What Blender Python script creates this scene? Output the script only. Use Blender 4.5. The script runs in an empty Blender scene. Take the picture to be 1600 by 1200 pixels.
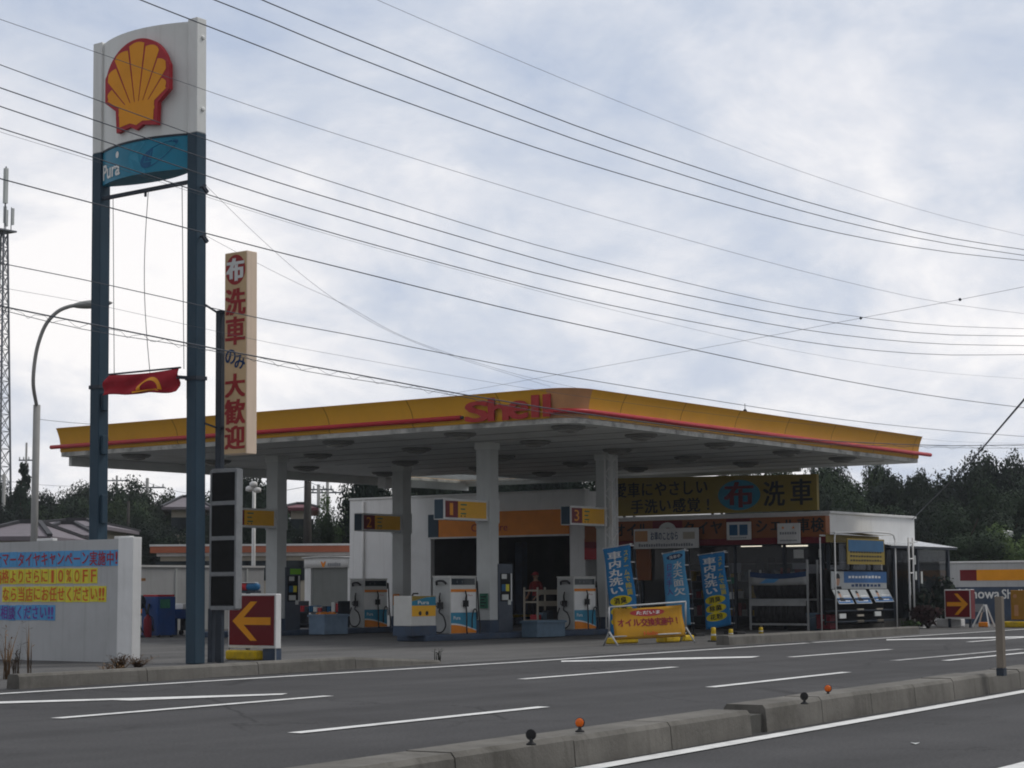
import bpy, bmesh, math, random
from mathutils import Vector, Matrix
R = math.radians
random.seed(7)
SC = bpy.context.scene
COL = SC.collection

# ------------------------------------------------------------------ camera
CAM_H = 1.1
FOC = 3000.0          # focal length in pixels of a 1600 px wide frame
MX = Matrix(((0.5928365443444287, -0.8053058515807349, -0.005226576277411122),
             (0.08278708558575541, 0.06739789494128198, -0.9942855838327842),
             (0.801056259041756, 0.5890161365933121, 0.10662485959060242)))   # rows: right, down, forward
cam = bpy.data.cameras.new('camera')
cam.sensor_width = 36.0
cam.lens = 36.0 * FOC / 1600.0
cam.clip_end = 3000
cam.clip_start = 0.1
camo = bpy.data.objects.new('camera', cam)
COL.objects.link(camo)
rt, dn, fw = MX[0], MX[1], MX[2]
rot = Matrix(((rt[0], -dn[0], -fw[0]), (rt[1], -dn[1], -fw[1]), (rt[2], -dn[2], -fw[2])))
camo.matrix_world = Matrix.Translation((0, 0, CAM_H)) @ rot.to_4x4()
SC.camera = camo
EYE = Vector((0, 0, CAM_H))

# ------------------------------------------------------------------ light
SUN_DIR = Vector((0.70, -0.38, 1.10)).normalized()
sun = bpy.data.lights.new('sun', 'SUN')
sun.energy = 1.5
sun.angle = R(14)
sun.color = (1.0, 0.96, 0.9)
suno = bpy.data.objects.new('sun', sun)
COL.objects.link(suno)
suno.rotation_euler = (-SUN_DIR).to_track_quat('-Z', 'Y').to_euler()
suno.location = (40, 0, 60)

W = bpy.data.worlds.new('World')
SC.world = W
W.use_nodes = True
nt = W.node_tree
nt.nodes.clear()
def N(tree, kind, **kw):
    n = tree.nodes.new(kind)
    for k, v in kw.items():
        setattr(n, k, v)
    return n
def math_node(tree, op, a, b=None, clamp=False):
    n = N(tree, 'ShaderNodeMath', operation=op, use_clamp=clamp)
    for i, s in enumerate((a, b)):
        if s is None: continue
        if isinstance(s, (int, float)): n.inputs[i].default_value = s
        else: tree.links.new(s, n.inputs[i])
    return n.outputs[0]
def ramp(tree, fac, stops):
    n = N(tree, 'ShaderNodeValToRGB')
    el = n.color_ramp.elements
    while len(el) < len(stops): el.new(0.5)
    for e, (p, c) in zip(el, stops):
        e.position = p
        e.color = (*c, 1) if len(c) == 3 else c
    tree.links.new(fac, n.inputs[0])
    return n.outputs[0]
out = N(nt, 'ShaderNodeOutputWorld')
bg = N(nt, 'ShaderNodeBackground')
bg.inputs['Strength'].default_value = 0.1
sky = N(nt, 'ShaderNodeTexSky', sky_type='NISHITA', sun_disc=False)
sky.sun_elevation = math.asin(SUN_DIR.z)
sky.sun_rotation = math.atan2(SUN_DIR.x, SUN_DIR.y)
sky.air_density = 1.0
sky.dust_density = 2.0
tc = N(nt, 'ShaderNodeTexCoord')
sep = N(nt, 'ShaderNodeSeparateXYZ')
nt.links.new(tc.outputs['Generated'], sep.inputs[0])
zz = math_node(nt, 'ADD', math_node(nt, 'MAXIMUM', sep.outputs[2], 0.0), 0.42)
cx = math_node(nt, 'DIVIDE', sep.outputs[0], zz)
cy = math_node(nt, 'DIVIDE', sep.outputs[1], zz)
comb = N(nt, 'ShaderNodeCombineXYZ')
nt.links.new(cx, comb.inputs[0]); nt.links.new(cy, comb.inputs[1])
def noise(tree, vec, scale, detail=6, rough=0.55, dist=0.0, loc=None):
    if loc:
        mp = N(tree, 'ShaderNodeMapping')
        mp.inputs['Location'].default_value = loc
        tree.links.new(vec, mp.inputs[0]); vec = mp.outputs[0]
    n = N(tree, 'ShaderNodeTexNoise')
    n.inputs['Scale'].default_value = scale
    n.inputs['Detail'].default_value = detail
    n.inputs['Roughness'].default_value = rough
    n.inputs['Distortion'].default_value = dist
    tree.links.new(vec, n.inputs['Vector'])
    return n.outputs['Fac']
big = noise(nt, comb.outputs[0], 2.3, 6, 0.52, 0.35, (9.491413573770961, 13.149450053145106, 0))
fine = noise(nt, comb.outputs[0], 4.5, 9, 0.62, 0.25, (13.328209422496762, 2.8520070585073554, 1))
mixn = math_node(nt, 'ADD', math_node(nt, 'MULTIPLY', big, 0.56), math_node(nt, 'MULTIPLY', fine, 0.44))
cloud = ramp(nt, mixn, [(0.37, (4.3, 4.95, 6.2)), (0.445, (5.5, 5.95, 6.8)), (0.51, (7.0, 7.15, 7.6)), (0.575, (8.6, 8.5, 8.55))])
# the layer of cloud thins in a few places and lets the blue through
gap = noise(nt, comb.outputs[0], 1.25, 7, 0.6, 0.5, (9.0, 3.1, 0))
gapf = ramp(nt, gap, [(0.60, (1, 1, 1)), (0.70, (0.55, 0.55, 0.55))])
# bright near the horizon where the layer is seen edge on
hz = ramp(nt, sep.outputs[2], [(0.0, (1.0, 1.0, 1.0)), (0.14, (1.02, 1.01, 1.0)), (0.34, (0.93, 0.94, 0.96)), (1.0, (1.15, 1.15, 1.15))])
mulc = N(nt, 'ShaderNodeMixRGB', blend_type='MULTIPLY')
mulc.inputs[0].default_value = 1.0
nt.links.new(cloud, mulc.inputs[1]); nt.links.new(hz, mulc.inputs[2])
mixs = N(nt, 'ShaderNodeMixRGB')
nt.links.new(gapf, mixs.inputs[0]); nt.links.new(sky.outputs[0], mixs.inputs[1]); nt.links.new(mulc.outputs[0], mixs.inputs[2])
# the cloud is thinner, and so brighter, on the side of the hidden sun and heavier on the far side
vdir = N(nt, 'ShaderNodeVectorMath', operation='DOT_PRODUCT')
nt.links.new(tc.outputs['Generated'], vdir.inputs[0]); vdir.inputs[1].default_value = Vector((0.90, 0.42, 0.12)).normalized()
side = ramp(nt, math_node(nt, 'ADD', math_node(nt, 'MULTIPLY', vdir.outputs['Value'], 0.5), 0.5), [(0.0, (0.62,)*3), (0.45, (0.78,)*3), (0.78, (1.08,)*3), (1.0, (1.2,)*3)])
muls = N(nt, 'ShaderNodeMixRGB', blend_type='MULTIPLY'); muls.inputs[0].default_value = 1.0
nt.links.new(mixs.outputs[0], muls.inputs[1]); nt.links.new(side, muls.inputs[2])
nt.links.new(muls.outputs[0], bg.inputs['Color'])
nt.links.new(bg.outputs[0], out.inputs['Surface'])

SC.view_settings.view_transform = 'Standard'
SC.view_settings.look = 'None'
SC.view_settings.exposure = 0.0
SC.view_settings.gamma = 1.0
SC.view_settings.use_curve_mapping = False
SC.cycles.filter_width = 1.9
SC.cycles.max_bounces = 8
SC.cycles.transparent_max_bounces = 16

# ------------------------------------------------------------------ finding places
def ray(px, py):
    return MX.transposed() @ Vector(((px - 800) / FOC, (py - 600) / FOC, 1))
def gp(px, py, z=0.0):
    d = ray(px, py); return EYE + d * ((z - CAM_H) / d.z)
def onx(px, py, X):
    d = ray(px, py); return EYE + d * (X / d.x)
def ony(px, py, Y):
    d = ray(px, py); return EYE + d * (Y / d.y)
def at(px, py, D):
    return EYE + ray(px, py) * D
VX, VY, VZ = Vector((1, 0, 0)), Vector((0, 1, 0)), Vector((0, 0, 1))

# ------------------------------------------------------------------ mesh builder
WORLD_AT = {}
class MB:
    def __init__(s):
        s.v = []; s.f = []; s.m = []; s.sm = []
    def add(s, vs, fs, mi=0, smooth=False):
        b = len(s.v)
        s.v += [Vector(p) for p in vs]
        for f in fs:
            s.f.append([i + b for i in f]); s.m.append(mi); s.sm.append(smooth)
        return s
    def box(s, x0, x1, y0, y1, z0, z1, mi=0):
        x0, x1 = min(x0, x1), max(x0, x1); y0, y1 = min(y0, y1), max(y0, y1); z0, z1 = min(z0, z1), max(z0, z1)
        vs = [(x0,y0,z0),(x1,y0,z0),(x1,y1,z0),(x0,y1,z0),(x0,y0,z1),(x1,y0,z1),(x1,y1,z1),(x0,y1,z1)]
        return s.add(vs, [(3,2,1,0),(4,5,6,7),(0,1,5,4),(1,2,6,5),(2,3,7,6),(3,0,4,7)], mi)
    def obox(s, c, ax, ay, az, mi=0):          # centre and three half-axis vectors
        c = Vector(c); ax, ay, az = Vector(ax), Vector(ay), Vector(az)
        vs = [c + ax*i + ay*j + az*k for k in (-1, 1) for (i, j) in ((-1,-1),(1,-1),(1,1),(-1,1))]
        return s.add(vs, [(3,2,1,0),(4,5,6,7),(0,1,5,4),(1,2,6,5),(2,3,7,6),(3,0,4,7)], mi)
    def bar(s, a, b, w, h=None, up=VZ, mi=0):  # rectangular bar from a to b
        a, b = Vector(a), Vector(b); h = h or w
        d = (b - a); L = d.length; d.normalize()
        if abs(d.dot(up)) > 0.98: up = VX
        sd = d.cross(up).normalized(); u2 = sd.cross(d)
        return s.obox((a + b) / 2, d * L / 2, sd * w / 2, u2 * h / 2, mi)
    def tube(s, pts, r, n=8, mi=0, caps=True):
        pts = [Vector(p) for p in pts]
        rs = r if isinstance(r, (list, tuple)) else [r] * len(pts)
        vs = []; fs = []
        prev = None
        for i, p in enumerate(pts):
            d = (pts[min(i+1, len(pts)-1)] - pts[max(i-1, 0)]).normalized()
            if prev is None:
                ref = VZ if abs(d.z) < 0.9 else VX
                u = d.cross(ref).normalized()
            else:
                u = (prev - d * prev.dot(d)).normalized()
            prev = u; w = d.cross(u)
            for k in range(n):
                a = 2 * math.pi * k / n
                vs.append(p + (u * math.cos(a) + w * math.sin(a)) * rs[i])
        for i in range(len(pts) - 1):
            for k in range(n):
                k2 = (k + 1) % n
                fs.append((i*n+k, i*n+k2, (i+1)*n+k2, (i+1)*n+k))
        s.add(vs, fs, mi, True)
        if caps:
            b = len(s.v) - len(vs)
            s.f.append([b + k for k in range(n)][::-1]); s.m.append(mi); s.sm.append(False)
            e = b + (len(pts)-1)*n
            s.f.append([e + k for k in range(n)]); s.m.append(mi); s.sm.append(False)
        return s
    def lathe(s, c, prof, n=20, axis=VZ, mi=0):
        c = Vector(c); axis = Vector(axis).normalized()
        ref = VX if abs(axis.x) < 0.9 else VY
        u = axis.cross(ref).normalized(); w = axis.cross(u)
        vs = []; fs = []
        for (r, h) in prof:
            for k in range(n):
                a = 2*math.pi*k/n
                vs.append(c + axis*h + (u*math.cos(a) + w*math.sin(a))*max(r, 0.0005))
        for i in range(len(prof)-1):
            for k in range(n):
                k2 = (k+1) % n
                fs.append((i*n+k, i*n+k2, (i+1)*n+k2, (i+1)*n+k))
        fs.append(tuple(range(n))[::-1]); fs.append(tuple((len(prof)-1)*n + k for k in range(n)))
        return s.add(vs, fs, mi, True)
    def poly(s, pts2, fr, d0=0.0, d1=None, mi=0):   # flat polygon in a frame, with a thickness when d1 is given
        P, r, u = fr; n = r.cross(u)
        if d1 is None:
            return s.add([P + r*x + u*y + n*d0 for x, y in pts2], [tuple(range(len(pts2)))], mi)
        k = len(pts2)
        vs = [P + r*x + u*y + n*d for d in (d0, d1) for x, y in pts2]
        fs = [tuple(range(k))[::-1], tuple(range(k, 2*k))] + [(i, (i+1) % k, k+(i+1) % k, k+i) for i in range(k)]
        return s.add(vs, fs, mi)
    def grid(s, fn, nu, nv, mi=0, smooth=True):
        vs = [fn(i/nu, j/nv) for j in range(nv+1) for i in range(nu+1)]
        fs = [(j*(nu+1)+i, j*(nu+1)+i+1, (j+1)*(nu+1)+i+1, (j+1)*(nu+1)+i) for j in range(nv) for i in range(nu)]
        return s.add(vs, fs, mi, smooth)
    def build(s, name, mats, parent=None, base=None, bevel=0.0, flip=True, solid=0.0):
        if parent is not None: base = WORLD_AT[parent]
        elif base is None:
            xs = [p.x for p in s.v]; ys = [p.y for p in s.v]; zs = [p.z for p in s.v]
            base = Vector(((min(xs)+max(xs))/2, (min(ys)+max(ys))/2, min(zs)))
        base = Vector(base)
        me = bpy.data.meshes.new(name)
        me.from_pydata([p - base for p in s.v], [], s.f)
        for mm in (mats if isinstance(mats, (list, tuple)) else [mats]): me.materials.append(mm)
        me.polygons.foreach_set('material_index', s.m)
        me.polygons.foreach_set('use_smooth', s.sm)
        if flip and len(s.f) < 4000:
            bm = bmesh.new(); bm.from_mesh(me)
            bmesh.ops.recalc_face_normals(bm, faces=bm.faces)
            bm.to_mesh(me); bm.free()
        me.update()
        o = bpy.data.objects.new(name, me)
        COL.objects.link(o)
        if parent is not None: o.parent = parent
        else: o.location = base
        WORLD_AT[o] = base
        if bevel:
            md = o.modifiers.new('bevel', 'BEVEL'); md.width = bevel; md.segments = 2
            md.limit_method = 'ANGLE'; md.angle_limit = R(40)
        if solid:
            md = o.modifiers.new('solid', 'SOLIDIFY'); md.thickness = solid
        return o
def thing(name, loc, label, cat, group=None):
    o = bpy.data.objects.new(name, None)
    COL.objects.link(o)
    o.location = loc; o.empty_display_size = 0.2
    WORLD_AT[o] = Vector(loc)
    return tag(o, label, cat, group)
def tag(o, label=None, cat=None, group=None, kind=None):
    if label: o['label'] = label
    if cat: o['category'] = cat
    if group: o['group'] = group
    if kind: o['kind'] = kind
    return o
def kids(o): return [c for c in COL.objects if c.parent == o]
def dup(o, delta, label=None, parent=None):
    c = o.copy(); COL.objects.link(c)
    if parent is None:
        c.location = o.location + Vector(delta)
        if label: c['label'] = label
    else: c.parent = parent
    WORLD_AT[c] = WORLD_AT[o] + Vector(delta)
    for k in kids(o): dup(k, delta, None, c)
    return c

# ------------------------------------------------------------------ lettering
_gl = {}
def shifts(bold):
    b = bold*0.9
    return [(0, 0)] if b < .004 else [(0, 0), (b, b*.5), (-b, b*.5), (-b, -b*.5), (b, -b*.5)]
def glyph(body, bold=0.0):
    key = body; bold = 0.0
    if key not in _gl:
        c = bpy.data.curves.new('lettering', 'FONT'); c.body = body; c.offset = bold; c.resolution_u = 3
        o = bpy.data.objects.new('lettering', c); COL.objects.link(o)
        bpy.context.view_layer.update()
        me = bpy.data.meshes.new_from_object(o.evaluated_get(bpy.context.evaluated_depsgraph_get()))
        _gl[key] = ([tuple(v.co[:2]) for v in me.vertices], [tuple(p.vertices) for p in me.polygons])
        bpy.data.objects.remove(o); bpy.data.curves.remove(c); bpy.data.meshes.remove(me)
    return _gl[key]
def put_text(mb, body, fr, x, y, w, h, d=0.004, bold=0.0, mi=0, slant=0.0, fn=None):
    """lettering whose bounding box fills x..x+w, y..y+h of a frame"""
    vs, fs = glyph(body, bold)
    if not vs: return
    xs = [p[0] for p in vs]; ys = [p[1] for p in vs]
    sx = w / max(max(xs)-min(xs), 1e-4); sy = h / max(max(ys)-min(ys), 1e-4)
    P, r, u = fr; n = r.cross(u)
    for q, (da, db) in enumerate(shifts(bold)):
        o = []
        for a, b in vs:
            yy = (b + db - min(ys)) * sy; xx = (a + da - min(xs)) * sx + yy * slant
            dq = d + q*.0006
            o.append(fn(x+xx, y+yy, dq) if fn else P + r*(x+xx) + u*(y+yy) + n*dq)
        mb.add(o, fs, mi)
def put_char(mb, ch, fr, x, y, w, h, d=0.004, bold=0.02, mi=0, fn=None):
    """one full-width character in the cell x..x+w, y..y+h"""
    vs, fs = glyph(ch, bold)
    P, r, u = fr; n = r.cross(u)
    xs = [p[0] for p in vs]; ys = [p[1] for p in vs]
    mx, my = (min(xs)+max(xs))/2, (min(ys)+max(ys))/2
    mx = mx * 0.5 + 0.25 if max(xs) > 0.75 else mx
    for q, (da, db) in enumerate(shifts(bold)):
        o = []
        for a, b in vs:
            xx = x + w/2 + (a+da-mx)*w; yy = y + h/2 + (b+db-my)*h
            dq = d + q*.0006
            o.append(fn(xx, yy, dq) if fn else P + r*xx + u*yy + n*dq)
        mb.add(o, fs, mi)
def ellipse(cx, cy, a, b, n=28): return [(cx + a*math.cos(2*math.pi*i/n), cy + b*math.sin(2*math.pi*i/n)) for i in range(n)]
def rect(x0, y0, x1, y1): return [(x0,y0),(x1,y0),(x1,y1),(x0,y1)]

# ------------------------------------------------------------------ materials
def mat(name, c, rough=0.6, var=0.12, vs=3.0, metal=0.0, bump=0.0, bs=60.0, dirt=0.0, dirtc=(0.09,0.08,0.065), ds=1.2, streak=0.0, spec=0.2, emit=None, coat=0.0):
    m = bpy.data.materials.new(name); m.use_nodes = True
    t = m.node_tree; b = t.nodes['Principled BSDF']
    b.inputs['Roughness'].default_value = rough
    b.inputs['Metallic'].default_value = metal
    b.inputs['Specular IOR Level'].default_value = spec
    if coat: b.inputs['Coat Weight'].default_value = coat
    tcn = N(t, 'ShaderNodeTexCoord'); ob = tcn.outputs['Object']
    n1 = noise(t, ob, vs, 6, 0.6)
    lo = tuple(max(0, x*(1-var)) for x in c); hi = tuple(min(1, x*(1+var)) for x in c)
    colr = ramp(t, n1, [(0.3, lo), (0.7, hi)])
    if dirt:
        n2 = noise(t, ob, ds, 8, 0.68, 0.35, (3, 5, 1))
        f = ramp(t, n2, [(0.48, (0,0,0)), (0.75, (dirt,)*3)])
        mx = N(t, 'ShaderNodeMixRGB'); mx.inputs[2].default_value = (*dirtc, 1)
        t.links.new(f, mx.inputs[0]); t.links.new(colr, mx.inputs[1]); colr = mx.outputs[0]
    if streak:
        mp = N(t, 'ShaderNodeMapping'); mp.inputs['Scale'].default_value = (7, 7, 0.35)
        t.links.new(ob, mp.inputs[0])
        n3 = noise(t, mp.outputs[0], 1.6, 5, 0.6)
        f = ramp(t, n3, [(0.52, (0,0,0)), (0.78, (streak,)*3)])
        mx = N(t, 'ShaderNodeMixRGB'); mx.inputs[2].default_value = (*dirtc, 1)
        t.links.new(f, mx.inputs[0]); t.links.new(colr, mx.inputs[1]); colr = mx.outputs[0]
    t.links.new(colr, b.inputs['Base Color'])
    nr = noise(t, ob, vs*2.3, 4)
    rr = N(t, 'ShaderNodeMapRange'); rr.inputs['To Min'].default_value = max(0.02, rough-0.1); rr.inputs['To Max'].default_value = min(1, rough+0.12)
    t.links.new(nr, rr.inputs['Value']); t.links.new(rr.outputs[0], b.inputs['Roughness'])
    if bump:
        nb = noise(t, ob, bs, 4, 0.6)
        bn = N(t, 'ShaderNodeBump'); bn.inputs['Strength'].default_value = bump; bn.inputs['Distance'].default_value = 0.01
        t.links.new(nb, bn.inputs['Height']); t.links.new(bn.outputs[0], b.inputs['Normal'])
    if emit:
        b.inputs['Emission Color'].default_value = (*emit[0], 1); b.inputs['Emission Strength'].default_value = emit[1]
    return m
def asphalt(name, c, crack=0.0):
    m = mat(name, c, 0.9, 0.16, 0.5, bump=0.35, bs=90, dirt=0.45, dirtc=(c[0]*0.62, c[1]*0.62, c[2]*0.63), ds=0.22, spec=0.25)
    t = m.node_tree; b = t.nodes['Principled BSDF']
    src = b.inputs['Base Color'].links[0].from_socket
    tcn = N(t, 'ShaderNodeTexCoord')
    g = noise(t, tcn.outputs['Object'], 38.0, 3, 0.7)
    gr = ramp(t, g, [(0.35, (0.72,)*3), (0.65, (1.28,)*3)])
    mp = N(t, 'ShaderNodeMapping'); mp.inputs['Rotation'].default_value = (0, 0, -R(5.2)); mp.inputs['Scale'].default_value = (0.03, 0.9, 1)
    t.links.new(tcn.outputs['Object'], mp.inputs[0])
    tr = noise(t, mp.outputs[0], 1.0, 4, 0.5)
    tr = ramp(t, tr, [(0.35, (0.78,)*3), (0.62, (1.12,)*3)])
    # a net of fine cracks where the surface is worn, and old oil drips
    vo = N(t, 'ShaderNodeTexVoronoi', feature='DISTANCE_TO_EDGE'); vo.inputs['Scale'].default_value = 0.42
    wv = noise(t, tcn.outputs['Object'], 2.2, 4, 0.6)
    av = N(t, 'ShaderNodeVectorMath', operation='ADD'); cv = N(t, 'ShaderNodeCombineXYZ'); t.links.new(wv, cv.inputs[0]); t.links.new(wv, cv.inputs[1])
    t.links.new(tcn.outputs['Object'], av.inputs[0]); t.links.new(cv.outputs[0], av.inputs[1]); t.links.new(av.outputs[0], vo.inputs['Vector'])
    ck = ramp(t, vo.outputs['Distance'], [(0.0, (0.45,)*3), (0.012, (1.0,)*3)])
    cmask = ramp(t, noise(t, tcn.outputs['Object'], 0.16, 3, 0.5, 0, (7, 2, 0)), [(0.44, (0,)*3), (0.54, (1,)*3)])
    ckm = N(t, 'ShaderNodeMixRGB'); ckm.inputs[1].default_value = (1, 1, 1, 1); t.links.new(cmask, ckm.inputs[0]); t.links.new(ck, ckm.inputs[2])
    oil = ramp(t, noise(t, tcn.outputs['Object'], 1.3, 5, 0.7, 0.4, (2, 9, 0)), [(0.60, (1.0,)*3), (0.74, (0.66,)*3)])
    for s in (gr, tr, ckm.outputs[0], oil):
        mx = N(t, 'ShaderNodeMixRGB', blend_type='MULTIPLY'); mx.inputs[0].default_value = 1
        t.links.new(src, mx.inputs[1]); t.links.new(s, mx.inputs[2]); src = mx.outputs[0]
    t.links.new(src, b.inputs['Base Color'])
    return m
def glass(name, c=(0.6,0.66,0.68), rough=0.03, alpha=0.35):
    m = bpy.data.materials.new(name); m.use_nodes = True
    t = m.node_tree; b = t.nodes['Principled BSDF']
    b.inputs['Base Color'].default_value = (*c, 1); b.inputs['Roughness'].default_value = rough
    b.inputs['Alpha'].default_value = alpha
    tcn = N(t, 'ShaderNodeTexCoord'); nn = noise(t, tcn.outputs['Object'], 1.2, 3)
    bn = N(t, 'ShaderNodeBump'); bn.inputs['Strength'].default_value = 0.05
    t.links.new(nn, bn.inputs['Height']); t.links.new(bn.outputs[0], b.inputs['Normal'])
    return m
def leafmat(name, c, var=0.42):
    m = bpy.data.materials.new(name); m.use_nodes = True
    t = m.node_tree; b = t.nodes['Principled BSDF']
    oi = N(t, 'ShaderNodeObjectInfo'); geo = N(t, 'ShaderNodeNewGeometry'); tcn = N(t, 'ShaderNodeTexCoord')
    n1 = noise(t, tcn.outputs['Object'], 7.0, 3, 0.5)
    s = math_node(t, 'ADD', math_node(t, 'MULTIPLY', n1, 0.8), math_node(t, 'MULTIPLY', geo.outputs['Random Per Island'], 0.2))
    s = math_node(t, 'ADD', s, math_node(t, 'MULTIPLY', math_node(t, 'SUBTRACT', oi.outputs['Random'], 0.5), 0.30))
    cc = ramp(t, s, [(0.25, (c[0]*(1-var), c[1]*(1-var), c[2]*(1-var*0.8))), (0.5, c), (0.8, (c[0]*(1+var*1.6), c[1]*(1+var*1.2), c[2]*(1+var*0.4)))])
    t.links.new(cc, b.inputs['Base Color'])
    b.inputs['Roughness'].default_value = 0.85; b.inputs['Specular IOR Level'].default_value = 0.08
    # leaves are shaded partly by the form of the crown they belong to
    sub = N(t, 'ShaderNodeVectorMath', operation='SUBTRACT'); sub.inputs[1].default_value = (0, 0, 0.25)
    t.links.new(tcn.outputs['Object'], sub.inputs[0])
    vt = N(t, 'ShaderNodeVectorTransform', vector_type='NORMAL', convert_from='OBJECT', convert_to='WORLD'); t.links.new(sub.outputs[0], vt.inputs[0])
    nm = N(t, 'ShaderNodeVectorMath', operation='NORMALIZE'); t.links.new(vt.outputs[0], nm.inputs[0])
    sc1 = N(t, 'ShaderNodeVectorMath', operation='SCALE'); sc1.inputs['Scale'].default_value = 0.9; t.links.new(nm.outputs[0], sc1.inputs[0])
    ad = N(t, 'ShaderNodeVectorMath', operation='ADD'); t.links.new(sc1.outputs[0], ad.inputs[0]); t.links.new(geo.outputs['Normal'], ad.inputs[1])
    n2 = N(t, 'ShaderNodeVectorMath', operation='NORMALIZE'); t.links.new(ad.outputs[0], n2.inputs[0]); t.links.new(n2.outputs[0], b.inputs['Normal'])
    return m

M = {}
M['road'] = asphalt('road asphalt', (0.055, 0.054, 0.055))
M['yard'] = asphalt('forecourt paving', (0.100, 0.098, 0.095))
M['soil'] = mat('ground soil', (0.06, 0.065, 0.035), 0.95, 0.4, 0.3, bump=0.5, bs=8)
M['paint'] = mat('road paint', (0.72, 0.72, 0.70), 0.7, 0.10, 2.0, dirt=0.55, dirtc=(0.2,0.2,0.2), ds=5.0)
M['paintworn'] = mat('worn road paint', (0.42, 0.42, 0.41), 0.8, 0.25, 3.0, dirt=0.9, dirtc=(0.11,0.11,0.11), ds=4.0)
M['kerb'] = mat('kerb concrete', (0.16, 0.152, 0.136), 0.9, 0.24, 1.3, bump=0.5, bs=38, dirt=0.75, dirtc=(0.075,0.07,0.06), ds=1.9, streak=0.6)
M['kerbdark'] = mat('dark concrete', (0.09, 0.088, 0.08), 0.9, 0.25, 3, bump=0.3)  # concrete in a darker tone than the kerb blocks
M['wallgrey'] = mat('grey white painted wall', (0.47, 0.48, 0.485), 0.75, 0.07, 0.8, dirt=0.3, dirtc=(0.25,0.25,0.235), ds=0.8, streak=0.4)
M['white'] = mat('white painted wall', (0.78, 0.785, 0.78), 0.75, 0.06, 0.8, dirt=0.22, dirtc=(0.33,0.33,0.31), ds=0.8, streak=0.22)
M['whitemetal'] = mat('white painted metal', (0.7, 0.7, 0.69), 0.45, 0.06, 2.0, dirt=0.25, dirtc=(0.35,0.33,0.3), ds=2.0, streak=0.2)
M['panelwhite'] = mat('sign panel white', (0.76, 0.77, 0.75), 0.5, 0.05, 1.0, dirt=0.2, dirtc=(0.42,0.41,0.37), ds=1.2, streak=0.3)
M['cream'] = mat('sign cream', (0.66, 0.47, 0.27), 0.55, 0.08, 1.5, streak=0.2, dirtc=(0.3,0.22,0.14))
M['creamside'] = mat('sign cream edge', (0.78, 0.62, 0.48), 0.55, 0.06, 1.5, streak=0.25, dirtc=(0.4,0.3,0.22))
M['pole'] = mat('grey blue pole paint', (0.030, 0.060, 0.088), 0.5, 0.10, 1.5, dirt=0.3, dirtc=(0.03,0.045,0.06), ds=2.5, streak=0.3)
M['steel'] = mat('dark steel', (0.035, 0.045, 0.06), 0.5, 0.2, 3)
M['plinth'] = mat('plinth blue grey', (0.055, 0.08, 0.125), 0.7, 0.2, 3, dirt=0.4, ds=3)
M['alu'] = mat('aluminium', (0.30, 0.31, 0.32), 0.45, 0.12, 4, metal=0.4, dirt=0.3, ds=3)
M['black'] = mat('black panel', (0.006, 0.0065, 0.007), 0.7, 0.2, 4, spec=0.2)
M['rubber'] = mat('black rubber', (0.034, 0.034, 0.035), 0.75, 0.25, 8)
M['red'] = mat('sign red', (0.42, 0.03, 0.04), 0.45, 0.10, 2, dirt=0.2, dirtc=(0.2,0.03,0.03))
M['signred'] = mat('arrow board red', (0.16, 0.008, 0.012), 0.4, 0.08, 2)
M['pipe'] = mat('red tube', (0.44, 0.032, 0.042), 0.4, 0.10, 3, streak=0.25, dirtc=(0.25,0.05,0.05))
M['redtxt'] = mat('red lettering', (0.36, 0.034, 0.034), 0.5, 0.12, 6)
M['yellow'] = mat('sign yellow', (0.80, 0.42, 0.025), 0.45, 0.08, 2)
M['emblemyellow'] = mat('emblem yellow', (0.80, 0.32, 0.014), 0.4, 0.07, 2)
M['blue'] = mat('sign blue', (0.02, 0.21, 0.33), 0.4, 0.10, 2)
M['bluelight'] = mat('sign light blue', (0.05, 0.28, 0.43), 0.4, 0.12, 2)
M['bluepale'] = mat('panel pale blue', (0.03, 0.245, 0.375), 0.4, 0.12, 2)
M['bluedark'] = mat('sign dark blue', (0.012, 0.10, 0.22), 0.4, 0.12, 2)
M['navy'] = mat('navy lettering', (0.015, 0.05, 0.14), 0.5, 0.15, 5)
M['orange'] = mat('orange panel', (0.75, 0.24, 0.02), 0.45, 0.10, 2)
M['whitetxt'] = mat('white lettering', (0.78, 0.78, 0.76), 0.5, 0.06, 4)
M['greytxt'] = mat('grey lettering', (0.22, 0.23, 0.25), 0.5, 0.1, 4)
M['darktxt'] = mat('dark lettering', (0.012, 0.016, 0.02), 0.6, 0.2, 4)
M['cardblue'] = mat('blue letter card', (0.10, 0.33, 0.62), 0.55, 0.10, 5)
M['cardyellow'] = mat('yellow letter card', (0.70, 0.62, 0.06), 0.55, 0.10, 5)
M['cardred'] = mat('card red lettering', (0.36, 0.035, 0.05), 0.6, 0.1, 6)
M['cardorange'] = mat('card orange lettering', (0.62, 0.13, 0.03), 0.6, 0.1, 6)
M['cardpurple'] = mat('card purple lettering', (0.17, 0.06, 0.32), 0.6, 0.1, 6)
M['soffit'] = mat('soffit panel', (0.66, 0.68, 0.66), 0.6, 0.08, 0.6, dirt=0.4, dirtc=(0.2,0.2,0.18), ds=0.5)
M['rim'] = mat('weathered white rim', (0.50, 0.50, 0.47), 0.7, 0.15, 2, dirt=1.0, dirtc=(0.05,0.05,0.045), ds=2.4)
M['tan'] = mat('faded tan cover', (0.50, 0.26, 0.12), 0.6, 0.12, 1.5, dirt=0.4, dirtc=(0.36,0.2,0.12), ds=1.5)
M['column'] = mat('column grey white', (0.54, 0.56, 0.55), 0.6, 0.06, 1, dirt=0.25, dirtc=(0.25,0.25,0.24), ds=1.2, streak=0.15)
M['lampgrey'] = mat('lamp housing grey', (0.20, 0.20, 0.19), 0.5, 0.15, 3)
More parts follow.
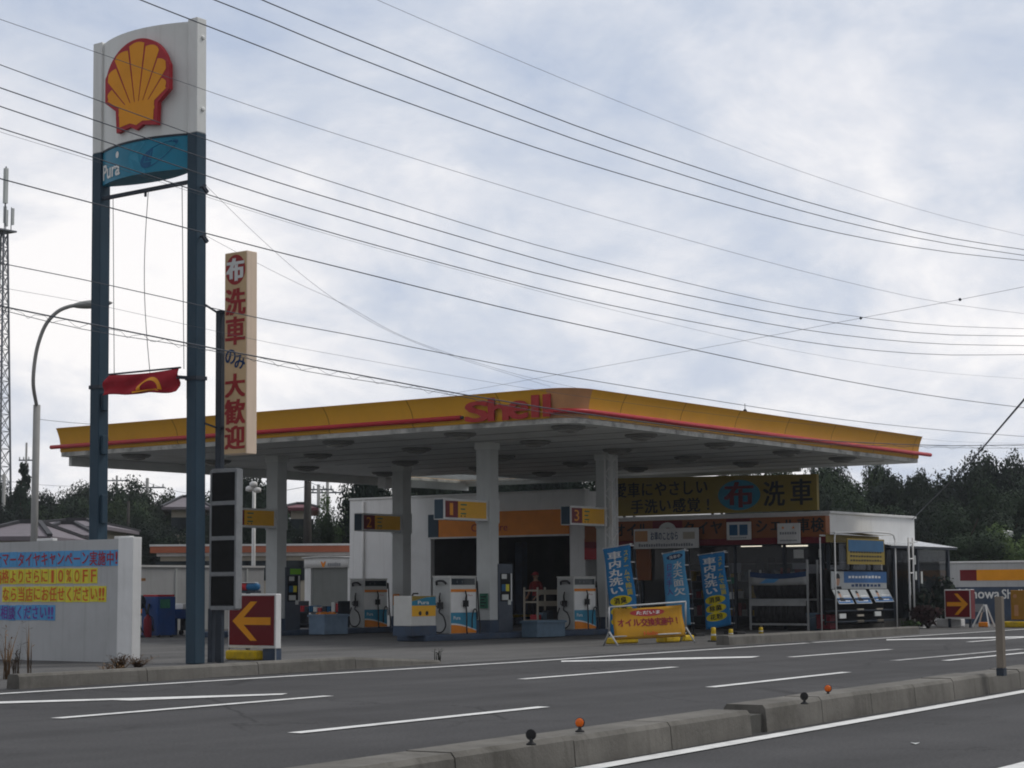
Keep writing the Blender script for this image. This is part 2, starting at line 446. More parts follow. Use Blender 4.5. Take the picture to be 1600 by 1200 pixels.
M['lampglass'] = mat('lamp diffuser', (0.26, 0.26, 0.24), 0.25, 0.1, 3)
M['fasciaorange'] = mat('shop fascia orange', (0.26, 0.085, 0.025), 0.5, 0.10, 1)
M['darkred'] = mat('dark red band', (0.16, 0.01, 0.02), 0.5, 0.12, 2)
M['billboard'] = mat('billboard yellow', (0.27, 0.195, 0.03), 0.5, 0.08, 1)
M['pumpwhite'] = mat('pump enamel', (0.58, 0.58, 0.55), 0.4, 0.06, 3, dirt=0.25, dirtc=(0.35,0.34,0.3), ds=3)
M['pumpside'] = mat('pump side grey', (0.40, 0.41, 0.40), 0.4, 0.08, 3, dirt=0.2, ds=3)
M['kiosk'] = mat('terminal dark grey', (0.075, 0.09, 0.115), 0.45, 0.15, 3)
M['crate'] = mat('pale blue plastic', (0.11, 0.17, 0.23), 0.4, 0.15, 4)
M['weight'] = mat('yellow plastic', (0.62, 0.42, 0.01), 0.5, 0.2, 6, dirt=0.5, ds=5)
M['amber'] = mat('amber reflector', (0.85, 0.16, 0.01), 0.2, 0.15, 30, coat=0.5)
M['wood'] = mat('weathered post', (0.22, 0.19, 0.155), 0.85, 0.15, 3, bump=0.3, streak=0.4)
M['clothred'] = mat('red cloth', (0.36, 0.022, 0.035), 0.85, 0.15, 4)
M['clothblue'] = mat('blue banner cloth', (0.025, 0.20, 0.46), 0.8, 0.12, 3)
M['clothsky'] = mat('light blue banner cloth', (0.10, 0.36, 0.62), 0.8, 0.12, 3)
M['clothyellow'] = mat('yellow banner cloth', (0.42, 0.215, 0.012), 0.8, 0.10, 3)
M['ovalyellow'] = mat('yellow oval print', (0.70, 0.56, 0.02), 0.8, 0.1, 3)
M['rackshaded'] = mat('shaded rack white', (0.40, 0.41, 0.41), 0.5, 0.1, 3, dirt=0.3, ds=3)  # white rack metal with its shade put into the base colour
M['standorange'] = mat('faded orange stand', (0.34, 0.17, 0.02), 0.5, 0.1, 3)
M['posterblue'] = mat('poster blue', (0.045, 0.15, 0.36), 0.5, 0.15, 4)
M['posterpaper'] = mat('poster paper', (0.42, 0.44, 0.44), 0.5, 0.12, 5)
M['bannerred'] = mat('banner red print', (0.20, 0.014, 0.028), 0.8, 0.1, 5)
M['cratepale'] = mat('pale blue bin', (0.22, 0.31, 0.42), 0.4, 0.15, 4)
M['framegrey'] = mat('dull frame grey', (0.25, 0.26, 0.27), 0.55, 0.15, 4, dirt=0.4, ds=3)
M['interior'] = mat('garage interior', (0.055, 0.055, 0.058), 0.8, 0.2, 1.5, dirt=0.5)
M['shutter'] = mat('grey shutter', (0.20, 0.21, 0.20), 0.6, 0.08, 2, streak=0.2)
M['rooftile'] = mat('grey roof tiles', (0.17, 0.15, 0.165), 0.7, 0.12, 2, bump=0.3, bs=12)
M['roofred'] = mat('dark red roof', (0.14, 0.05, 0.06), 0.7, 0.15, 2)
M['roofridge'] = mat('roof ridge', (0.05, 0.05, 0.055), 0.7, 0.15, 2)
M['salmon'] = mat('salmon roof band', (0.40, 0.13, 0.07), 0.6, 0.12, 1.5)
M['beige'] = mat('beige wall', (0.42, 0.38, 0.31), 0.8, 0.1, 1)
M['window'] = mat('dark window glass', (0.02, 0.03, 0.035), 0.08, 0.2, 2)
M['concretepole'] = mat('concrete pole', (0.30, 0.30, 0.29), 0.8, 0.1, 2)
M['lattice'] = mat('galvanised tower', (0.16, 0.17, 0.19), 0.55, 0.15, 1)
M['cable'] = mat('cable sheath', (0.085, 0.095, 0.115), 0.6, 0.1, 2)
M['darkpole'] = mat('dark weathered pole', (0.045, 0.042, 0.038), 0.85, 0.2, 3)
M['bark'] = mat('bark', (0.06, 0.045, 0.032), 0.9, 0.3, 4, bump=0.5, bs=20)
M['leafdark'] = leafmat('dark foliage', (0.018, 0.028, 0.021))
M['leafmid'] = leafmat('mid foliage', (0.026, 0.043, 0.024))
M['leaflight'] = leafmat('pale foliage', (0.065, 0.105, 0.042))
M['leafpine'] = leafmat('pine foliage', (0.022, 0.040, 0.024))
M['leafred'] = leafmat('reddish foliage', (0.035, 0.018, 0.018))
M['straw'] = leafmat('dry grass', (0.20, 0.13, 0.075))
M['paper'] = mat('white paper', (0.6, 0.62, 0.6), 0.7, 0.08, 6)
M['green'] = mat('green notice', (0.035, 0.16, 0.10), 0.6, 0.3, 9)
M['lime'] = mat('lime display', (0.20, 0.50, 0.03), 0.5, 0.1, 4)
M['skin'] = mat('skin', (0.42, 0.24, 0.16), 0.6, 0.06, 8)
M['shirt'] = mat('red shirt', (0.20, 0.02, 0.02), 0.85, 0.12, 8)
M['trousers'] = mat('dark trousers', (0.018, 0.02, 0.028), 0.85, 0.15, 8)
M['hair'] = mat('dark hair', (0.012, 0.01, 0.01), 0.6, 0.2, 30)
M['machineblue'] = mat('machine blue', (0.018, 0.06, 0.20), 0.45, 0.15, 3, dirt=0.3)
M['tube'] = mat('fluorescent tube', (0.9, 0.9, 0.85), 0.4, 0.02, 3, emit=((1.0, 0.93, 0.76), 1.6))
M['glass'] = glass('shop glass', (0.02,0.025,0.03), 0.03, 0.30)
M['roofsheet'] = glass('polycarbonate roof sheet', (0.75, 0.78, 0.8), 0.2, 0.55)
def translucent(name, c):
    m = bpy.data.materials.new(name); m.use_nodes = True
    t = m.node_tree; b = t.nodes['Principled BSDF']; o = t.nodes['Material Output']
    tr = N(t, 'ShaderNodeBsdfTranslucent'); tr.inputs[0].default_value = (*c, 1)
    tcn = N(t, 'ShaderNodeTexCoord'); nn = noise(t, tcn.outputs['Object'], 1.5, 5)
    cr = ramp(t, nn, [(0.3, tuple(x*0.8 for x in c)), (0.7, c)])
    t.links.new(cr, tr.inputs[0]); t.links.new(cr, b.inputs['Base Color'])
    mx = N(t, 'ShaderNodeMixShader'); mx.inputs[0].default_value = 0.6
    t.links.new(b.outputs[0], mx.inputs[1]); t.links.new(tr.outputs[0], mx.inputs[2]); t.links.new(mx.outputs[0], o.inputs[0])
    return m
M['skylight'] = translucent('translucent roof sheet', (0.62, 0.64, 0.64))
# yellow canopy fascia: joints between its panels and small differences from panel to panel
def fascia_mat():
    m = mat('fascia yellow', (0.66, 0.345, 0.03), 0.42, 0.05, 1.2, dirt=0.25, dirtc=(0.45,0.26,0.05), ds=0.7, streak=0.18)
    t = m.node_tree; b = t.nodes['Principled BSDF']
    src = b.inputs['Base Color'].links[0].from_socket
    g = N(t, 'ShaderNodeTexCoord'); s = N(t, 'ShaderNodeSeparateXYZ'); t.links.new(g.outputs['Object'], s.inputs[0])
    k = math_node(t, 'DIVIDE', math_node(t, 'ADD', s.outputs[0], s.outputs[1]), 2.4)
    fr = math_node(t, 'FRACT', k); fl = math_node(t, 'FLOOR', k)
    wn = N(t, 'ShaderNodeTexWhiteNoise', noise_dimensions='1D'); t.links.new(fl, wn.inputs['W'])
    br = N(t, 'ShaderNodeMapRange'); br.inputs['To Min'].default_value = 0.88; br.inputs['To Max'].default_value = 1.05
    t.links.new(wn.outputs[0], br.inputs['Value'])
    seam = math_node(t, 'SUBTRACT', 1.0, math_node(t, 'MULTIPLY', math_node(t, 'LESS_THAN', fr, 0.012), 0.55))
    f = math_node(t, 'MULTIPLY', br.outputs[0], seam)
    mx = N(t, 'ShaderNodeMixRGB', blend_type='MULTIPLY'); mx.inputs[0].default_value = 1
    cb = N(t, 'ShaderNodeCombineColor')
    for i in range(3): t.links.new(f, cb.inputs[i])
    t.links.new(src, mx.inputs[1]); t.links.new(cb.outputs[0], mx.inputs[2]); t.links.new(mx.outputs[0], b.inputs['Base Color'])
    return m
M['fascia'] = fascia_mat()

# ================================================================== SETTING
def sheet(name, pts, z, m, kind='structure'):
    o = MB().add([(x, y, z) for x, y in pts], [tuple(range(len(pts)))]).build(name, m, base=(0,0,0))
    return tag(o, kind=kind)
sheet('ground', [(-120,-120),(380,-120),(380,330),(-120,330)], -0.008, M['soil'])
ry = R(5.2)
def road_pt(u, v): return (u*math.cos(ry) - v*math.sin(ry), u*math.sin(ry) + v*math.cos(ry))
sheet('road', [road_pt(-80,-12), road_pt(340,-12), road_pt(340,17.6), road_pt(-80,17.6)], 0.0, M['road'])
sheet('forecourt', [(-10,16.6),(14,17.75),(23,18.0),(33,18.75),(42,18.95),(58,20.3),(75,21.6),(75,60),(-10,60)], 0.004, M['yard'])

def mark(pix, m=None, z=0.006):
    return [gp(x, y, z) for x, y in pix]
def line_strip(name, p0, p1, w, m=None, seg=1):
    a, b = gp(*p0, 0.008), gp(*p1, 0.008)
    d = (b-a).normalized(); n = Vector((-d.y, d.x, 0)) * w/2
    o = MB().add([a-n, b-n, b+n, a+n], [(0,1,2,3)]).build(name, m or M['paint'], base=(0,0,0))
    return tag(o, kind='structure')
line_strip('edge_line', (-60, 1087.5), (800, 1035), 0.15)
line_strip('edge_line', (800, 1035), (1262, 1004.6), 0.15)
line_strip('edge_line', (1270, 1003.8), (1640, 980.5), 0.15)
for p0, p1 in (((88,1122),(514,1087)), ((815,1061),(1055,1042)), ((1235,1026.5),(1391,1014.5)), ((1513,1003),(1612,995)),
               ((460,1145),(850,1104)), ((1110,1073.5),(1323,1050)), ((1477,1032),(1610,1019))):
    line_strip('lane_dash', p0, p1, 0.14)
line_strip('lane_dash', (1397,1032), (1597,1014), 0.16, M['paintworn'])
line_strip('inner_line', (880,1207), (1640,1073), 0.15)
line_strip('inner_line', (1570,1203), (1640,1185), 0.15)
def wedge(name, pix, m=None):
    pts = [gp(x, y, 0.008) for x, y in pix]
    return tag(MB().add(pts, [tuple(range(len(pts)))]).build(name, m or M['paint'], base=(0,0,0)), kind='structure')
wedge('taper_line', [(-30,1096.8),(178,1091.2),(450,1083.2),(440,1085.4),(205,1094.4),(175,1093.6),(-30,1100)])
wedge('taper_line', [(877,1032.2),(1030,1028.2),(1188,1025.2),(1175,1027.4),(1060,1030.4),(877,1034.2)])
wedge('taper_line', [(1385,998.8),(1470,996.8),(1600,994.2),(1600,995.8),(1480,998.6),(1385,1000.4)])

# asphalt patches and a manhole
def ground_disc(name, c, r, z, m):
    return tag(MB().add([(c.x + r*math.cos(a*math.pi/12), c.y + r*math.sin(a*math.pi/12), z) for a in range(24)], [tuple(range(24))]).build(name, m, base=(0,0,0)), kind='structure')

# kerbs
def kerb(name, a, b, h, w, m, blocks, gap=0.012, taper_end=False):
    a, b = Vector((a[0], a[1], 0)), Vector((b[0], b[1], 0))
    d = (b-a); L = d.length; d.normalize(); n = Vector((-d.y, d.x, 0))
    mb = MB()
    for i in range(blocks):
        s0, s1 = L*i/blocks + gap/2, L*(i+1)/blocks - gap/2
        hh = h + random.uniform(-0.006, 0.006)
        h1 = hh * (0.35 if taper_end and i == blocks-1 else 1)
        prof = lambda H: [(0, -0.02), (0.015, H-0.03), (0.04, H), (w-0.04, H), (w-0.015, H-0.03), (w, -0.02)]
        v0 = [a + d*s0 + n*y + VZ*z for y, z in prof(hh)]
        v1 = [a + d*s1 + n*y + VZ*z for y, z in prof(h1)]
        k = 6
        mb.add(v0+v1, [(j, (j+1) % k, k+(j+1) % k, k+j) for j in range(k)] + [tuple(range(k))[::-1], tuple(range(k, 2*k))])
    return tag(mb.build(name, m, base=(0,0,0)), kind='structure')
kl = gp(30, 1077); kr = gp(690, 1037.5)
kerb('kerb', (kl.x, kl.y), (kr.x, kr.y), 0.17, 0.22, M['kerb'], 4, taper_end=True)
kp = gp(-70, 1090)
kerb('kerb', (kp.x, kp.y-0.1), (kl.x-0.55, kl.y+0.1), 0.17, 0.22, M['kerb'], 1)
kl2 = gp(1140, 1008.5); kr2 = gp(1437, 991)
kerb('kerb', (kl2.x, kl2.y), (kr2.x, kr2.y), 0.19, 0.3, M['kerb'], 7)
# median
ma = gp(480, 1272, 0); mb_ = gp(1176, 1149, 0)
mc = gp(1199, 1144, 0); md_ = gp(1640, 1068, 0)
kerb('median_kerb', (ma.x, ma.y), (mb_.x, mb_.y), 0.19, 0.38, M['kerb'], 4)
kerb('median_kerb', (mc.x, mc.y), (md_.x, md_.y), 0.205, 0.38, M['kerb'], 7)
dd = (mc - mb_).normalized(); nn_ = Vector((-dd.y, dd.x, 0))
g0 = mb_ + dd*0.01
tag(MB().obox((mb_+mc)/2 + nn_*0.20 + VZ*0.07, (mc-mb_)/2*0.97, nn_*0.16, VZ*0.07).build('median_gap_fill', M['kerbdark'], base=(0,0,0)), kind='structure')

# ================================================================== ROADSIDE SMALL THINGS
def reflector(px, py, front, label):
    b = gp(px, py, 0.195)
    t = thing('road_reflector', b, label, 'reflector', 'reflectors on the median kerb')
    f = Vector((-1, -0.25, 0)).normalized()      # the amber face looks at the traffic coming along the road
    MB().lathe(b, [(0.030, 0.0), (0.030, 0.008), (0.02, 0.013), (0.011, 0.02), (0.010, 0.04)], 14).build('base', M['rubber'], t)
    c = b + VZ*0.060
    k_ = 0.58
    if front:
        MB().lathe(c - f*0.004, [(r_*k_, h_*k_) for r_, h_ in [(0.054, -0.012), (0.056, 0.004), (0.05, 0.010)]], 22, f).build('housing', M['rubber'], t)
        MB().lathe(c, [(r_*k_, h_*k_) for r_, h_ in [(0.049, 0.004), (0.047, 0.014), (0.03, 0.018), (0.0, 0.019)]], 22, f).build('lens', M['amber'], t)
    else:
        MB().lathe(c, [(r_*k_, h_*k_) for r_, h_ in [(0.040, -0.022), (0.053, -0.012), (0.056, 0.010), (0.05, 0.012)]], 22, f).build('housing', M['rubber'], t)
    return t
reflector(830, 1164, False, 'dark round back of the reflector on the median kerb, left of the nearest amber disc')
reflector(906, 1144, True, 'round amber reflector nearest the camera on the median kerb')
reflector(1257, 1100, False, 'dark round back of the reflector on the far median block, left of an amber disc')
reflector(1294, 1087, True, 'round amber reflector on the far median block, nearer the square post')
pb = gp(1565, 1053, 0.205)
t = thing('marker_post', pb, 'square weathered brown post standing on the median kerb at the right', 'post')
MB().box(pb.x-.038, pb.x+.038, pb.y-.038, pb.y+.038, pb.z+.06, pb.z+.80).build('shaft', M['wood'], t, bevel=.006)
MB().box(pb.x-.042, pb.x+.042, pb.y-.042, pb.y+.042, pb.z-.02, pb.z+.06).build('sleeve', M['steel'], t, bevel=.005)

# ================================================================== PYLON SIGN
RP = Vector((20.88, 21.36, 0)); LP = Vector((20.88, 23.56, 0))
t = thing('pylon_sign', (20.88, 22.46, 0), 'tall two legged fuel sign with a red and yellow shell above a blue panel', 'sign')
PYL = t
hw = 0.105
for P in (RP, LP):
    po = MB().box(P.x-hw, P.x+hw, P.y-hw, P.y+hw, 0, 8.22).build('pole', M['pole'], t, bevel=.012)
    MB().box(P.x-hw+.002, P.x+hw-.002, P.y-hw+.002, P.y+hw-.002, 8.222, 10.06).build('pole_top', M['panelwhite'], po, bevel=.01)
    mbx = MB()
    s = -1 if P is LP else 1
    yy = P.y - hw - .03 if P is LP else P.y + hw + .02
    for z0, z1 in (((4.0, 4.28), (3.3, 3.6), (2.2, 2.65)) if P is LP else ((4.05, 4.4),)):
        MB().box(P.x-.06, P.x+.05, yy-.028, yy+.028, z0, z1).build('junction_box', M['pole'], po, bevel=.008)
    for z in (8.6, 9.75) if P is RP else ():
        MB().lathe((P.x+.02, P.y-hw, z), [(.035, 0), (.035, .015), (.02, .022)], 14, (0,-1,0)).build('bolt_cap', M['panelwhite'], po)
BULGE = 0.23
yA, yB = RP.y + hw + .0, LP.y - hw
def lens(v, back=False):   # v 0 at the far pole .. 1 at the near pole
    y = yB + (yA - yB)*v
    k = 1 - (2*v-1)**2
    return Vector((20.88 + (BULGE*k + .05 if back else -BULGE*k - .06), y, 0))
def lens_panel(name, z0, z1, m):
    mb = MB(); n = 20
    mb.grid(lambda u, v: lens(u) + VZ*(z0 + (z1-z0)*v), n, 1)
    mb.grid(lambda u, v: lens(u, True) + VZ*(z0 + (z1-z0)*v), n, 1)
    mb.grid(lambda u, v: lens(u)*(1-v) + lens(u, True)*v + VZ*z0, n, 1, smooth=False)
    mb.grid(lambda u, v: lens(u)*(1-v) + lens(u, True)*v + VZ*z1, n, 1, smooth=False)
    mb.grid(lambda u, v: lens(0)*(1-u) + lens(0, True)*u + VZ*(z0 + (z1-z0)*v), 1, 1, smooth=False)
    mb.grid(lambda u, v: lens(1)*(1-u) + lens(1, True)*u + VZ*(z0 + (z1-z0)*v), 1, 1, smooth=False)
    return mb.build(name, m, t)
wp = lens_panel('white_panel', 8.24, 10.03, M['panelwhite'])
bp = lens_panel('blue_panel', 7.67, 8.205, M['blue'])
mb = MB()
mb.grid(lambda u, v: lens(u)*(1-v) + lens(u, True)*v + VZ*8.222 + Vector((-.012,0,0))*(1-v), 20, 1, smooth=False)
mb.grid(lambda u, v: lens(u) + Vector((-.012,0,0)) + VZ*(8.207 + .03*v), 20, 1)
mb.build('panel_joint', M['steel'], t)
# shell emblem
EF = (Vector((20.88 - BULGE - .085, (yA+yB)/2 - .10, 8.39)), -VY, VZ)
def pecten(s, inset=0.0):
    pts = [(.42-inset, inset), (.44-inset, .36), (.667-inset, .53+inset*.3)]
    for i in range(0, 37):
        a = R(-16 + (212)*i/36)
        pts.append(((.667-inset)*math.cos(a) if abs(math.cos(a)) < .95 else math.copysign(.667-inset, math.cos(a)), .76 + (.70-inset)*math.sin(a)))
    pts += [(-.667+inset, .53+inset*.3), (-.44+inset, .36), (-.42+inset, inset), (-.13, .05+inset), (-.0, -.02+inset), (.13, .05+inset)]
    out_ = []
    for p in pts:
        if not out_ or (abs(p[0]-out_[-1][0]) + abs(p[1]-out_[-1][1])) > 1e-4: out_.append((p[0]*s*1.10, p[1]*s))
    return out_
em = MB().poly(pecten(1.0), EF, -.05, .03).build('shell_emblem', M['red'], t)
def ribs(mb, fr, s, d, n=9, rad=.60):
    piv = (0, .16)
    span = R(150)
    for i in range(n):
        a0 = math.pi/2 + span/2 - span*i/n; a1 = math.pi/2 + span/2 - span*(i+1)/n
        am = (a0+a1)/2; g = R(.85)
        r0 = .20
        def edge(a):      # distance from the pivot to the inset outline
            for q in range(400, 20, -1):
                r_ = q*.004
                x, y = piv[0] + r_*math.cos(a), piv[1] + r_*math.sin(a)
                if y > .55:
                    if (x/.612)**2 + ((y-.76)/.65)**2 <= 1: return r_
                elif abs(x) < .612 and y > .5: return r_
            return .4
        ro = edge(am)
        pts = [(piv[0]+r0*math.cos(a0-g*2), piv[1]+r0*math.sin(a0-g*2))]
        for q in range(7):
            w = q/6; a = (a0-g) + (a1-a0+2*g)*w
            rr = ro*(0.975 + .025*math.sin(math.pi*w)) * (min(1, edge(a)/ro*1.03))
            pts.append((piv[0]+rr*math.cos(a), piv[1]+rr*math.sin(a)))
        pts.append((piv[0]+r0*math.cos(a1+g*2), piv[1]+r0*math.sin(a1+g*2)))
        mb.poly([(x*s*1.10, y*s) for x, y in pts], fr, d)
    base_ = [(-.35,.08),(-.13,.11),(0,.06),(.13,.11),(.35,.08),(.37,.40),(.20,.44),(-.20,.44),(-.37,.40)]
    mb.poly([(x*s*1.10, y*s) for x, y in base_], fr, d+.0015)
mb = MB(); ribs(mb, EF, 1.0, .034); mb.build('emblem_rib', M['emblemyellow'], em)
# lower panel lettering follows the curved face
def on_lens(x, y, d):       # x from the far edge in metres along the panel
    v = x/(yB-yA); p = lens(v); p.x -= d; return p + VZ*(7.67 + y)
mb = MB(); put_text(mb, 'Pura', (Vector(), VX, VZ), .045, .07, .58, .24, .006, .028, fn=on_lens); mb.build('lettering', M['whitetxt'], bp)
mb = MB(); mb.add([on_lens(x, y, .006) for x, y in ellipse(.55, .40, .045, .055, 18)], [tuple(range(18))]); mb.build('leaf_dot', M['whitetxt'], bp)
mb = MB(); lp = []
for i in range(24):
    a = 2*math.pi*i/24; x0, y0 = .40*math.cos(a), .13*math.sin(a)*(1-.4*math.cos(a))
    lp.append((1.48 + x0*.86 - y0*.42, .30 + x0*.42 + y0*.86))
mb.add([on_lens(max(.02,min(x,1.96)), max(.015,min(y,.52)), .005) for x, y in lp], [tuple(range(24))])
mb.build('leaf_print', M['bluedark'], bp)
mb = MB(); 
for i in range(6):
    x0, y0 = 1.2 + i*.1, .17 + i*.045
    mb.add([on_lens(x0,y0,.008), on_lens(x0+.16,y0+.0,.008), on_lens(x0+.16,y0+.012,.008), on_lens(x0,y0+.012,.008)], [(0,1,2,3)])
    mb.add([on_lens(x0,y0,.008), on_lens(x0+.012,y0,.008), on_lens(x0+.06,y0+.12,.008), on_lens(x0+.048,y0+.12,.008)], [(0,1,2,3)])
mb.build('leaf_vein', M['blue'], bp)
mb = MB(); mb.add([on_lens(x, y, .0045) for x, y in ((.93,.02),(1.25,.02),(1.1,.2),(1.08,.36),(1.25,.51),(.95,.51),(.86,.3))], [tuple(range(7))]); mb.build('pale_print', M['bluepale'], bp)
MB().bar((20.83, yA+.01, 7.46), (20.83, yB-.01, 7.46), .05, .06).build('crossbar', M['steel'], t)
MB().bar((20.83, (yA+yB)/2, 7.36), (20.83, (yA+yB)/2, 7.43), .03).build('hook', M['steel'], t)
for P in (RP, LP):
    zc_ = onx(306, 591, 20.78).z if P is RP else onx(150, 604, 20.78).z
    MB().box(P.x-hw-.015, P.x+hw+.015, P.y-hw-.015, P.y+hw+.015, zc_-.03, zc_+.03).build('clamp', M['steel'], t)
za_ = onx(284, 591, 20.68).z
MB().bar((20.785, yA-.06, za_), (20.63, onx(279, 591, 20.62).y, za_+.01), .05, .05).build('banner_arm', M['steel'], t)
for z, y in ((7.35, RP.y-hw-.08), (6.57, RP.y-hw-.07)):
    q = MB().bar((20.86, RP.y-hw, z), (20.86, RP.y-hw-.12, z+.02), .02)
    q.obox((20.83, RP.y-hw-.13, z-.05), (.05,0,-.05), (0,.02,0), (.02,0,.02)); q.build('wire_bracket', M['steel'], t)
# the whole sign leans a little
from mathutils import Quaternion
def lean(o, deg):
    o.rotation_mode = 'QUATERNION'; o.rotation_quaternion = Quaternion((MX[2][0], MX[2][1], 0), R(deg))
lean(t, -0.52)
LEAN = Vector((-.593, .805, 0)) * .0091      # sideways shift for each metre of height
# banner hung between the legs
b0 = onx(171, 586, 20.62); b1 = onx(280, 575.5, 20.62); bl_ = onx(162, 618, 20.60); br_ = onx(277, 612, 20.60)
t = thing('hanging_banner', (b0+b1)/2, 'wrinkled red cloth banner slung between the legs of the tall sign', 'banner')
def cloth(u, v):
    p = (b0*(1-u) + b1*u)*(1-v) + (bl_*(1-u) + br_*u)*v
    w = math.sin(math.pi*v)
    p = p + Vector((-.05*math.sin(u*8+v*4)*w - .03*math.sin(u*19+v*7)*v, .05*(1-u)*w, -.025*math.sin(u*math.pi)*(1-v) + .012*math.sin(u*13)*v))
    return p
cl = MB().grid(cloth, 24, 8).build('cloth', M['clothred'], t, solid=.004)
mb = MB()
ring = []
for i in range(20):
    a = R(-5 + 190*i/19)
    for r_ in (.115, .165):
        ring.append((.64 + r_*math.cos(a), .80 - r_*3.4*math.sin(a)))
vs = [cloth(max(0,min(1,u)), max(0,min(1,v))) + Vector((-.014,0,0)) for u, v in ring]
mb.add(vs, [(2*i,2*i+1,2*i+3,2*i+2) for i in range(19)])
vs = [cloth(u, v) + Vector((-.014,0,0)) for u, v in ((.42,.86),(.74,.80),(.77,.90),(.62,.93),(.42,.95))]
mb.add(vs, [(0,1,2,3,4)])
mb.build('shell_print', M['emblemyellow'], cl)
MB().tube([b0+Vector((.0,.02,.01)), b1+Vector((0,-.03,.01))], .015).build('top_rail', M['steel'], t)
ropes = MB()
for y, x in ((b0.y, 20.72), ((b0.y+b1.y)/2, 20.75), (b1.y, 20.72)):
    f = (b0.y - y)/(b0.y-b1.y); zt = b0.z + (b1.z-b0.z)*f
    sl = .11 if abs(f-.5) < .2 else 0
    ropes.tube([Vector((x, y + sl*math.sin(math.pi*k/12), 7.43-(7.43-zt)*k/12)) + LEAN*7.43*(1-k/12) for k in range(13)], .006, 5)
ropes.build('rope', M['cable'], t)

# ================================================================== VERTICAL SIGN, PRICE BOARD, ARROW BOARD
vp0 = gp(341, 1035)
pX = vp0.x
def yfrom(px, X=pX, py=700): return onx(px, py, X).y
t = thing('vertical_sign', vp0, 'tall narrow cream sign board with red Japanese characters on a dark mast', 'sign')
zt, zb = onx(370, 394, pX-.12).z, onx(370, 710, pX-.12).z
y0, y1 = yfrom(387, pX-.12), yfrom(352, pX-.12)
mst = MB().box(pX-.045, pX+.045, vp0.y-.07, vp0.y+.05, 0, onx(341, 486, pX).z).build('mast', M['steel'], t, bevel=.008)
bd = MB().box(pX-.12, pX+.11, y0, y1, zb, zt).build('board', M['creamside'], t, bevel=.012)
VF = (Vector((pX-.12, y1, zb)), -VY, VZ); bw = y1-y0; bh = zt-zb
MB().poly(rect(.012, .015, bw-.012, bh-.015), VF, .001, .006).build('board_face', M['cream'], bd)
cells = [('布', 397, 447), ('洗', 450, 494), ('車', 494, 540), ('大', 583, 622), ('歓', 623, 664), ('迎', 664, 703)]
mb = MB(); mw = MB()
for ch, a, b in cells:
    zz0, zz1 = onx(370, b, pX-.12).z - zb, onx(370, a, pX-.12).z - zb
    if ch == '布':
        MB().poly(ellipse(bw/2, (zz0+zz1)/2, bw*.44, (zz1-zz0)*.47), VF, .007, .009).build('red_disc', M['redtxt'], bd)
        put_char(mw, ch, VF, bw*.10, zz0+.07, bw*.80, (zz1-zz0)*.74, .012, .06)
    else:
        put_char(mb, ch, VF, bw*.04, zz0, bw*.92, zz1-zz0, .009, .045)
mb.build('lettering', M['redtxt'], bd); mw.build('white_lettering', M['whitetxt'], bd)
mb = MB()
zc = onx(370, 560, pX-.12).z - zb
put_char(mb, 'の', VF, bw*.02, zc-.12, bw*.55, .30, .009, .03); put_char(mb, 'み', VF, bw*.45, zc-.20, bw*.52, .27, .009, .03)
mb.build('blue_lettering', M['navy'], bd)
for py in (488, 668):
    z = onx(341, py, pX).z
    MB().bar((pX, vp0.y-.06, z-.02), (pX-.0, y1+.01, z-.02), .05).build('bracket', M['steel'], mst)
    MB().bar((20.95, RP.y-hw, z), (pX-.03, vp0.y+.05, z), .025).build('stay', M['steel'], mst)

lean(t, -0.35)
bX = gp(330, 1036).x
t = thing('price_board', (bX, gp(350,1036).y, 0), 'board of four blank black panels in an aluminium frame beside the tall sign', 'sign')
Xf = bX
ya, yb_ = onx(328, 900, Xf).y, onx(368, 900, Xf).y
zt, zb = onx(350, 734, Xf).z, onx(350, 951, Xf).z
MB().box(Xf+.012, Xf+.12, yb_+.01, ya-.01, zb+.01, zt-.01).build('back_box', M['steel'], t)
fr = MB()
fr.box(Xf-.01, Xf+.13, ya-.025, ya+.012, zb, zt); fr.box(Xf-.01, Xf+.13, yb_-.012, yb_+.025, zb, zt)
zs = [onx(350, p, Xf).z for p in (735, 786, 841, 897, 950)]
for z in zs: fr.box(Xf-.008, Xf+.128, yb_+.025, ya-.025, z-.032, z+.032)
fr.build('frame', M['framegrey'], t, bevel=.005)
for i in range(4):
    MB().box(Xf-.002, Xf+.011, yb_+.03, ya-.03, zs[i+1]+.04, zs[i]-.04).build('price_panel', M['black'], t)
for px in (330, 344):
    y = onx(px, 1000, Xf+.06).y
    MB().box(Xf+.03, Xf+.10, y-.05, y+.05, 0, zb).build('leg', M['steel'], t, bevel=.006)
# black downpipe like posts at its left edge with coloured tags
def arrow_board(name, X, pxl, pxr, pyt, pyb, base_py, flipx, label, thick=.13, facepad=.03):
    yl, yr = onx(pxl, pyt, X).y, onx(pxr, pyt, X).y
    zt, zb = onx((pxl+pxr)/2, pyt, X).z, onx((pxl+pxr)/2, pyb, X).z
    t = thing(name, (X, (yl+yr)/2, 0), label, 'sign', 'arrow boards at the station entrances')
    cs = MB().box(X, X+thick, yr, yl, zb, zt).build('casing', M['whitemetal'], t, bevel=.012)
    F = (Vector((X, yl, zb)), -VY, VZ); w, h = yl-yr, zt-zb
    MB().poly(rect(facepad, facepad*1.6, w-facepad, h-facepad), F, .001, .006).build('red_face', M['signred'], cs)
    a = [(.10,.5),(.48,.86),(.62,.86),(.34,.57),(.90,.57),(.90,.43),(.34,.43),(.62,.14),(.48,.14)]
    if flipx: a = [(1-x, y) for x, y in a][::-1]
    MB().poly([(x*w, y*h) for x, y in a], F, .007, .010).build('arrow', M['emblemyellow'], cs)
    return t, yl, yr, zt, zb
aX = gp(400, 1032).x
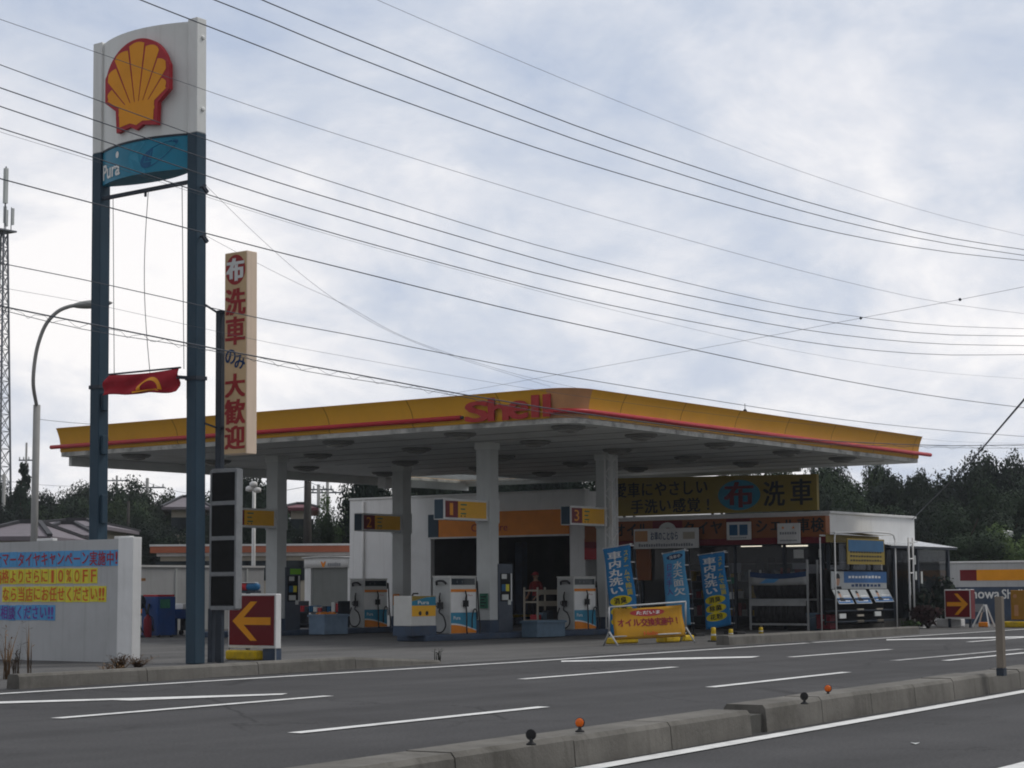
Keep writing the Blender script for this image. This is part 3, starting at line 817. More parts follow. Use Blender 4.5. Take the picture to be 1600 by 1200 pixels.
t, yl, yr, zt, zb = arrow_board('arrow_board', aX, 357, 431, 928, 1013, 1031, False, 'red board with a yellow arrow pointing left on a white casing above yellow weights')
MB().box(aX+.0, aX+.02, yl-.012, yl-.04, 0, zb).build('leg', M['alu'], t)
MB().box(aX+.02, aX+.16, yr+.015, yr+.30, 0, zb-.004).build('foot_box', M['plinth'], t, bevel=.01)
MB().box(aX+.0, aX+.02, yr+.0, yr+.014, 0, zb).build('leg', M['alu'], t)
wg = MB().box(aX-.10, aX+.12, yr+.34, yl-.03, 0.005, .16).build('ballast_weight', M['weight'], base=(aX, (yl+yr)/2, 0), bevel=.03)
tag(wg, 'yellow plastic ballast block on the ground under the left pointing arrow board', 'weight', 'yellow ballast blocks')
# beacon bar on a stand behind the arrow board
c = at(388, 917, 31.6)
t = thing('beacon_light', (c.x, c.y, 0), 'red and blue beacon bar on a dark stand behind the left pointing arrow board', 'beacon')
MB().bar((c.x, c.y, 0), (c.x, c.y, c.z-.09), .05).build('stand', M['steel'], t)
MB().box(c.x-.2, c.x+.2, c.y-.2, c.y+.2, 0, .05).build('foot', M['steel'], t)
MB().box(c.x-.07, c.x+.07, c.y-.22, c.y+.22, c.z-.10, c.z-.06).build('tray', M['steel'], t)
for s_, m_ in ((1, 'red'), (-1, 'bluedark')):
    MB().lathe((c.x, c.y+.005*s_, c.z), [(.03,0),(.062,.0),(.066,.05),(.066,.17),(.055,.215),(.02,.23)], 16, (0,s_,0)).build('dome', M[m_], t)
MB().box(c.x-.05, c.x+.05, c.y-.19, c.y+.19, c.z+.064, c.z+.074).build('lid', M['whitemetal'], t)

# ================================================================== WALL WITH LETTER CARDS
WX = 20.75
t = thing('boundary_wall', (WX+.1, 25, 0), 'white painted wall with rows of blue and yellow letter cards', 'wall')
wl = MB()
wl.box(WX, WX+.16, 22.96, 31.0, 0, 1.93); wl.build('panel', M['wallgrey'], t)
MB().box(WX-.012, WX+.175, 22.62, 22.958, 0, 1.955).build('end_pier', M['white'], t, bevel=.008)
yq = lambda px: onx(px, 840, WX).y
for pa, pb in ((55, 80), (176, 200)):
    MB().box(WX+.03, WX+.13, yq(pb), yq(pa), 1.932, 1.975).build('cap_block', M['whitemetal'], t, bevel=.008)
WF = (Vector((WX, 0, 0)), -VY, VZ)
rows = [('サマータイヤキャンペーン実施中‼', 193, 858.5, 883.5, 'cardblue', 'cardred'),
        ('価格よりさらに10%OFF', 153, 887.5, 911.5, 'cardyellow', 'cardorange'),
        ('なら当店にお任せください‼', 167, 915.5, 940.5, 'cardyellow', 'cardorange'),
        ('ご相談ください‼', 87, 945.5, 969.5, 'cardblue', 'cardpurple')]
for s, pr, pt, pbm, mc_, mt_ in rows:
    cw = (onx(0, pt, WX).y - onx(193, pt, WX).y) / 15.3
    yr = onx(pr, pt, WX).y
    zt, zb = onx(pr, pt, WX).z, onx(pr, pbm, WX).z
    for i, ch in enumerate(reversed(s)):
        ya, yb_ = yr + i*cw, yr + (i+1)*cw
        if ya > 26.6: break
        dz = random.uniform(-.006, .006)
        cd = MB().box(WX-.006, WX-.001, ya+.006, yb_-.004, zb+dz, zt+dz).build('letter_card', M[mc_], t)
        mb = MB(); F = (Vector((WX-.006, yb_, zb+dz)), -VY, VZ)
        if ch in '‼':
            for k in (0, 1): put_text(mb, '!', F, .03+k*.075, .03, .035, zt-zb-.06, .003, .03)
        elif ch in '10%OF': put_text(mb, ch, F, cw*.24 if ch != '1' else cw*.4, .025, cw*(.58 if ch != '1' else .26), zt-zb-.05, .003, .012)
        else: put_char(mb, ch, F, cw*.03, .005, cw*.94, zt-zb-.01, .003, .02)
        mb.build('letter', M[mt_], cd)

# dead weeds and grass along the wall foot
def weed(px, py, h, label, m='straw', n=14, spread=.25, lean=0):
    b = gp(px, py)
    mb = MB()
    for i in range(n):
        a = random.uniform(0, 6.28); r_ = random.uniform(.05, 1)*spread
        p = b + Vector((random.uniform(-.04,.04), random.uniform(-.04,.04), 0)); hh = h*random.uniform(.45, 1)
        q = p + Vector((math.cos(a)*r_*.5, math.sin(a)*r_*.5 , hh*.6)); e = p + Vector((math.cos(a)*r_, math.sin(a)*r_+lean, hh))
        w = Vector((-math.sin(a), math.cos(a), 0))*.008
        mb.add([p-w, p+w, q+w*.8, q-w*.8], [(0,1,2,3)]); mb.add([q-w*.8, q+w*.8, e], [(0,1,2)])
        for k in range(3):
            f = q.lerp(e, random.random()); l = Vector((random.uniform(-1,1), random.uniform(-1,1), random.uniform(-.2,.6)))*.05
            mb.add([f, f+l+w, f+l*1.6, f+l-w], [(0,1,2,3)])
    o = mb.build('weed', M[m], base=b); return tag(o, label, 'weed', 'weeds at the kerb')
weed(10, 1062, .75, 'tall dry brown weed in front of the white wall at the left picture edge', 'straw', 16, .2)
weed(24, 1066, .55, 'dark dried weed stalks leaning beside the tall dry weed at the left edge', 'bark', 14, .14)
weed(48, 1058, .95, 'thin bare weed stalks standing against the white wall under the blue cards', 'straw', 7, .18)
weed(188, 1046, .22, 'low brown grass tuft at the foot of the end of the white wall', 'straw', 70, .3)
weed(215, 1043, .16, 'low straw coloured grass tuft between the wall end and the tall sign', 'straw', 70, .35)
weed(684, 1034, .22, 'small green weed at the low end of the left kerb', 'leafmid', 12, .08)
weed(172, 1052, .12, 'tiny dry grass tuft behind the kerb in front of the white wall', 'straw', 40, .3)

# ================================================================== CANOPY
S = 4.475
CX0, CX1, CY0, CY1 = 31.9, 48.5, 21.95, 37.52
t = thing('station_canopy', ((CX0+CX1)/2, (CY0+CY1)/2, 0), 'wide flat filling station canopy with yellow fascia and red tube on four square columns', 'canopy')
CAN = t
so = MB()
sx0, sx1, sy0, sy1 = CX0+.06, CX1-.06, CY0+.06, CY1-.06
hx, hy = 44.4, 34.5       # the back right corner is roofed with a translucent sheet
so.poly([(sx0+.42,sy0),(sx1,sy0),(sx1,hy),(hx,hy),(hx,sy1),(sx0,sy1),(sx0,sy0+.42),(sx0+.13,sy0+.13)], (Vector(), VX, VY), S, S+.05)
so.build('soffit', M['soffit'], t)
gr = MB()
for k in range(1, 12):
    x = sx0 + (sx1-sx0)*k/12; gr.box(x-.012, x+.012, sy0+.3, hy-.02, S-.010, S-.0015)
gr.build('soffit_joint', M['lampgrey'], t)
MB().box(hx+.02, sx1, hy+.02, sy1, S+.10, S+.11).build('skylight_sheet', M['skylight'], t)
MB().poly([(sx0+.6,sy0+.1),(sx1-.1,sy0+.1),(sx1-.1,hy),(hx,hy),(hx,sy1-.1),(sx0+.1,sy1-.1),(sx0+.1,sy0+.6)], (Vector(), VX, VY), S+.40, S+.44).build('roof_deck', M['steel'], t)
def path(off, r=.55, n=8):      # the outline of the canopy, rounded corners, pushed outward by off
    pts = []
    for cx_, cy_, a0 in ((CX0+r, CY0+r, 180), (CX1-.12, CY0+.12, 270), (CX1-.12, CY1-.12, 0), (CX0+.12, CY1-.12, 90)):
        rr = r if a0 == 180 else .12
        if a0 == 180: cx_, cy_ = CX0+rr, CY0+rr
        for i in range(n+1):
            a = R(a0 + 90*i/n); pts.append((cx_ + (rr+off)*math.cos(a), cy_ + (rr+off)*math.sin(a), a0, i))
    return pts
def sweep(prof, sel=None, closed=True):
    rings = [[Vector((x, y, z)) for x, y, a, i in path(o)] for o, z in prof]
    mb = MB(); n = len(rings[0])
    rng = range(n) if sel is None else sel
    for i in rng:
        j = (i+1) % n
        for k in range(len(prof)-1):
            mb.add([rings[k][i], rings[k][j], rings[k+1][j], rings[k+1][i]], [(0,1,2,3)], 0, False)
    return mb
prof_y = [(.012, S+.10), (.035, S+.14), (.03, S+.22), (.035, S+.32), (.055, S+.44), (.09, S+.56), (.135, S+.68), (.15, S+.70), (.12, S+.705), (.05, S+.60), (-.04, S+.42)]
npth = len(path(0))
corner = list(range(0, 8))
rest = [i for i in range(npth) if i not in corner]
def fin(mb, name, m, par):
    o = mb.build(name, m, par, flip=True)
    bm = bmesh.new(); bm.from_mesh(o.data); bmesh.ops.remove_doubles(bm, verts=bm.verts, dist=.0005)
    for f in bm.faces: f.smooth = True
    bmesh.ops.recalc_face_normals(bm, faces=bm.faces); bm.to_mesh(o.data); bm.free()
    md = o.modifiers.new('edge', 'EDGE_SPLIT'); md.split_angle = R(45)
    return o
fin(sweep(prof_y, rest), 'fascia', M['fascia'], t)
fc = fin(sweep(prof_y, corner), 'fascia_corner', M['tan'], t)
fin(sweep([(-.05, S-.002), (.0, S-.004), (.004, S+.098), (.010, S+.099)]), 'soffit_rim', M['rim'], t)
# the gutter that hangs under the two far edges
MB().box(sx0+.2, sx1-.002, CY1-.16, CY1-.06, S-.23, S-.003).build('gutter', M['soffit'], t)
MB().box(CX1-.16, CX1-.061, hy-9, CY1-.162, S-.10, S-.003).build('gutter', M['soffit'], t)
# red tube round the fascia; it stops either side of the lettering
zt_ = S + .235; to = .10
def tube_at(pts): return MB().tube(pts, .052, 10)
yL0 = onx(720, 655, CX0-to).y; yL1 = onx(866, 648, CX0-to).y
tube_at([(CX0-to, CY1+.20, zt_), (CX0-to, yL0, zt_)]).build('red_tube', M['pipe'], t)
arc = []
rr = .55 + to
arc.append((CX0-to, yL1, zt_-.02))
for i in range(9):
    a = R(180 + 90*i/8); arc.append((CX0+.55 + rr*math.cos(a), CY0+.55 + rr*math.sin(a), zt_))
arc.append((CX1+.52, CY0-to, zt_))
tube_at(arc).build('red_tube', M['pipe'], t)
MB().lathe((CX0-to, yL0-.002, zt_), [(.03,0),(.03,.06),(.012,.07)], 10, (0,-1,0)).build('tube_end', M['steel'], t)
# Shell lettering
LX = CX0 - .115
ls = [('s', 728, 765), ('h', 764, 796), ('e', 795, 826), ('l', 830, 843), ('l', 848, 861)]
for ch, a, b in ls:
    ya, yb_ = onx(a, 645, LX).y, onx(b, 645, LX).y
    tall = ch in 'hl'
    F = (Vector((LX, ya, S+.13)), -VY, VZ)
    w = ya - yb_
    vs, fs = glyph('S' if ch == 's' else ch, .03)
    xs = [p[0] for p in vs]; ys = [p[1] for p in vs]
    hh = .46 if tall else .36
    if ch == 's': hh = .41
    mb = MB()
    pts = [((x-min(xs))/(max(xs)-min(xs))*w*.93, (y-min(ys))/(max(ys)-min(ys))*hh) for x, y in vs]
    P, r_, u_ = F; n_ = r_.cross(u_)
    k = len(pts)
    mb.v = [P + r_*x + u_*y + n_*.006 for x, y in pts] + [P + r_*x + u_*y - n_*.02 for x, y in pts]
    ed = {}
    for f in fs:
        for i in range(len(f)):
            e = (f[i], f[(i+1) % len(f)]); ed[e] = 1
    mb.f = [list(f) for f in fs] + [[i+k for i in f[::-1]] for f in fs] + [[a_, b_, b_+k, a_+k] for a_, b_ in ed if (b_, a_) not in ed]
    mb.m = [0]*len(mb.f); mb.sm = [False]*len(mb.f)
    base_v, base_f = list(mb.v), [list(f) for f in mb.f]
    if not ch == 'l':
        for q, (da, db) in enumerate(((.028,.014),(-.028,.014),(-.028,-.014),(.028,-.014))):
            off = r_*da + u_*db + n_*(.0012*(q+1))
            mb.add([v + off for v in base_v], base_f)
    mb.build('fascia_letter', M['redtxt'], t, flip=False)
# columns
COLS = [(35.2, 26.6), (40.2, 26.65), (35.3, 33.3), (40.15, 33.25)]
for x, y in COLS:
    c = MB().box(x-.175, x+.175, y-.19, y+.19, .42, S-.003).build('column', M['column'], t, bevel=.012)
    MB().box(x-.195, x+.195, y-.21, y+.21, .12, .418).build('plinth', M['plinth'], c, bevel=.01)
    MB().box(x-.19, x+.19, y-.205, y+.205, 2.62, 3.17).build('sleeve', M['column'], c, bevel=.006)
    MB().box(x-.20, x+.20, y-.215, y+.215, S-.16, S-.004).build('collar', M['soffit'], c)
# lamps under the canopy
first = None
for X in (32.7, 35.5, 38.9, 42.2, 45.2):
    for Y in (22.6, 25.45, 28.95, 32.1, 35.6):
        if X > 44 and Y > 34: continue
        if first is None:
            l = thing('canopy_lamp', (X, Y, S-.003), 'grey flush lamp under the station canopy, one of a regular grid', 'lamp', 'lamps under the canopy')
            MB().lathe((X, Y, S-.004), [(.36,0),(.36,-.03),(.31,-.065),(.24,-.075)], 24).build('housing', M['lampgrey'], l)
            MB().lathe((X, Y, S-.079), [(.235,0),(.22,-.03),(.12,-.055),(.0,-.062)], 24).build('diffuser', M['lampglass'], l)
            first = l; fx, fy = X, Y
        else: dup(first, (X-fx, Y-fy, 0))
# small fitting on the roof edge and a loudspeaker
b = ony(1167, 641, CY0-.1)
o = MB().lathe((b.x, b.y+.05, b.z-.06), [(.05,0),(.05,.05),(.03,.08),(.008,.10),(.008,.22)], 12).build('roof_fitting', M['steel'])
tag(o, 'tiny dark fitting standing on the top edge of the yellow canopy fascia', 'fitting')
b = gp(603, 752, S-.22)
t2 = thing('loudspeaker', (b.x, b.y, S-.42), 'pale box loudspeaker hanging under the far edge of the canopy', 'loudspeaker')
MB().box(b.x-.2, b.x+.2, b.y-.15, b.y+.15, S-.42, S-.10).build('cabinet', M['whitemetal'], t2, bevel=.03)
MB().box(b.x-.03, b.x+.03, b.y-.03, b.y+.03, S-.10, S-.004).build('bracket', M['steel'], t2)

# pump number boards, standing out to the left of each column
def pump_sign(x, y, digit, label, dim=1.0):
    z0, z1 = 2.66, 3.13; x1 = x-.19; x0 = x1-1.62; yf = y-.16
    t = thing('pump_number_sign', (x1, y, z0), label, 'sign', 'pump number signs on the canopy columns')
    cs = MB().box(x0, x1, yf, y+.13, z0, z1).build('casing', M['whitemetal'], t, bevel=.01)
    MB().poly(rect(.02,.02,.27,z1-z0-.02), (Vector((x0, y+.13, z0)), -VY, VZ), .001, .005).build('end_plate', M['pole'], cs)
    F = (Vector((x0, yf, z0)), VX, VZ)
    MB().poly(rect(.05,.05,.50,z1-z0-.05), F, .001, .006).build('red_square', M['signred'], cs)
    MB().poly(rect(.502,.05,1.55,z1-z0-.05), F, .001, .005).build('yellow_plate', M['yellow'], cs)
    mb = MB(); put_text(mb, digit, F, .20 if digit == '1' else .16, .10, .12 if digit == '1' else .2, .27, .008, .004); mb.build('number', M['emblemyellow'], cs)
    mb = MB()
    for k, (w_, h_) in enumerate(((.22,.03),(.16,.03),(.2,.03))): mb.poly(rect(.60, .33-k*.10, .60+w_, .33-k*.10+h_), F, .006)
    mb.build('small_mark', M['green'], cs)
    mb = MB(); mb.poly(ellipse(.62,.09,.02,.02,10), F, .006); mb.poly(ellipse(.75,.09,.02,.02,10), F, .006); mb.build('dot', M['darktxt'], cs)
pump_sign(*COLS[0], '1', 'yellow pump number sign with a red square reading 1 on the near left canopy column')
pump_sign(*COLS[1], '3', 'yellow pump number sign with a red square on the column beside the blue banner flags')
pump_sign(*COLS[3], '2', 'dim yellow pump number sign on the column in front of the white garage wall')
pump_sign(*COLS[2], '4', 'plain yellow pump number sign between the price board and the far left column')

# ================================================================== PUMP ISLANDS
def island(x0, x1, y, label):
    t = thing('pump_island', ((x0+x1)/2, y, 0), label, 'pump island', 'pump islands under the canopy')
    MB().box(x0, x1, y-.42, y+.42, 0, .14).build('kerb_stone', M['plinth'], t, bevel=.03)
    return t
island(32.45, 41.6, 26.6, 'long dark blue grey kerbed island carrying the two near fuel pumps')
island(33.0, 41.3, 33.3, 'dark kerbed island carrying the fuel pump by the far columns')
PX0, PX1 = ony(704, 950, 26.35).x, ony(744, 950, 26.35).x
print('PUMP X', PX0, PX1, 'top z', ony(722, 901, 26.35).z)
PY0, PY1, PZ0 = 26.35, 26.85, .14
PZ1 = ony(722, 901.5, PY0).z
t = thing('fuel_pump', ((PX0+PX1)/2, 26.6, PZ0), 'white fuel pump with blue and orange lower panel beside the near left canopy column', 'fuel pump', 'fuel pumps')
PUMP = t
bd = MB().box(PX0, PX1, PY0, PY1, PZ0, PZ1).build('body', M['pumpwhite'], t, bevel=.015)
F = (Vector((PX0, PY0, PZ0)), VX, VZ); w, h = PX1-PX0, PZ1-PZ0
MB().poly(rect(.03, h*.86, w-.05, h*.975), F, .002, .010).build('display', M['window'], t, bevel=.003)
mb = MB()
for x in (.22, .42): put_text(mb, '0', F, w*x, h*.895, .035, .05, .012, .0)
mb.build('display_digit', M['greytxt'], t)
MB().poly(rect(.006, h*.735, w-.006, h*.785), F, .002, .007).build('stripe', M['orange'], t)
MB().poly(rect(.012, h*.375, w-.012, h*.73), F, .002, .006).build('white_panel', M['whitetxt'], t)
MB().poly(rect(.006, .012, w-.006, h*.372), F, .002, .006).build('blue_panel', M['bluelight'], t)
mb = MB(); mb.poly([(.008,.014),(w-.008,.014),(w-.008,h*.05)] + [(w-.008-(w-.016)*k/8, h*(.05+.11*math.sin(math.pi/2*k/8))) for k in range(1, 9)], F, .008); mb.build('orange_wave', M['orange'], t)
mb = MB(); mb.poly([(w-.008,h*.05)] + [(w-.008-(w-.016)*k/8, h*(.05+.11*math.sin(math.pi/2*k/8))) for k in range(1, 9)] + [(w-.008-(w-.016)*k/8, h*(.062+.125*math.sin(math.pi/2*k/8))) for k in range(8, -1, -1)], F, .0095); mb.build('white_wave', M['whitetxt'], t)
mb = MB(); put_text(mb, 'Pura', F, .10, h*.25, .24, .075, .008, .01); mb.build('lettering', M['whitetxt'], t)
mb = MB(); put_text(mb, 'Pura', F, w-.30, h*.66, .16, .04, .008, .0); mb.build('small_lettering', M['redtxt'], t)
MB().box(PX0-.008, PX0+.02, PY0+.02, PY1-.02, PZ0+.01, PZ1-.02).build('hose_side', M['pumpside'], t, bevel=.004)
MB().box(PX0-.012, PX1+.012, PY0-.012, PY1+.012, PZ1, PZ1+.025).build('top_cap', M['pumpwhite'], t, bevel=.006)
def nozzle(p, n, nm='nozzle'):
    side = n.cross(VZ)
    mb = MB()
    mb.obox(p + n*.05, n*.045, side*.05, VZ*.07)
    mb.tube([p + n*.06 + VZ*.07, p + n*.07 + VZ*.18, p + n*.04 + VZ*.28], [.026,.02,.014], 8)
    mb.tube([p + n*.07 - VZ*.05 + side*.0, p + n*.11 - VZ*.02 + side*.07, p + n*.09 + VZ*.05 + side*.08], .012, 6)
    return mb.build(nm, M['rubber'], t)
nozzle(Vector((PX0+w*.52, PY0, PZ0+h*.53)), Vector((0,-1,0)))
nozzle(Vector((PX0-.008, 26.6, PZ0+h*.50)), Vector((-1,0,0)))
def curve(pts, n=8):
    P = [Vector(p) for p in pts]; o = []
    P = [P[0]*2-P[1]] + P + [P[-1]*2-P[-2]]
    for i in range(1, len(P)-2):
        for k in range(n):
            s = k/n; a, b, c, d = P[i-1:i+3]
            o.append(.5*((2*b) + (c-a)*s + (2*a-5*b+4*c-d)*s*s + (3*b-a-3*c+d)*s**3))
    o.append(P[-2]); return o
X = PX0; z = PZ0; y = PY0
MB().tube(curve([(X+w*.52,y-.06,z+h*.48),(X+w*.53,y-.07,z+h*.3),(X+w*.52,y-.09,z+.0),(X+w*.66,y-.12,z-.10),(X+w*.9,y-.12,z-.08),(X+w*1.02,y-.1,z+.1),(X+w*1.03,y-.05,z+h*.4),(X+w*1.02,y-.02,z+h*.9)]), .018, 7).build('hose', M['rubber'], t)
MB().tube(curve([(X+w*.80,y-.03,z+h*.10),(X+w*.76,y-.06,z+h*.28),(X+w*.82,y-.07,z+h*.42),(X+w*.95,y-.05,z+h*.40),(X+w*1.0,y-.04,z+h*.25)]), .015, 7).build('hose', M['rubber'], t)
MB().tube(curve([(X-.06,26.6,z+h*.45),(X-.06,26.62,z+h*.38),(X-.08,26.48,z+h*.30),(X-.09,26.42,z+h*.14),(X-.08,26.55,z+h*.03),(X-.07,26.75,z+h*.06),(X-.07,26.80,z+h*.25),(X-.06,26.74,z+h*.42)]), .017, 7).build('hose', M['rubber'], t)
MB().tube(curve([(X-.03,26.45,z+h*.88),(X-.10,26.5,z+h*.93),(X-.11,26.65,z+h*.92),(X-.03,26.72,z+h*.87)]), .026, 7).build('handle', M['rubber'], t)
MB().box(PX1-.01, PX1+.05, PY0-.01, PY0+.05, PZ0+h*.80, PZ0+h*.93).build('hose_hanger', M['rubber'], t)
dup(t, (COLS[1][0]-COLS[0][0]-.12, .05, 0), 'white fuel pump with blue and orange lower panel behind the left blue banner flag')
dup(t, (COLS[3][0]-COLS[0][0]-.10, 6.68, 0), 'shaded white fuel pump on the far island in front of the white garage wall')

# payment terminals
KX0, KX1 = ony(781, 940, 26.35).x, ony(803, 940, 26.35).x
kz = ony(790, 881, 26.35).z
t = thing('payment_terminal', ((KX0+KX1)/2, 26.6, .14), 'tall dark payment terminal right of the near left canopy column', 'terminal', 'payment terminals')
MB().box(KX0, KX1, 26.38, 26.86, .14, kz).build('cabinet', M['kiosk'], t, bevel=.012)
F = (Vector((KX0, 26.38, .14)), VX, VZ); w2, h2 = KX1-KX0, kz-.14
MB().poly(rect(w2*.12, h2*.45, w2*.80, h2*.86), F, .001, .006).build('recess', M['black'], t)
MB().poly(rect(w2*.84, h2*.45, w2*.92, h2*.86), F, .001, .012).build('edge_trim', M['whitemetal'], t)
MB().poly(rect(w2*.20, h2*.78, w2*.55, h2*.85), F, .007, .010).build('notice', M['paper'], t)
MB().poly(rect(w2*.20, h2*.60, w2*.48, h2*.70), F, .007, .010).build('screen', M['bluedark'], t)
MB().poly(rect(w2*.48, h2*.60, w2*.72, h2*.70), F, .007, .010).build('yellow_notice', M['cardyellow'], t)
MB().poly(rect(w2*.20, h2*.47, w2*.62, h2*.55), F, .007, .03).build('keypad', M['paper'], t)
MB().poly(rect(w2*.64, h2*.40, w2*.84, h2*.47), F, .001, .012).build('card_slot', M['paper'], t)
t2 = dup(t, (.10, 6.70, 0), 'tall dark payment terminal with a lime strip beside the far left canopy column')
MB().poly(rect(w2*.28, h2*.885, w2*1.0, h2*.975), (Vector((KX0+.10, 33.08, .14)), VX, VZ), .001, .008).build('lime_display', M['lime'], t2)

# service cabinet at the head of the island
cx0, cx1 = ony(643, 960, 26.25).x, ony(681, 960, 26.25).x
cz = ony(660, 931, 26.25).z
t = thing('service_cabinet', ((cx0+cx1)/2, 26.5, .14), 'low white cabinet with blue and yellow panels at the near pump island end', 'cabinet')
mb = MB()
mb.box(cx0, cx1, 26.25, 26.75, .34, cz); mb.build('body', M['pumpwhite'], t, bevel=.01)
MB().box(cx0-.01, cx1+.01, 26.24, 26.76, .135, .338).build('base', M['plinth'], t)
F = (Vector((cx0, 26.25, .34)), VX, VZ); w2, h2 = cx1-cx0, cz-.34
MB().poly([(.01,h2*.68),(w2-.01,h2*.68),(w2-.01,h2*.97),(w2*.6,h2*.95),(.01,h2*.82)], F, .001, .006).build('blue_panel', M['blue'], t)
mb = MB(); mb.poly([(.01,h2*.825),(w2*.6,h2*.955),(w2-.01,h2*.975),(w2-.01,h2*.995),(.01,h2*.995)], F, .001, .006); mb.build('green_corner', M['billboard'], t)
MB().poly(rect(.01,h2*.32,w2-.01,h2*.675), F, .001, .006).build('yellow_panel', M['yellow'], t)
mb = MB(); put_text(mb, 'Pura', F, w2*.25, h2*.72, w2*.45, h2*.12, .008, .01); mb.build('lettering', M['whitetxt'], t)
mb = MB(); mb.poly(ellipse(w2*.34,h2*.42,.05,.05,12), F, .008); mb.poly(ellipse(w2*.62,h2*.42,.05,.05,12), F, .008); mb.build('hole', M['darktxt'], t)
MB().tube([(cx0+.2,26.4,cz),(cx0+.25,26.4,cz+.05),(cx0+.4,26.4,cz+.05)], .02, 6).build('tap', M['rubber'], t)
# notices on the columns
def notice(px, py, X, w_, h_, m, label):
    c = onx(px, py, X); 
    t = thing('notice', c, label, 'notice')
    MB().obox(c, (.02,0,0), (0,w_/2,0), (0,0,h_/2)).build('plate', M[m], t, bevel=.006)
    F = (Vector((c.x-.02, c.y+w_/2, c.z-h_/2)), -VY, VZ); mb = MB()
    for k in range(4): mb.poly(rect(w_*.15, h_*(.14+k*.2), w_*(.65+.2*(k%2)), h_*(.22+k*.2)), F, .003)
    mb.build('print', M['darktxt'], t)
notice(756, 939, 34.99, .22, .34, 'green', 'dark green notice plate on the left face of the near left canopy column')
notice(619, 937, 39.93, .20, .30, 'orange', 'orange notice plate on the left face of the column by the far pump')
# plastic boxes and trolley
def crate(name, X0, X1, Y0, Y1, h_, m, label, cat, inner=None):
    t = thing(name, ((X0+X1)/2, (Y0+Y1)/2, 0), label, cat)
    mb = MB(); e = .025
    mb.box(X0, X1, Y0, Y0+e, 0.02, h_); mb.box(X0, X1, Y1-e, Y1, 0.02, h_); mb.box(X0, X0+e, Y0+e, Y1-e, 0.02, h_); mb.box(X1-e, X1, Y0+e, Y1-e, 0.02, h_); mb.box(X0+e, X1-e, Y0+e, Y1-e, 0.02, .06)
    mb.build('shell', M[m], t, bevel=.008)
    mr = MB(); g_ = .03
    mr.box(X0-g_, X1+g_, Y0-g_, Y0-.002, h_-.06, h_-.01); mr.box(X0-g_, X0-.002, Y0, Y1, h_-.06, h_-.01); mr.box(X1+.002, X1+g_, Y0, Y1, h_-.06, h_-.01); mr.box(X0-g_, X1+g_, Y1+.002, Y1+g_, h_-.06, h_-.01)
    mr.build('rim', M[m], t)
    if inner:
        mb = MB()
        for k in range(8):
            c_ = Vector((random.uniform(X0+.12, X1-.12), random.uniform(Y0+.12, Y1-.12), h_-.02)); mb.lathe(c_, [(.02,-.12),(.09,-.06),(.10,0),(.07,.05),(.0,.08)], 9)
        mb.build('contents', M[inner], t)
    return t
a = ony(820, 995, 26.05); b = ony(864, 995, 26.05)
crate('water_tub', a.x, b.x, 25.7, 26.14, .40, 'crate', 'translucent pale blue tub on the ground in front of the near pump island', 'tub')
a = ony(488, 995, 32.7); b = ony(525, 995, 32.7)
crate('towel_bin', a.x, b.x, 32.3, 32.82, .52, 'cratepale', 'pale blue bin full of orange cloths near the far payment terminal', 'bin', 'orange')
a = ony(843, 985, 27.4); b = ony(875, 985, 27.4)
t = thing('tool_trolley', ((a.x+b.x)/2, 27.6, 0), 'light two shelf tool trolley standing beyond the near pump island', 'trolley')
for x in (a.x, b.x):
    for y in (27.45, 27.85): MB().box(x-.018, x+.018, y-.018, y+.018, 0.05, 1.16).build('leg', M['beige'], t)
for z in (.35, .80, 1.08):
    MB().box(a.x+.02, b.x-.02, 27.45, 27.85, z-.02, z+.02).build('shelf', M['beige'], t)
    MB().box(a.x+.02, b.x-.02, 27.43, 27.448, z-.10, z+.02).build('shelf_lip', M['beige'], t)
for x in (a.x, b.x): MB().lathe((x, 27.45, .05), [(.0,-.015),(.05,-.015),(.05,.015),(.0,.015)], 12, VX).build('caster', M['rubber'], t)
for k in range(3): MB().box(a.x+.1+k*.25, a.x+.28+k*.25, 27.55, 27.75, .372, .372+.12+.05*k).build('tool_box', M[('red','crate','steel')[k]], t)

# ================================================================== STATION BUILDING
BX = 45.8
GY0, GY1, GZ = 31.1, 40.05, 3.93        # tall garage block
SY0, SZ = 23.33, 3.06                   # low shop block
oy0, oy1 = onx(890, 835, BX).y, onx(673, 835, BX).y
oz = onx(690, 841, BX).z
t = thing('garage_building', (BX+4, (GY0+GY1)/2, 0), 'tall white service garage block with a dark open bay under a yellow band', 'building')
GAR = t
wl = MB(); T = .18
wl.box(BX, BX+T, oy1, GY1, 0, GZ); wl.box(BX, BX+T, GY0, oy0, 0, GZ); wl.box(BX, BX+T, oy0, oy1, oz, GZ)
wl.box(BX+T, BX+8, GY1-T, GY1, 0, GZ); wl.box(BX+T, BX+8, GY0, GY0+T, 0, GZ); wl.box(BX+8-T, BX+8, GY0+T, GY1-T, 0, GZ)
wl.build('wall', M['white'], t)
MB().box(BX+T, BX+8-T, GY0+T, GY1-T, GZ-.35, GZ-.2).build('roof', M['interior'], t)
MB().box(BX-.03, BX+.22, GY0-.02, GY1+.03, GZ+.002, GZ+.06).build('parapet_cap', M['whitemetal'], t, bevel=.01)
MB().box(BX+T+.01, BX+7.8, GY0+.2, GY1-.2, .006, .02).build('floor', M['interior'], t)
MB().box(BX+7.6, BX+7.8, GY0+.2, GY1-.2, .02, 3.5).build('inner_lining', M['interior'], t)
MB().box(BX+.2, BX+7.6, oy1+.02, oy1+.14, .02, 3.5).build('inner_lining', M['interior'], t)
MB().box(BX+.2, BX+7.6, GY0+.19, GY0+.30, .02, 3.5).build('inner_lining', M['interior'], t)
bz0, bz1 = onx(840, 835.5, BX).z, onx(840, 797, BX).z
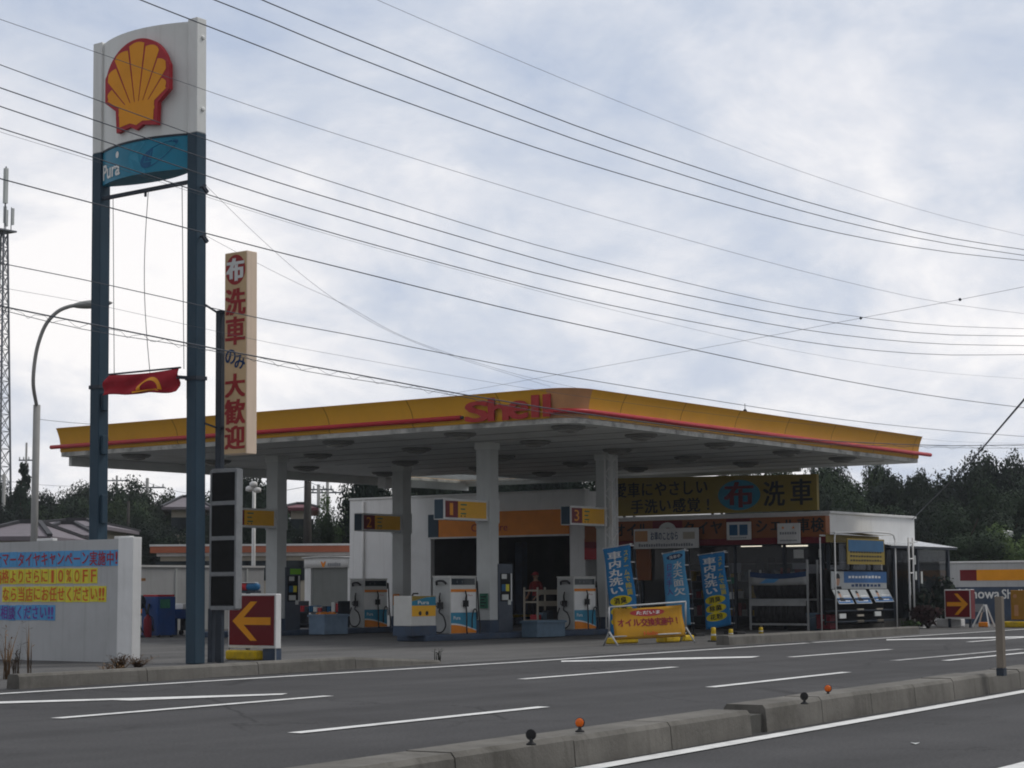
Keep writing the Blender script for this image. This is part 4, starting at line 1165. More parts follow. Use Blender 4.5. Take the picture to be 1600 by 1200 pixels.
MB().box(BX-.06, BX-.002, oy0, oy1-.35, bz0, bz1).build('yellow_band', M['orange'], t)
MB().box(BX-.07, BX-.002, oy1-.345, oy1+.05, bz0, bz1-.03).build('band_end', M['pole'], t)
MB().box(BX-.075, BX-.002, oy0-.02, oy1+.08, bz0-.05, bz0-.003).build('band_trim', M['whitemetal'], t)
xr = onx(793, 820, BX-.06).y
F = (Vector((BX-.06, xr+1.35, bz0)), -VY, VZ)
mb = MB(); put_text(mb, 'Car Care', F, 0, .14, 1.35, .22, .005, .005); mb.build('lettering', M['redtxt'], t)
for y in (33.1, 34.6):
    MB().box(BX+7.35, BX+7.59, y-.6, y+.6, .3, 2.2).build('tool_cabinet', M['steel'], t)
MB().tube([(BX-.05, GY1-.6, 0), (BX-.05, GY1-.6, GZ-.05)], .04, 8).build('downpipe', M['whitemetal'], t)
# lift inside the garage
t2 = thing('car_lift', (BX+3.6, 34.4, 0.02), 'grey two post car lift standing in the dark garage bay', 'car lift')
for y in (32.9, 36.0):
    MB().box(BX+3.45, BX+3.75, y-.14, y+.14, .022, 2.6).build('post', M['plinth'], t2, bevel=.02)
    MB().box(BX+2.6, BX+4.6, y+.16*(1 if y < 34 else -1)-.05, y+.16*(1 if y < 34 else -1)+.05, .25, .33).build('arm', M['weight'], t2)

t = thing('shop_building', (BX+2.6, (SY0+GY0)/2, 0), 'low white walled shop with an orange lettered fascia and a dark glass front', 'building')
SHOP = t
X1 = 51.1
wl = MB()
wl.box(BX, X1, SY0, SY0+.16, 2.30, SZ); wl.box(X1-.16, X1, SY0+.16, GY0-.002, 0, SZ); wl.box(BX, BX+.16, SY0+.16, GY0-.002, 2.35, SZ)
wl.build('wall', M['white'], t)
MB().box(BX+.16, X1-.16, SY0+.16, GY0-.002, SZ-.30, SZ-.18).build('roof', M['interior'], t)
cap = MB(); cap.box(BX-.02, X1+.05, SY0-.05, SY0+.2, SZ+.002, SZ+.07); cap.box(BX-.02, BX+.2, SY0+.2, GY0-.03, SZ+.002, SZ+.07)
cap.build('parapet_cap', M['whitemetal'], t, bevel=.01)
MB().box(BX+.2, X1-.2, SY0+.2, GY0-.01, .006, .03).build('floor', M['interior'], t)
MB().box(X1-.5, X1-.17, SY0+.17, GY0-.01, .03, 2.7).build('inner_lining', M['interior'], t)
fz0, fz1 = 2.28, 3.0
MB().box(BX-.25, BX-.002, SY0-.03, 30.95, fz0+.17, fz1).build('fascia', M['fasciaorange'], t, bevel=.01)
MB().box(BX-.255, BX-.002, SY0-.035, 30.96, fz0, fz0+.168).build('fascia_band', M['darkred'], t, bevel=.008)
F = (Vector((BX-.25, 0, 0)), -VY, VZ)
fy = lambda px: -onx(px, 825, BX-.25).y
mb = MB()
def fchars(s, px0, px1, z0=2.56, h_=.40):
    w_ = (fy(px1)-fy(px0))/len(s)
    for i, ch in enumerate(s): put_char(mb, ch, F, fy(px0)+w_*i, z0, w_*.96, h_, .004, .03)
fchars('オイル', 961, 1014); fchars('タイヤ', 1066, 1131); fchars('シェル車検', 1180, 1289)
mb.build('lettering', M['darktxt'], t)
mb = MB(); c0 = (fy(1043), 2.72); mb.poly(rect(c0[0]-.48, fz0+.18, c0[0]+.48, 2.98), F, .003, .008); mb.build('red_square', M['darkred'], t)
mb = MB(); mb.poly(ellipse(c0[0], 2.68, .30, .26), F, .009, .014); mb.build('white_disc', M['paper'], t)
mb = MB(); mb.poly(ellipse(c0[0]+.02, 2.70, .14, .09), F, .015); mb.build('disc_mark', M['darkred'], t)
mb = MB(); mb.poly(rect(fy(1135), 2.86, fy(1172), 2.985), F, .003, .007); mb.build('red_tab', M['darkred'], t)
# glazed side under the white band
MB().box(BX, X1-.002, SY0+.01, SY0+.15, 0, .25).build('plinth', M['kerbdark'], t)
for k in range(5):
    x = BX+.06 + (X1-.12-BX)*k/4
    MB().box(x-.04, x+.04, SY0+.03, SY0+.11, .252, 2.296).build('mullion', M['steel'], t)
for k in range(4):
    x0, x1 = BX+.10 + (X1-.12-BX)*k/4, BX+.02 + (X1-.12-BX)*(k+1)/4
    MB().box(x0+.002, x1-.002, SY0+.06, SY0+.068, .254, 2.294).build('glass_pane', M['glass'], t)
# glass front
for i, y in enumerate([SY0+.22, 24.7, 26.2, 27.7, 29.2, 30.7]):
    MB().box(BX+.02, BX+.10, y-.035, y+.035, .03, 2.34).build('mullion', M['steel'], t)
MB().box(BX+.03, BX+.09, SY0+.26, 30.66, 2.25, 2.33).build('head_rail', M['steel'], t)
for a, b in ((SY0+.26, 24.66), (24.74, 26.16), (26.24, 27.66), (27.74, 29.16)):
    MB().box(BX+.055, BX+.063, a, b, .05, 2.24).build('glass_pane', M['glass'], t)
for pa, pb, xx in ((1095, 1150, 1.6), (1158, 1190, 1.3), (1222, 1262, .8)):
    ya, yb_ = onx(pa, 853, BX+xx).y, onx(pb, 853, BX+xx).y
    zz = onx(pa, 853.5, BX+xx).z
    MB().tube([(BX+xx, ya, zz), (BX+xx, yb_, zz)], .018, 8).build('ceiling_tube_light', M['tube'], t)
    MB().box(BX+xx-.06, BX+xx+.06, yb_, ya, zz+.03, zz+.08).build('light_batten', M['whitemetal'], t)
def pane_notice(px0, py0, px1, py1, m):
    a = onx(px0, py0, BX+.05); b = onx(px1, py1, BX+.05)
    MB().box(BX+.046, BX+.053, b.y, a.y, b.z, a.z).build('paper_notice', M[m], t)
pane_notice(1240, 859, 1256, 872, 'paper'); pane_notice(1279, 858, 1285, 871, 'paper'); pane_notice(1238, 880, 1262, 889, 'greytxt')
pane_notice(1262, 882, 1284, 896, 'greytxt'); pane_notice(1143, 880, 1158, 895, 'greytxt'); pane_notice(1138, 902, 1150, 912, 'green'); pane_notice(1140, 925, 1147, 936, 'paper')
for k in range(4):
    sh = thing('shop_shelf', (BX+3.0, 24.4+k*1.6, .03), 'dark stock shelf behind the shop glass front', 'shelf', 'stock shelves inside the shop')
    for z in (.3, .8, 1.3, 1.8): MB().box(BX+2.8, BX+3.2, 23.9+k*1.6, 25.1+k*1.6, z, z+.03).build('shelf_board', M['greytxt'], sh)
    for y in (23.88+k*1.6, 25.1+k*1.6): MB().box(BX+2.8, BX+3.2, y, y+.025, .03, 1.95).build('shelf_side', M['steel'], sh)
    mb = MB()
    for z in (.33, .83, 1.33):
        y = 23.95+k*1.6
        while y < 25.0+k*1.6:
            w_ = random.uniform(.08,.2); mb.box(BX+2.83, BX+3.1, y, y+w_, z+.002, z+random.uniform(.15,.38), random.randint(0,4)); y += w_+.02
    mb.build('stock', [M['paper'], M['red'], M['crate'], M['weight'], M['steel']], sh)
# orange pillar and red tab left of the glass (seen between the flags)
p = onx(1000, 870, BX-.05)
MB().box(BX-.06, BX+.0, p.y-.35, p.y+.12, 1.35, 2.27).build('orange_panel', M['fasciaorange'], t)
p = onx(922, 850, BX-.05)
o = MB().box(BX-.05, BX-.003, p.y-.22, p.y+.2, 1.95, 2.55).build('red_sign_plate', M['red'], None); tag(o, 'small red plate on the white wall beside the column with the red square sign', 'sign')

def flat_board(name, X, px0, py0, px1, py1, m, label, cat, thick=.05, fn=None, grp=None):
    a = onx(px0, py0, X); b = onx(px1, py1, X)
    t = thing(name, (X, (a.y+b.y)/2, b.z), label, cat, grp)
    MB().box(X, X+thick, b.y, a.y, b.z, a.z).build('panel', M[m], t, bevel=.008)
    F = (Vector((X, a.y, b.z)), -VY, VZ)
    if fn: fn(t, F, a.y-b.y, a.z-b.z)
    return t
def scribble(mb, F, x, y, w, h, n):        # print too small to read in the photograph: a row of marks
    for k in range(n):
        xx = x + w*k/n
        mb.poly(rect(xx, y, xx+w/n*.72, y+h*random.uniform(.7, 1)), F, .004)
def f1(t, F, w, h):
    mb = MB(); put_text(mb, 'お車のことなら', F, w*.27, h*.42, w*.42, h*.42, .004, .02); mb.build('lettering', M['navy'], t)
    mb = MB(); mb.poly(rect(w*.02, h*.36, w*.22, h*.9), F, .002, .004); mb.build('pink_corner', M['tan'], t)
    mb = MB(); scribble(mb, F, w*.08, h*.1, w*.85, h*.16, 22); mb.build('small_print', M['greytxt'], t)
    mb = MB(); mb.poly(rect(w*.77, h*.45, w*.95, h*.8), F, .002, .004); mb.build('pale_corner', M['beige'], t)
flat_board('hanging_board', BX-.45, 990, 827, 1091, 856, 'whitemetal', 'wide pale board with blue lettering hung in front of the orange shop fascia', 'sign', fn=f1)
def f2(t, F, w, h):
    mb = MB(); mb.poly(rect(w*.12, h*.25, w*.46, h*.85), F, .003, .006); mb.poly(rect(w*.54, h*.25, w*.88, h*.85), F, .003, .006); mb.build('dark_square', M['bluedark'], t)
    mb = MB(); scribble(mb, F, w*.15, h*.08, w*.7, h*.08, 8); scribble(mb, F, w*.18, h*.45, w*.24, h*.2, 2); scribble(mb, F, w*.6, h*.45, w*.24, h*.2, 2); mb.build('small_print', M['greytxt'], t)
flat_board('square_board', BX-.32, 1135, 816, 1173, 843, 'whitemetal', 'square pale board with two dark squares on the middle of the orange shop fascia', 'sign', fn=f2)
def f3(t, F, w, h):
    mb = MB(); put_text(mb, '★', F, w*.18, h*.70, w*.16, h*.18, .004, 0); put_text(mb, '★', F, w*.64, h*.70, w*.16, h*.18, .004, 0); mb.build('star', M['orange'], t)
    mb = MB(); scribble(mb, F, w*.12, h*.45, w*.76, h*.14, 7); scribble(mb, F, w*.12, h*.12, w*.76, h*.08, 12); mb.build('small_print', M['greytxt'], t)
flat_board('notice_board', BX-.34, 1214, 818, 1250, 849, 'whitemetal', 'pale square board with two orange marks over the right part of the orange shop fascia', 'sign', fn=f3)

# rooftop billboard
bX = BX+.35
a = onx(952, 747.5, bX); b = onx(1277, 801, bX); a2 = onx(1277, 740.5, bX)
zb = 3.18
t = thing('rooftop_billboard', (bX, (a.y+b.y)/2, SZ+.07), 'long yellow billboard with black Japanese lettering and a blue oval on the shop roof', 'sign')
mb = MB(); mb.add([(bX, a.y, zb), (bX, b.y, zb), (bX, b.y, a2.z), (bX, a.y, a.z), (bX+.12, a.y, zb), (bX+.12, b.y, zb), (bX+.12, b.y, a2.z), (bX+.12, a.y, a.z)],
                  [(0,1,2,3),(4,5,6,7),(0,1,5,4),(1,2,6,5),(2,3,7,6),(3,0,4,7)]); mb.build('panel', M['billboard'], t)
F = (Vector((bX, 0, 0)), -VY, VZ); fy = lambda px: -onx(px, 770, bX).y; fz = lambda py, px=1100: onx(px, py, bX).z
mb = MB()
def line(s, px0, px1, pyb, h_):
    w_ = (fy(px1)-fy(px0))/len(s)
    for i, ch in enumerate(s):
        put_char(mb, ch, F, fy(px0)+w_*i, fz(pyb, (px0+px1)/2), w_*.96, h_, .004, .028)
line('愛車にやさしい', 960, 1108, 776, .44); line('手洗い感覚!', 985, 1118, 801.5, .42)
line('洗', 1192, 1228, 792, .72); line('車', 1234, 1272, 790, .74)
mb.build('lettering', M['darktxt'], t)
mb = MB(); oc = ((fy(1122)+fy(1188))/2, (fz(748,1155)+fz(799,1155))/2)
mb.poly(ellipse(oc[0], oc[1], (fy(1188)-fy(1122))/2, .415, 36), F, .003, .008); mb.build('blue_oval', M['blue'], t)
mb = MB(); put_char(mb, '布', F, oc[0]-.48, oc[1]-.36, .96, .74, .012, .035); mb.build('oval_lettering', M['darkred'], t)
for y in (a.y-.4, (a.y+b.y)/2, b.y+.3):
    MB().bar((bX+.16, y, SZ-.15), (bX+.16, y, 3.9), .06).build('support', M['steel'], t)
    MB().bar((bX+.9, y, SZ-.15), (bX+.18, y, 3.8), .05).build('brace', M['steel'], t)

# ================================================================== FLAGS AND BANNER
def nobori(label, X, TL, TR, BRt, BL, base_px, m, kind, wav):
    pts = [onx(*q, X) for q in (TL, TR, BRt, BL)]
    tl, tr, br, bl = pts
    foot = gp(*base_px); foot = Vector((X+.02, onx(base_px[0], base_px[1], X).y, 0))
    t = thing('banner_flag', foot, label, 'banner flag', 'blue banner flags at the forecourt edge')
    def sf(u, v):
        p = (tl*(1-u)+tr*u)*(1-v) + (bl*(1-u)+br*u)*v
        p = p.copy(); p.x += wav*math.sin(u*4.2+v*5)*(.35+v*.65) + .02*math.sin(v*11+u*2)
        return p
    cl = MB().grid(sf, 10, 28).build('cloth', M[m], t, solid=.003)
    top = tr + (tr-tl).normalized()*.05
    MB().tube([foot+VZ*.05, tr*.5+foot*.5+Vector((.03,-.06,0)), tr+Vector((.03,-.05,.03))], [.016,.014,.010], 7).build('pole', M['steel'], t)
    MB().tube([tr+Vector((.03,-.05,.02)), tl+Vector((.02,.03,.01))], .008, 6).build('cross_arm', M['whitemetal'], t)
    mb = MB()
    for k in range(6):
        p = sf(1, k/5*.97+.01); mb.obox(p + Vector((0,-.045,.0)), (.006,0,0), (0,.05,0), (0,0,.012))
    for k in (0, .5, 1): mb.obox(sf(k, 0)+Vector((0,0,.012)), (.008,0,0), (0,.018,0), (0,0,.018))
    mb.build('clip', M['whitemetal'], t)
    MB().box(foot.x-.2, foot.x+.2, foot.y-.2, foot.y+.2, 0.0, .07).build('foot', M['rubber'], t, bevel=.02)
    def on(x, y, d): 
        p = sf(x, 1-y); p.x -= d; return p
    def chars(s, x, w_, ytop, ybot, mm, bold, nm):
        mb = MB(); h_ = (ytop-ybot)/len(s)
        for i, ch in enumerate(s): put_char(mb, ch, (Vector(), VX, VZ), x, ytop-h_*(i+1)+h_*.03, w_, h_*.96, .008, bold, fn=on)
        mb.build(nm, M[mm], cl)
    def oval(cx_, cy_, a_, b_, mm, nm):
        mb = MB(); e = ellipse(cx_, cy_, a_, b_, 26)
        n0 = len(e); rings = [[on(cx_+(x-cx_)*q, cy_+(y-cy_)*q, .006) for x, y in e] for q in (1, .66, .33)]
        vs = rings[0]+rings[1]+rings[2]
        fs = [(q*n0+i, q*n0+(i+1) % n0, (q+1)*n0+(i+1) % n0, (q+1)*n0+i) for q in (0,1) for i in range(n0)] + [tuple(2*n0+i for i in range(n0))]
        mb.add(vs, fs); mb.build(nm, M[mm], cl)
    if kind == 0:
        chars('車内丸洗い', .10, .55, .955, .445, 'whitetxt', .035, 'lettering')
        chars('スチームで除菌', .72, .20, .95, .42, 'ovalyellow', .02, 'side_lettering')
        for k, w_ in enumerate(('消臭', '除菌', '花粉')):
            cy_ = .375 - k*.115
            oval(.45, cy_, .40, .058, 'ovalyellow', 'yellow_oval')
            mb = MB()
            for i, ch in enumerate(w_): put_char(mb, ch, (Vector(), VX, VZ), .22+i*.24, cy_-.04, .23, .08, .010, .03, fn=on)
            mb.build('oval_lettering', M['darktxt'], cl)
    else:
        oval(.52, .935, .38, .04, 'navy', 'dark_oval')
        mb = MB()
        for i, ch in enumerate('洗車中'): put_char(mb, ch, (Vector(), VX, VZ), .26+i*.18, .91, .17, .05, .010, .02, fn=on)
        mb.build('oval_lettering', M['whitetxt'], cl)
        chars('水天面欠', .44, .44, .87, .40, 'whitetxt', .03, 'lettering')
        chars('日光手入', .10, .30, .86, .42, 'cardpurple', .01, 'side_lettering')
    return t
nobori('blue banner flag with white lettering behind the yellow cloth banner, nearest the pumps', 36.6, (942,858), (985,851), (997,985), (957,992), (1001,1001), 'clothblue', 0, .05)
nobori('pale blue banner flag with a dark oval at its top, middle of three', 39.0, (1035,866), (1070,859), (1079,976), (1042,980), (1083,1000), 'clothsky', 1, .05)
nobori('blue banner flag with three yellow ovals, rightmost of the three flags', 41.0, (1091,868), (1132,862), (1142,976), (1106,984), (1147,996), 'clothblue', 0, .06)

bY = gp(1015, 1007).y
t = thing('cloth_banner', (gp(1015,1007).x, bY, 0), 'yellow cloth banner with red Japanese lettering on a white pipe stand at the road edge', 'banner')
tl, tr, br, bl = [ony(*q, bY) for q in ((958,951), (1067,944.5), (1070,995), (961,1000))]
def bs(u, v):
    p = (tl*(1-u)+tr*u)*(1-v) + (bl*(1-u)+br*u)*v
    p = p.copy(); p.y += .025*math.sin(u*8+v*2) + .015*math.sin(v*6); p.z += -.02*math.sin(u*math.pi)*(1-v); return p
cl = MB().grid(bs, 20, 10).build('cloth', M['clothyellow'], t, solid=.003)
on = lambda x, y, d: bs(x, 1-y) + Vector((0, -d, 0))
mb = MB(); e = ellipse(.48, .84, .24, .115, 30)
rings = [[on(.48+(x-.48)*q, .84+(y-.84)*q, .006) for x, y in e] for q in (1,.6,.25)]
mb.add(rings[0]+rings[1]+rings[2], [(q*30+i, q*30+(i+1) % 30, (q+1)*30+(i+1) % 30, (q+1)*30+i) for q in (0,1) for i in range(30)] + [tuple(60+i for i in range(30))]); mb.build('red_oval', M['redtxt'], cl)
mb = MB(); 
for i, ch in enumerate('ただいま'): put_char(mb, ch, (Vector(), VX, VZ), .31+i*.085, .78, .085, .13, .011, .02, fn=on)
mb.build('oval_lettering', M['whitetxt'], cl)
mb = MB(); s_ = 'オイル交換実施中!'
for i, ch in enumerate(s_): put_char(mb, ch, (Vector(), VX, VZ), .055+i*.100, .40, .105, .27, .008, .03, fn=on)
mb.build('lettering', M['bannerred'], cl)
mb = MB(); put_text(mb, 'Helix', (Vector(), VX, VZ), .38, .11, .22, .13, .008, .03, fn=on); mb.build('small_lettering', M['cardorange'], cl)
l0, r0 = ony(951.5, 949, bY), ony(1071, 940, bY)
fr = MB(); rr_ = .018
lb, rb = Vector((l0.x, bY, .28)), Vector((r0.x, bY, .32))
fr.tube([lb, l0, ], rr_, 8); fr.tube([rb, r0], rr_, 8); fr.tube([l0, r0], rr_, 8)
fr.tube([(l0.x, bY, .18), (r0.x, bY, .20)], .014, 8)
for p in (lb, rb):
    fr.tube([p, (p.x-.12, bY-.28, .015)], rr_, 8); fr.tube([p, (p.x+.16, bY+.24, .015)], rr_, 8)
fr.build('pipe_stand', M['rackshaded'], t)
for px, py, w_, lab in ((972, 1006, .95, 'yellow ballast block at the left foot of the yellow banner stand'), (1044, 1004, .62, 'yellow ballast block right of centre under the yellow banner stand'), (1070, 1002, .42, 'short yellow ballast block at the right foot of the yellow banner stand')):
    p = gp(px, py)
    o = MB().box(p.x-w_/2*.9, p.x+w_/2*.9, p.y-.13, p.y+.13, .006, .13).build('ballast_weight', M['weight'], bevel=.03)
    tag(o, lab, 'weight', 'yellow ballast blocks')
for px, py, h_, lab in ((1115, 1003, .30, 'short yellow and grey marker stub under the rightmost blue banner flag'), (1142, 997, .20, 'low yellow marker stub at the left end of the right kerb'), (1189, 992, .18, 'low yellow marker stub behind the right kerb in front of the tyre rack')):
    p = gp(px, py)
    t = thing('marker_stub', p, lab, 'marker', 'yellow marker stubs')
    MB().lathe(p, [(.06,0),(.05,h_*.7),(.045,h_),(.0,h_+.005)], 12).build('shaft', M['weight'], t)
    MB().lathe(p, [(.054,h_*.35),(.0535,h_*.55),(.05,h_*.56)], 12).build('band', M['paper'], t)
    MB().box(p.x-.09, p.x+.09, p.y-.09, p.y+.09, 0.004, .03).build('foot', M['rubber'], t)

# lattice post beside the near right column
p = ony(957, 985, 26.2)
t = thing('lattice_post', (p.x, 26.2, 0), 'slim white lattice post standing right of the canopy column with the red square sign', 'post')
mb = MB(); hw_ = .12
for sx_ in (-1, 1):
    for sy_ in (-1, 1): mb.bar((p.x+sx_*hw_, 26.2+sy_*.1, 0), (p.x+sx_*hw_, 26.2+sy_*.1, S-.02), .03)
mb.build('upright', M['whitemetal'], t)
mb = MB()
for k in range(18):
    z0 = .1+k*.24; s_ = 1 if k % 2 else -1
    mb.bar((p.x-hw_*s_, 26.1, z0), (p.x+hw_*s_, 26.1, z0+.24), .018); mb.bar((p.x-hw_, 26.2-.1*s_, z0), (p.x-hw_, 26.2+.1*s_, z0+.24), .018)
mb.build('lacing', M['whitemetal'], t)

# ================================================================== TYRE RACK, TYRES, TUB
RX = 45.1
ya, yb_ = onx(1173, 940, RX).y, onx(1263, 940, RX).y
z_top = onx(1220, 890, RX).z
t = thing('tyre_rack', (RX, (ya+yb_)/2, 0), 'white two tier tyre rack with a cloth header in front of the shop glass', 'rack')
for y in (ya, yb_):
    for x in (RX-.02, RX+.55): MB().bar((x, y, 0), (x, y, z_top+.25 if y == yb_ else z_top), .045).build('upright', M['rackshaded'], t)
sh = [onx(1220, 975.5, RX).z, onx(1220, 937, RX).z]
for z in sh:
    for x in (RX-.02, RX+.50): MB().bar((x, ya+.0, z), (x, yb_, z), .05).build('shelf_rail', M['rackshaded'], t)
zz = sh[1]
MB().box(RX-.035, RX-.028, yb_+.05, ya-.02, zz-.16, zz+.0).build('label_strip', M['rackshaded'], t)
za, zb = onx(1220, 893, RX).z, onx(1220, 914, RX).z
hd = MB().grid(lambda u, v: Vector((RX-.05, ya-.02 + (yb_-ya+.04)*u, za + (zb-za)*v*(1-.15*math.sin(u*3)) - .06*math.sin(u*math.pi))), 14, 3).build('cloth_header', M['rackshaded'], t, solid=.004)
MB().grid(lambda u, v: Vector((RX-.056, ya-.02 + (yb_-ya+.04)*u, za + (zb-za)*.38*v - .06*math.sin(u*math.pi))), 14, 1).build('navy_stripe', M['navy'], hd)
mb = MB(); mb.add([(RX-.06, ya-.3, zb+.04), (RX-.06, ya-.75, zb+.06), (RX-.06, ya-.9, zb+.16), (RX-.06, ya-.5, zb+.16)], [(0,1,2,3)]); mb.build('blue_print', M['cardblue'], hd)
tyre0 = None
def tyre_mesh(mb, c, Rr, w_, ax):
    prof = [(Rr*.56, -w_*.42), (Rr*.62, -w_*.5), (Rr*.88, -w_*.5), (Rr*.985, -w_*.38), (Rr, -w_*.2), (Rr*.985, -w_*.19), (Rr*.985, -w_*.13), (Rr, -w_*.12), (Rr, w_*.12), (Rr*.985, w_*.13), (Rr*.985, w_*.19), (Rr, w_*.2), (Rr*.985, w_*.38), (Rr*.88, w_*.5), (Rr*.62, w_*.5), (Rr*.56, w_*.42), (Rr*.56, -w_*.42)]
    n = 28; ax = Vector(ax); u = VZ; w2_ = ax.cross(u)
    vs = []; fs = []
    for (r_, h_) in prof:
        for k in range(n):
            a_ = 2*math.pi*k/n; vs.append(c + ax*h_ + (u*math.cos(a_)+w2_*math.sin(a_))*r_)
    for i in range(len(prof)-1):
        for k in range(n): fs.append((i*n+k, i*n+(k+1) % n, (i+1)*n+(k+1) % n, (i+1)*n+k))
    mb.add(vs, fs, 0, True)
nT = 9; w_ = (ya-yb_-.2)/nT
for row, z in enumerate(sh):
    Rr = .30
    for k in range(nT):
        c = Vector((RX+.25, ya-.1-w_*(k+.5), z+Rr+.045-.03))
        lab = ('black tyre on the upper tier of the white tyre rack', 'black tyre on the lower tier of the white tyre rack')[1-row]
        grp = ('tyres on the upper tier of the rack', 'tyres on the lower tier of the rack')[1-row]
        if tyre0 is None:
            mb = MB(); tyre_mesh(mb, c, Rr, w_*.92, VY); tyre0 = mb.build('tyre', M['rubber'], base=c); t0c = c
            md = tyre0
            tag(tyre0, lab, 'tyre', grp)
        else:
            d = dup(tyre0, c-t0c, lab); d['group'] = grp
p = onx(1272, 976, RX+.2)
t = thing('bucket', (RX+.2, p.y, 0), 'grey blue plastic bucket on the ground right of the tyre rack', 'bucket')
MB().lathe((RX+.2, p.y, 0), [(.17,0),(.21,.42),(.225,.43),(.225,.46),(.20,.46),(.165,.03),(.0,.03)], 20).build('shell', M['crate'], t)
MB().tube(curve([(RX+.2, p.y-.22, .43), (RX+.02, p.y-.12, .36), (RX-.04, p.y, .33), (RX+.02, p.y+.12, .36), (RX+.2, p.y+.22, .43)], 4), .006, 6).build('handle', M['alu'], t)
# bench with a red box by the corner
p = onx(1292, 975, 45.3)
t = thing('red_tool_chest', (45.3, p.y, 0), 'small dark red chest on the ground at the corner of the shop', 'chest')
MB().box(45.1, 45.5, p.y-.2, p.y+.2, .05, .38).build('body', M['darkred'], t, bevel=.015)
MB().box(45.08, 45.52, p.y-.21, p.y+.21, .382, .42).build('lid', M['darkred'], t, bevel=.01)
MB().box(45.085, 45.098, p.y-.06, p.y+.06, .26, .30).build('handle', M['alu'], t)

# ================================================================== DISPLAY STAND BY THE SIDE WALL
DY = 22.75
xq = lambda px: ony(px, 930, DY).x
zq = lambda py, px=1350: ony(px, py, DY).z
xa, xb_ = xq(1306), xq(1402)
t = thing('display_stand', ((xa+xb_)/2, DY, 0), 'open display stand with a yellow top sheet and posters against the side of the shop', 'stand')
mb = MB()
for x in (xa, xb_-.05):
    for y in (DY, DY+.42): mb.tube([(x, y, 0), (x, y, zq(841))], .02, 7)
mb.tube(curve([(xa, DY, zq(845)), (xa+.05, DY, zq(836)), (xa+.25, DY, zq(834)), (xb_-.5, DY, zq(833, 1390)), (xb_-.05, DY, zq(841))], 5), .022, 7)
mb.tube([(xa, DY+.42, zq(838)), (xb_-.05, DY+.42, zq(838))], .02, 7)
mb.build('frame', M['whitemetal'], t)
MB().grid(lambda u, v: Vector((xa+.25+(xb_-xa-.5)*u, DY+.44*v, zq(834.5)+.01+.02*math.sin(u*6))), 8, 3).build('top_sheet', M['billboard'], t, solid=.006)
MB().box(xa+.25, xb_-.3, DY+.36, DY+.38, zq(848), zq(836)).build('back_sheet', M['billboard'], t)
MB().box(xa+.1, xb_-.1, DY+.36, DY+.40, .15, zq(890)).build('back_panel', M['black'], t)
for k, z in enumerate((.22, .50, .80)):
    MB().box(xa+.08, xb_-.1, DY+.02, DY+.36, z, z+.03).build('shelf', M['steel'], t)
xs0, xs1 = xq(1323), xq(1381)
sg = MB().box(xs0, xs1, DY-.05, DY-.02, zq(882), zq(842)).build('hanging_sheet', M['billboard'], t)
F = (Vector((xs0, DY-.05, zq(882))), VX, VZ)
mb = MB(); mb.poly(rect(.05, (zq(842)-zq(882))*.5, xs1-xs0-.05, (zq(842)-zq(882))*.94), F, .002, .005); mb.build('blue_panel', M['bluedark'], sg)
mb = MB()
for k in range(3): scribble(mb, F, .15, .08+k*.11, xs1-xs0-.3, .05, 12)
mb.build('small_print', M['darktxt'], sg)
# the big poster and the three small posters
def poster(t, name, x0, x1, y, z0, z1, tilt):
    F = (Vector((x0, y, z0)), VX, Vector((0, math.sin(tilt), math.cos(tilt))))
    w, h = x1-x0, (z1-z0)/math.cos(tilt)
    pn = MB().poly(rect(0,0,w,h), F, -.01, 0).build(name, M['posterpaper'], t)
    return pn, F, w, h
pn, F, w, h = poster(t, 'large_poster', xq(1313), xb_-.12, DY+.25, zq(920), zq(893), 0)
mb = MB(); mb.poly(rect(w*.22, h*.35, w, h), F, .001, .003); mb.build('blue_field', M['posterblue'], pn)
mb = MB(); scribble(mb, F, w*.35, h*.12, w*.55, h*.18, 8); mb.build('dark_band', M['navy'], pn)
mb = MB(); scribble(mb, F, w*.3, h*.62, w*.6, h*.16, 10); mb.build('white_print', M['whitetxt'], pn)
def portrait(pn, F, cx_, cy_, s):     # a plain generic head and shoulders print
    mb = MB(); mb.poly(ellipse(cx_, cy_, s*.32, s*.42, 16), F, .004, .005); mb.build('face_print', M['skin'], pn)
    mb = MB(); mb.poly([(cx_+s*.36*math.cos(R(a)), cy_+s*.12+s*.38*math.sin(R(a))) for a in range(0, 181, 20)], F, .006, .007); mb.poly([(cx_-s*.7, cy_-s*.95), (cx_+s*.8, cy_-s*.95), (cx_+s*.5, cy_-s*.45), (cx_-s*.45, cy_-s*.45)], F, .006, .007); mb.build('hair_and_coat_print', M['darktxt'], pn)
portrait(pn, F, w*.11, h*.50, .36)
for k, (p0, p1) in enumerate(((1310, 1334), (1338, 1362), (1367, 1396))):
    pn, F, w, h = poster(t, 'tilted_poster', xq(p0), xq(p1), DY-.02, zq(943 if k < 2 else 941), zq(921), R(28))
    mb = MB(); mb.poly(rect(w*.03, h*.05, w*.97, h*.42), F, .001, .003); mb.build('blue_field', M['posterblue'], pn)
    portrait(pn, F, w*.32, h*.66, .21)
    mb = MB(); scribble(mb, F, w*.5, h*.5, w*.42, h*.1, 5); scribble(mb, F, w*.1, h*.15, w*.7, h*.1, 9); mb.build('small_print', M['whitetxt'], pn)
for px, py, m_ in ((1317, 961, 'paper'), (1345, 952, 'beige'), (1345, 961, 'beige'), (1345, 970, 'beige'), (1372, 959, 'paper'), (1375, 952, 'beige'), (1376, 970, 'beige')):
    x = xq(px); z = zq(py)
    MB().box(x-.16, x+.2, DY+.02, DY+.05, z-.07 if m_ == 'paper' else z-.03, z+.05 if m_ == 'paper' else z+.02).build('price_card', M[m_], t)
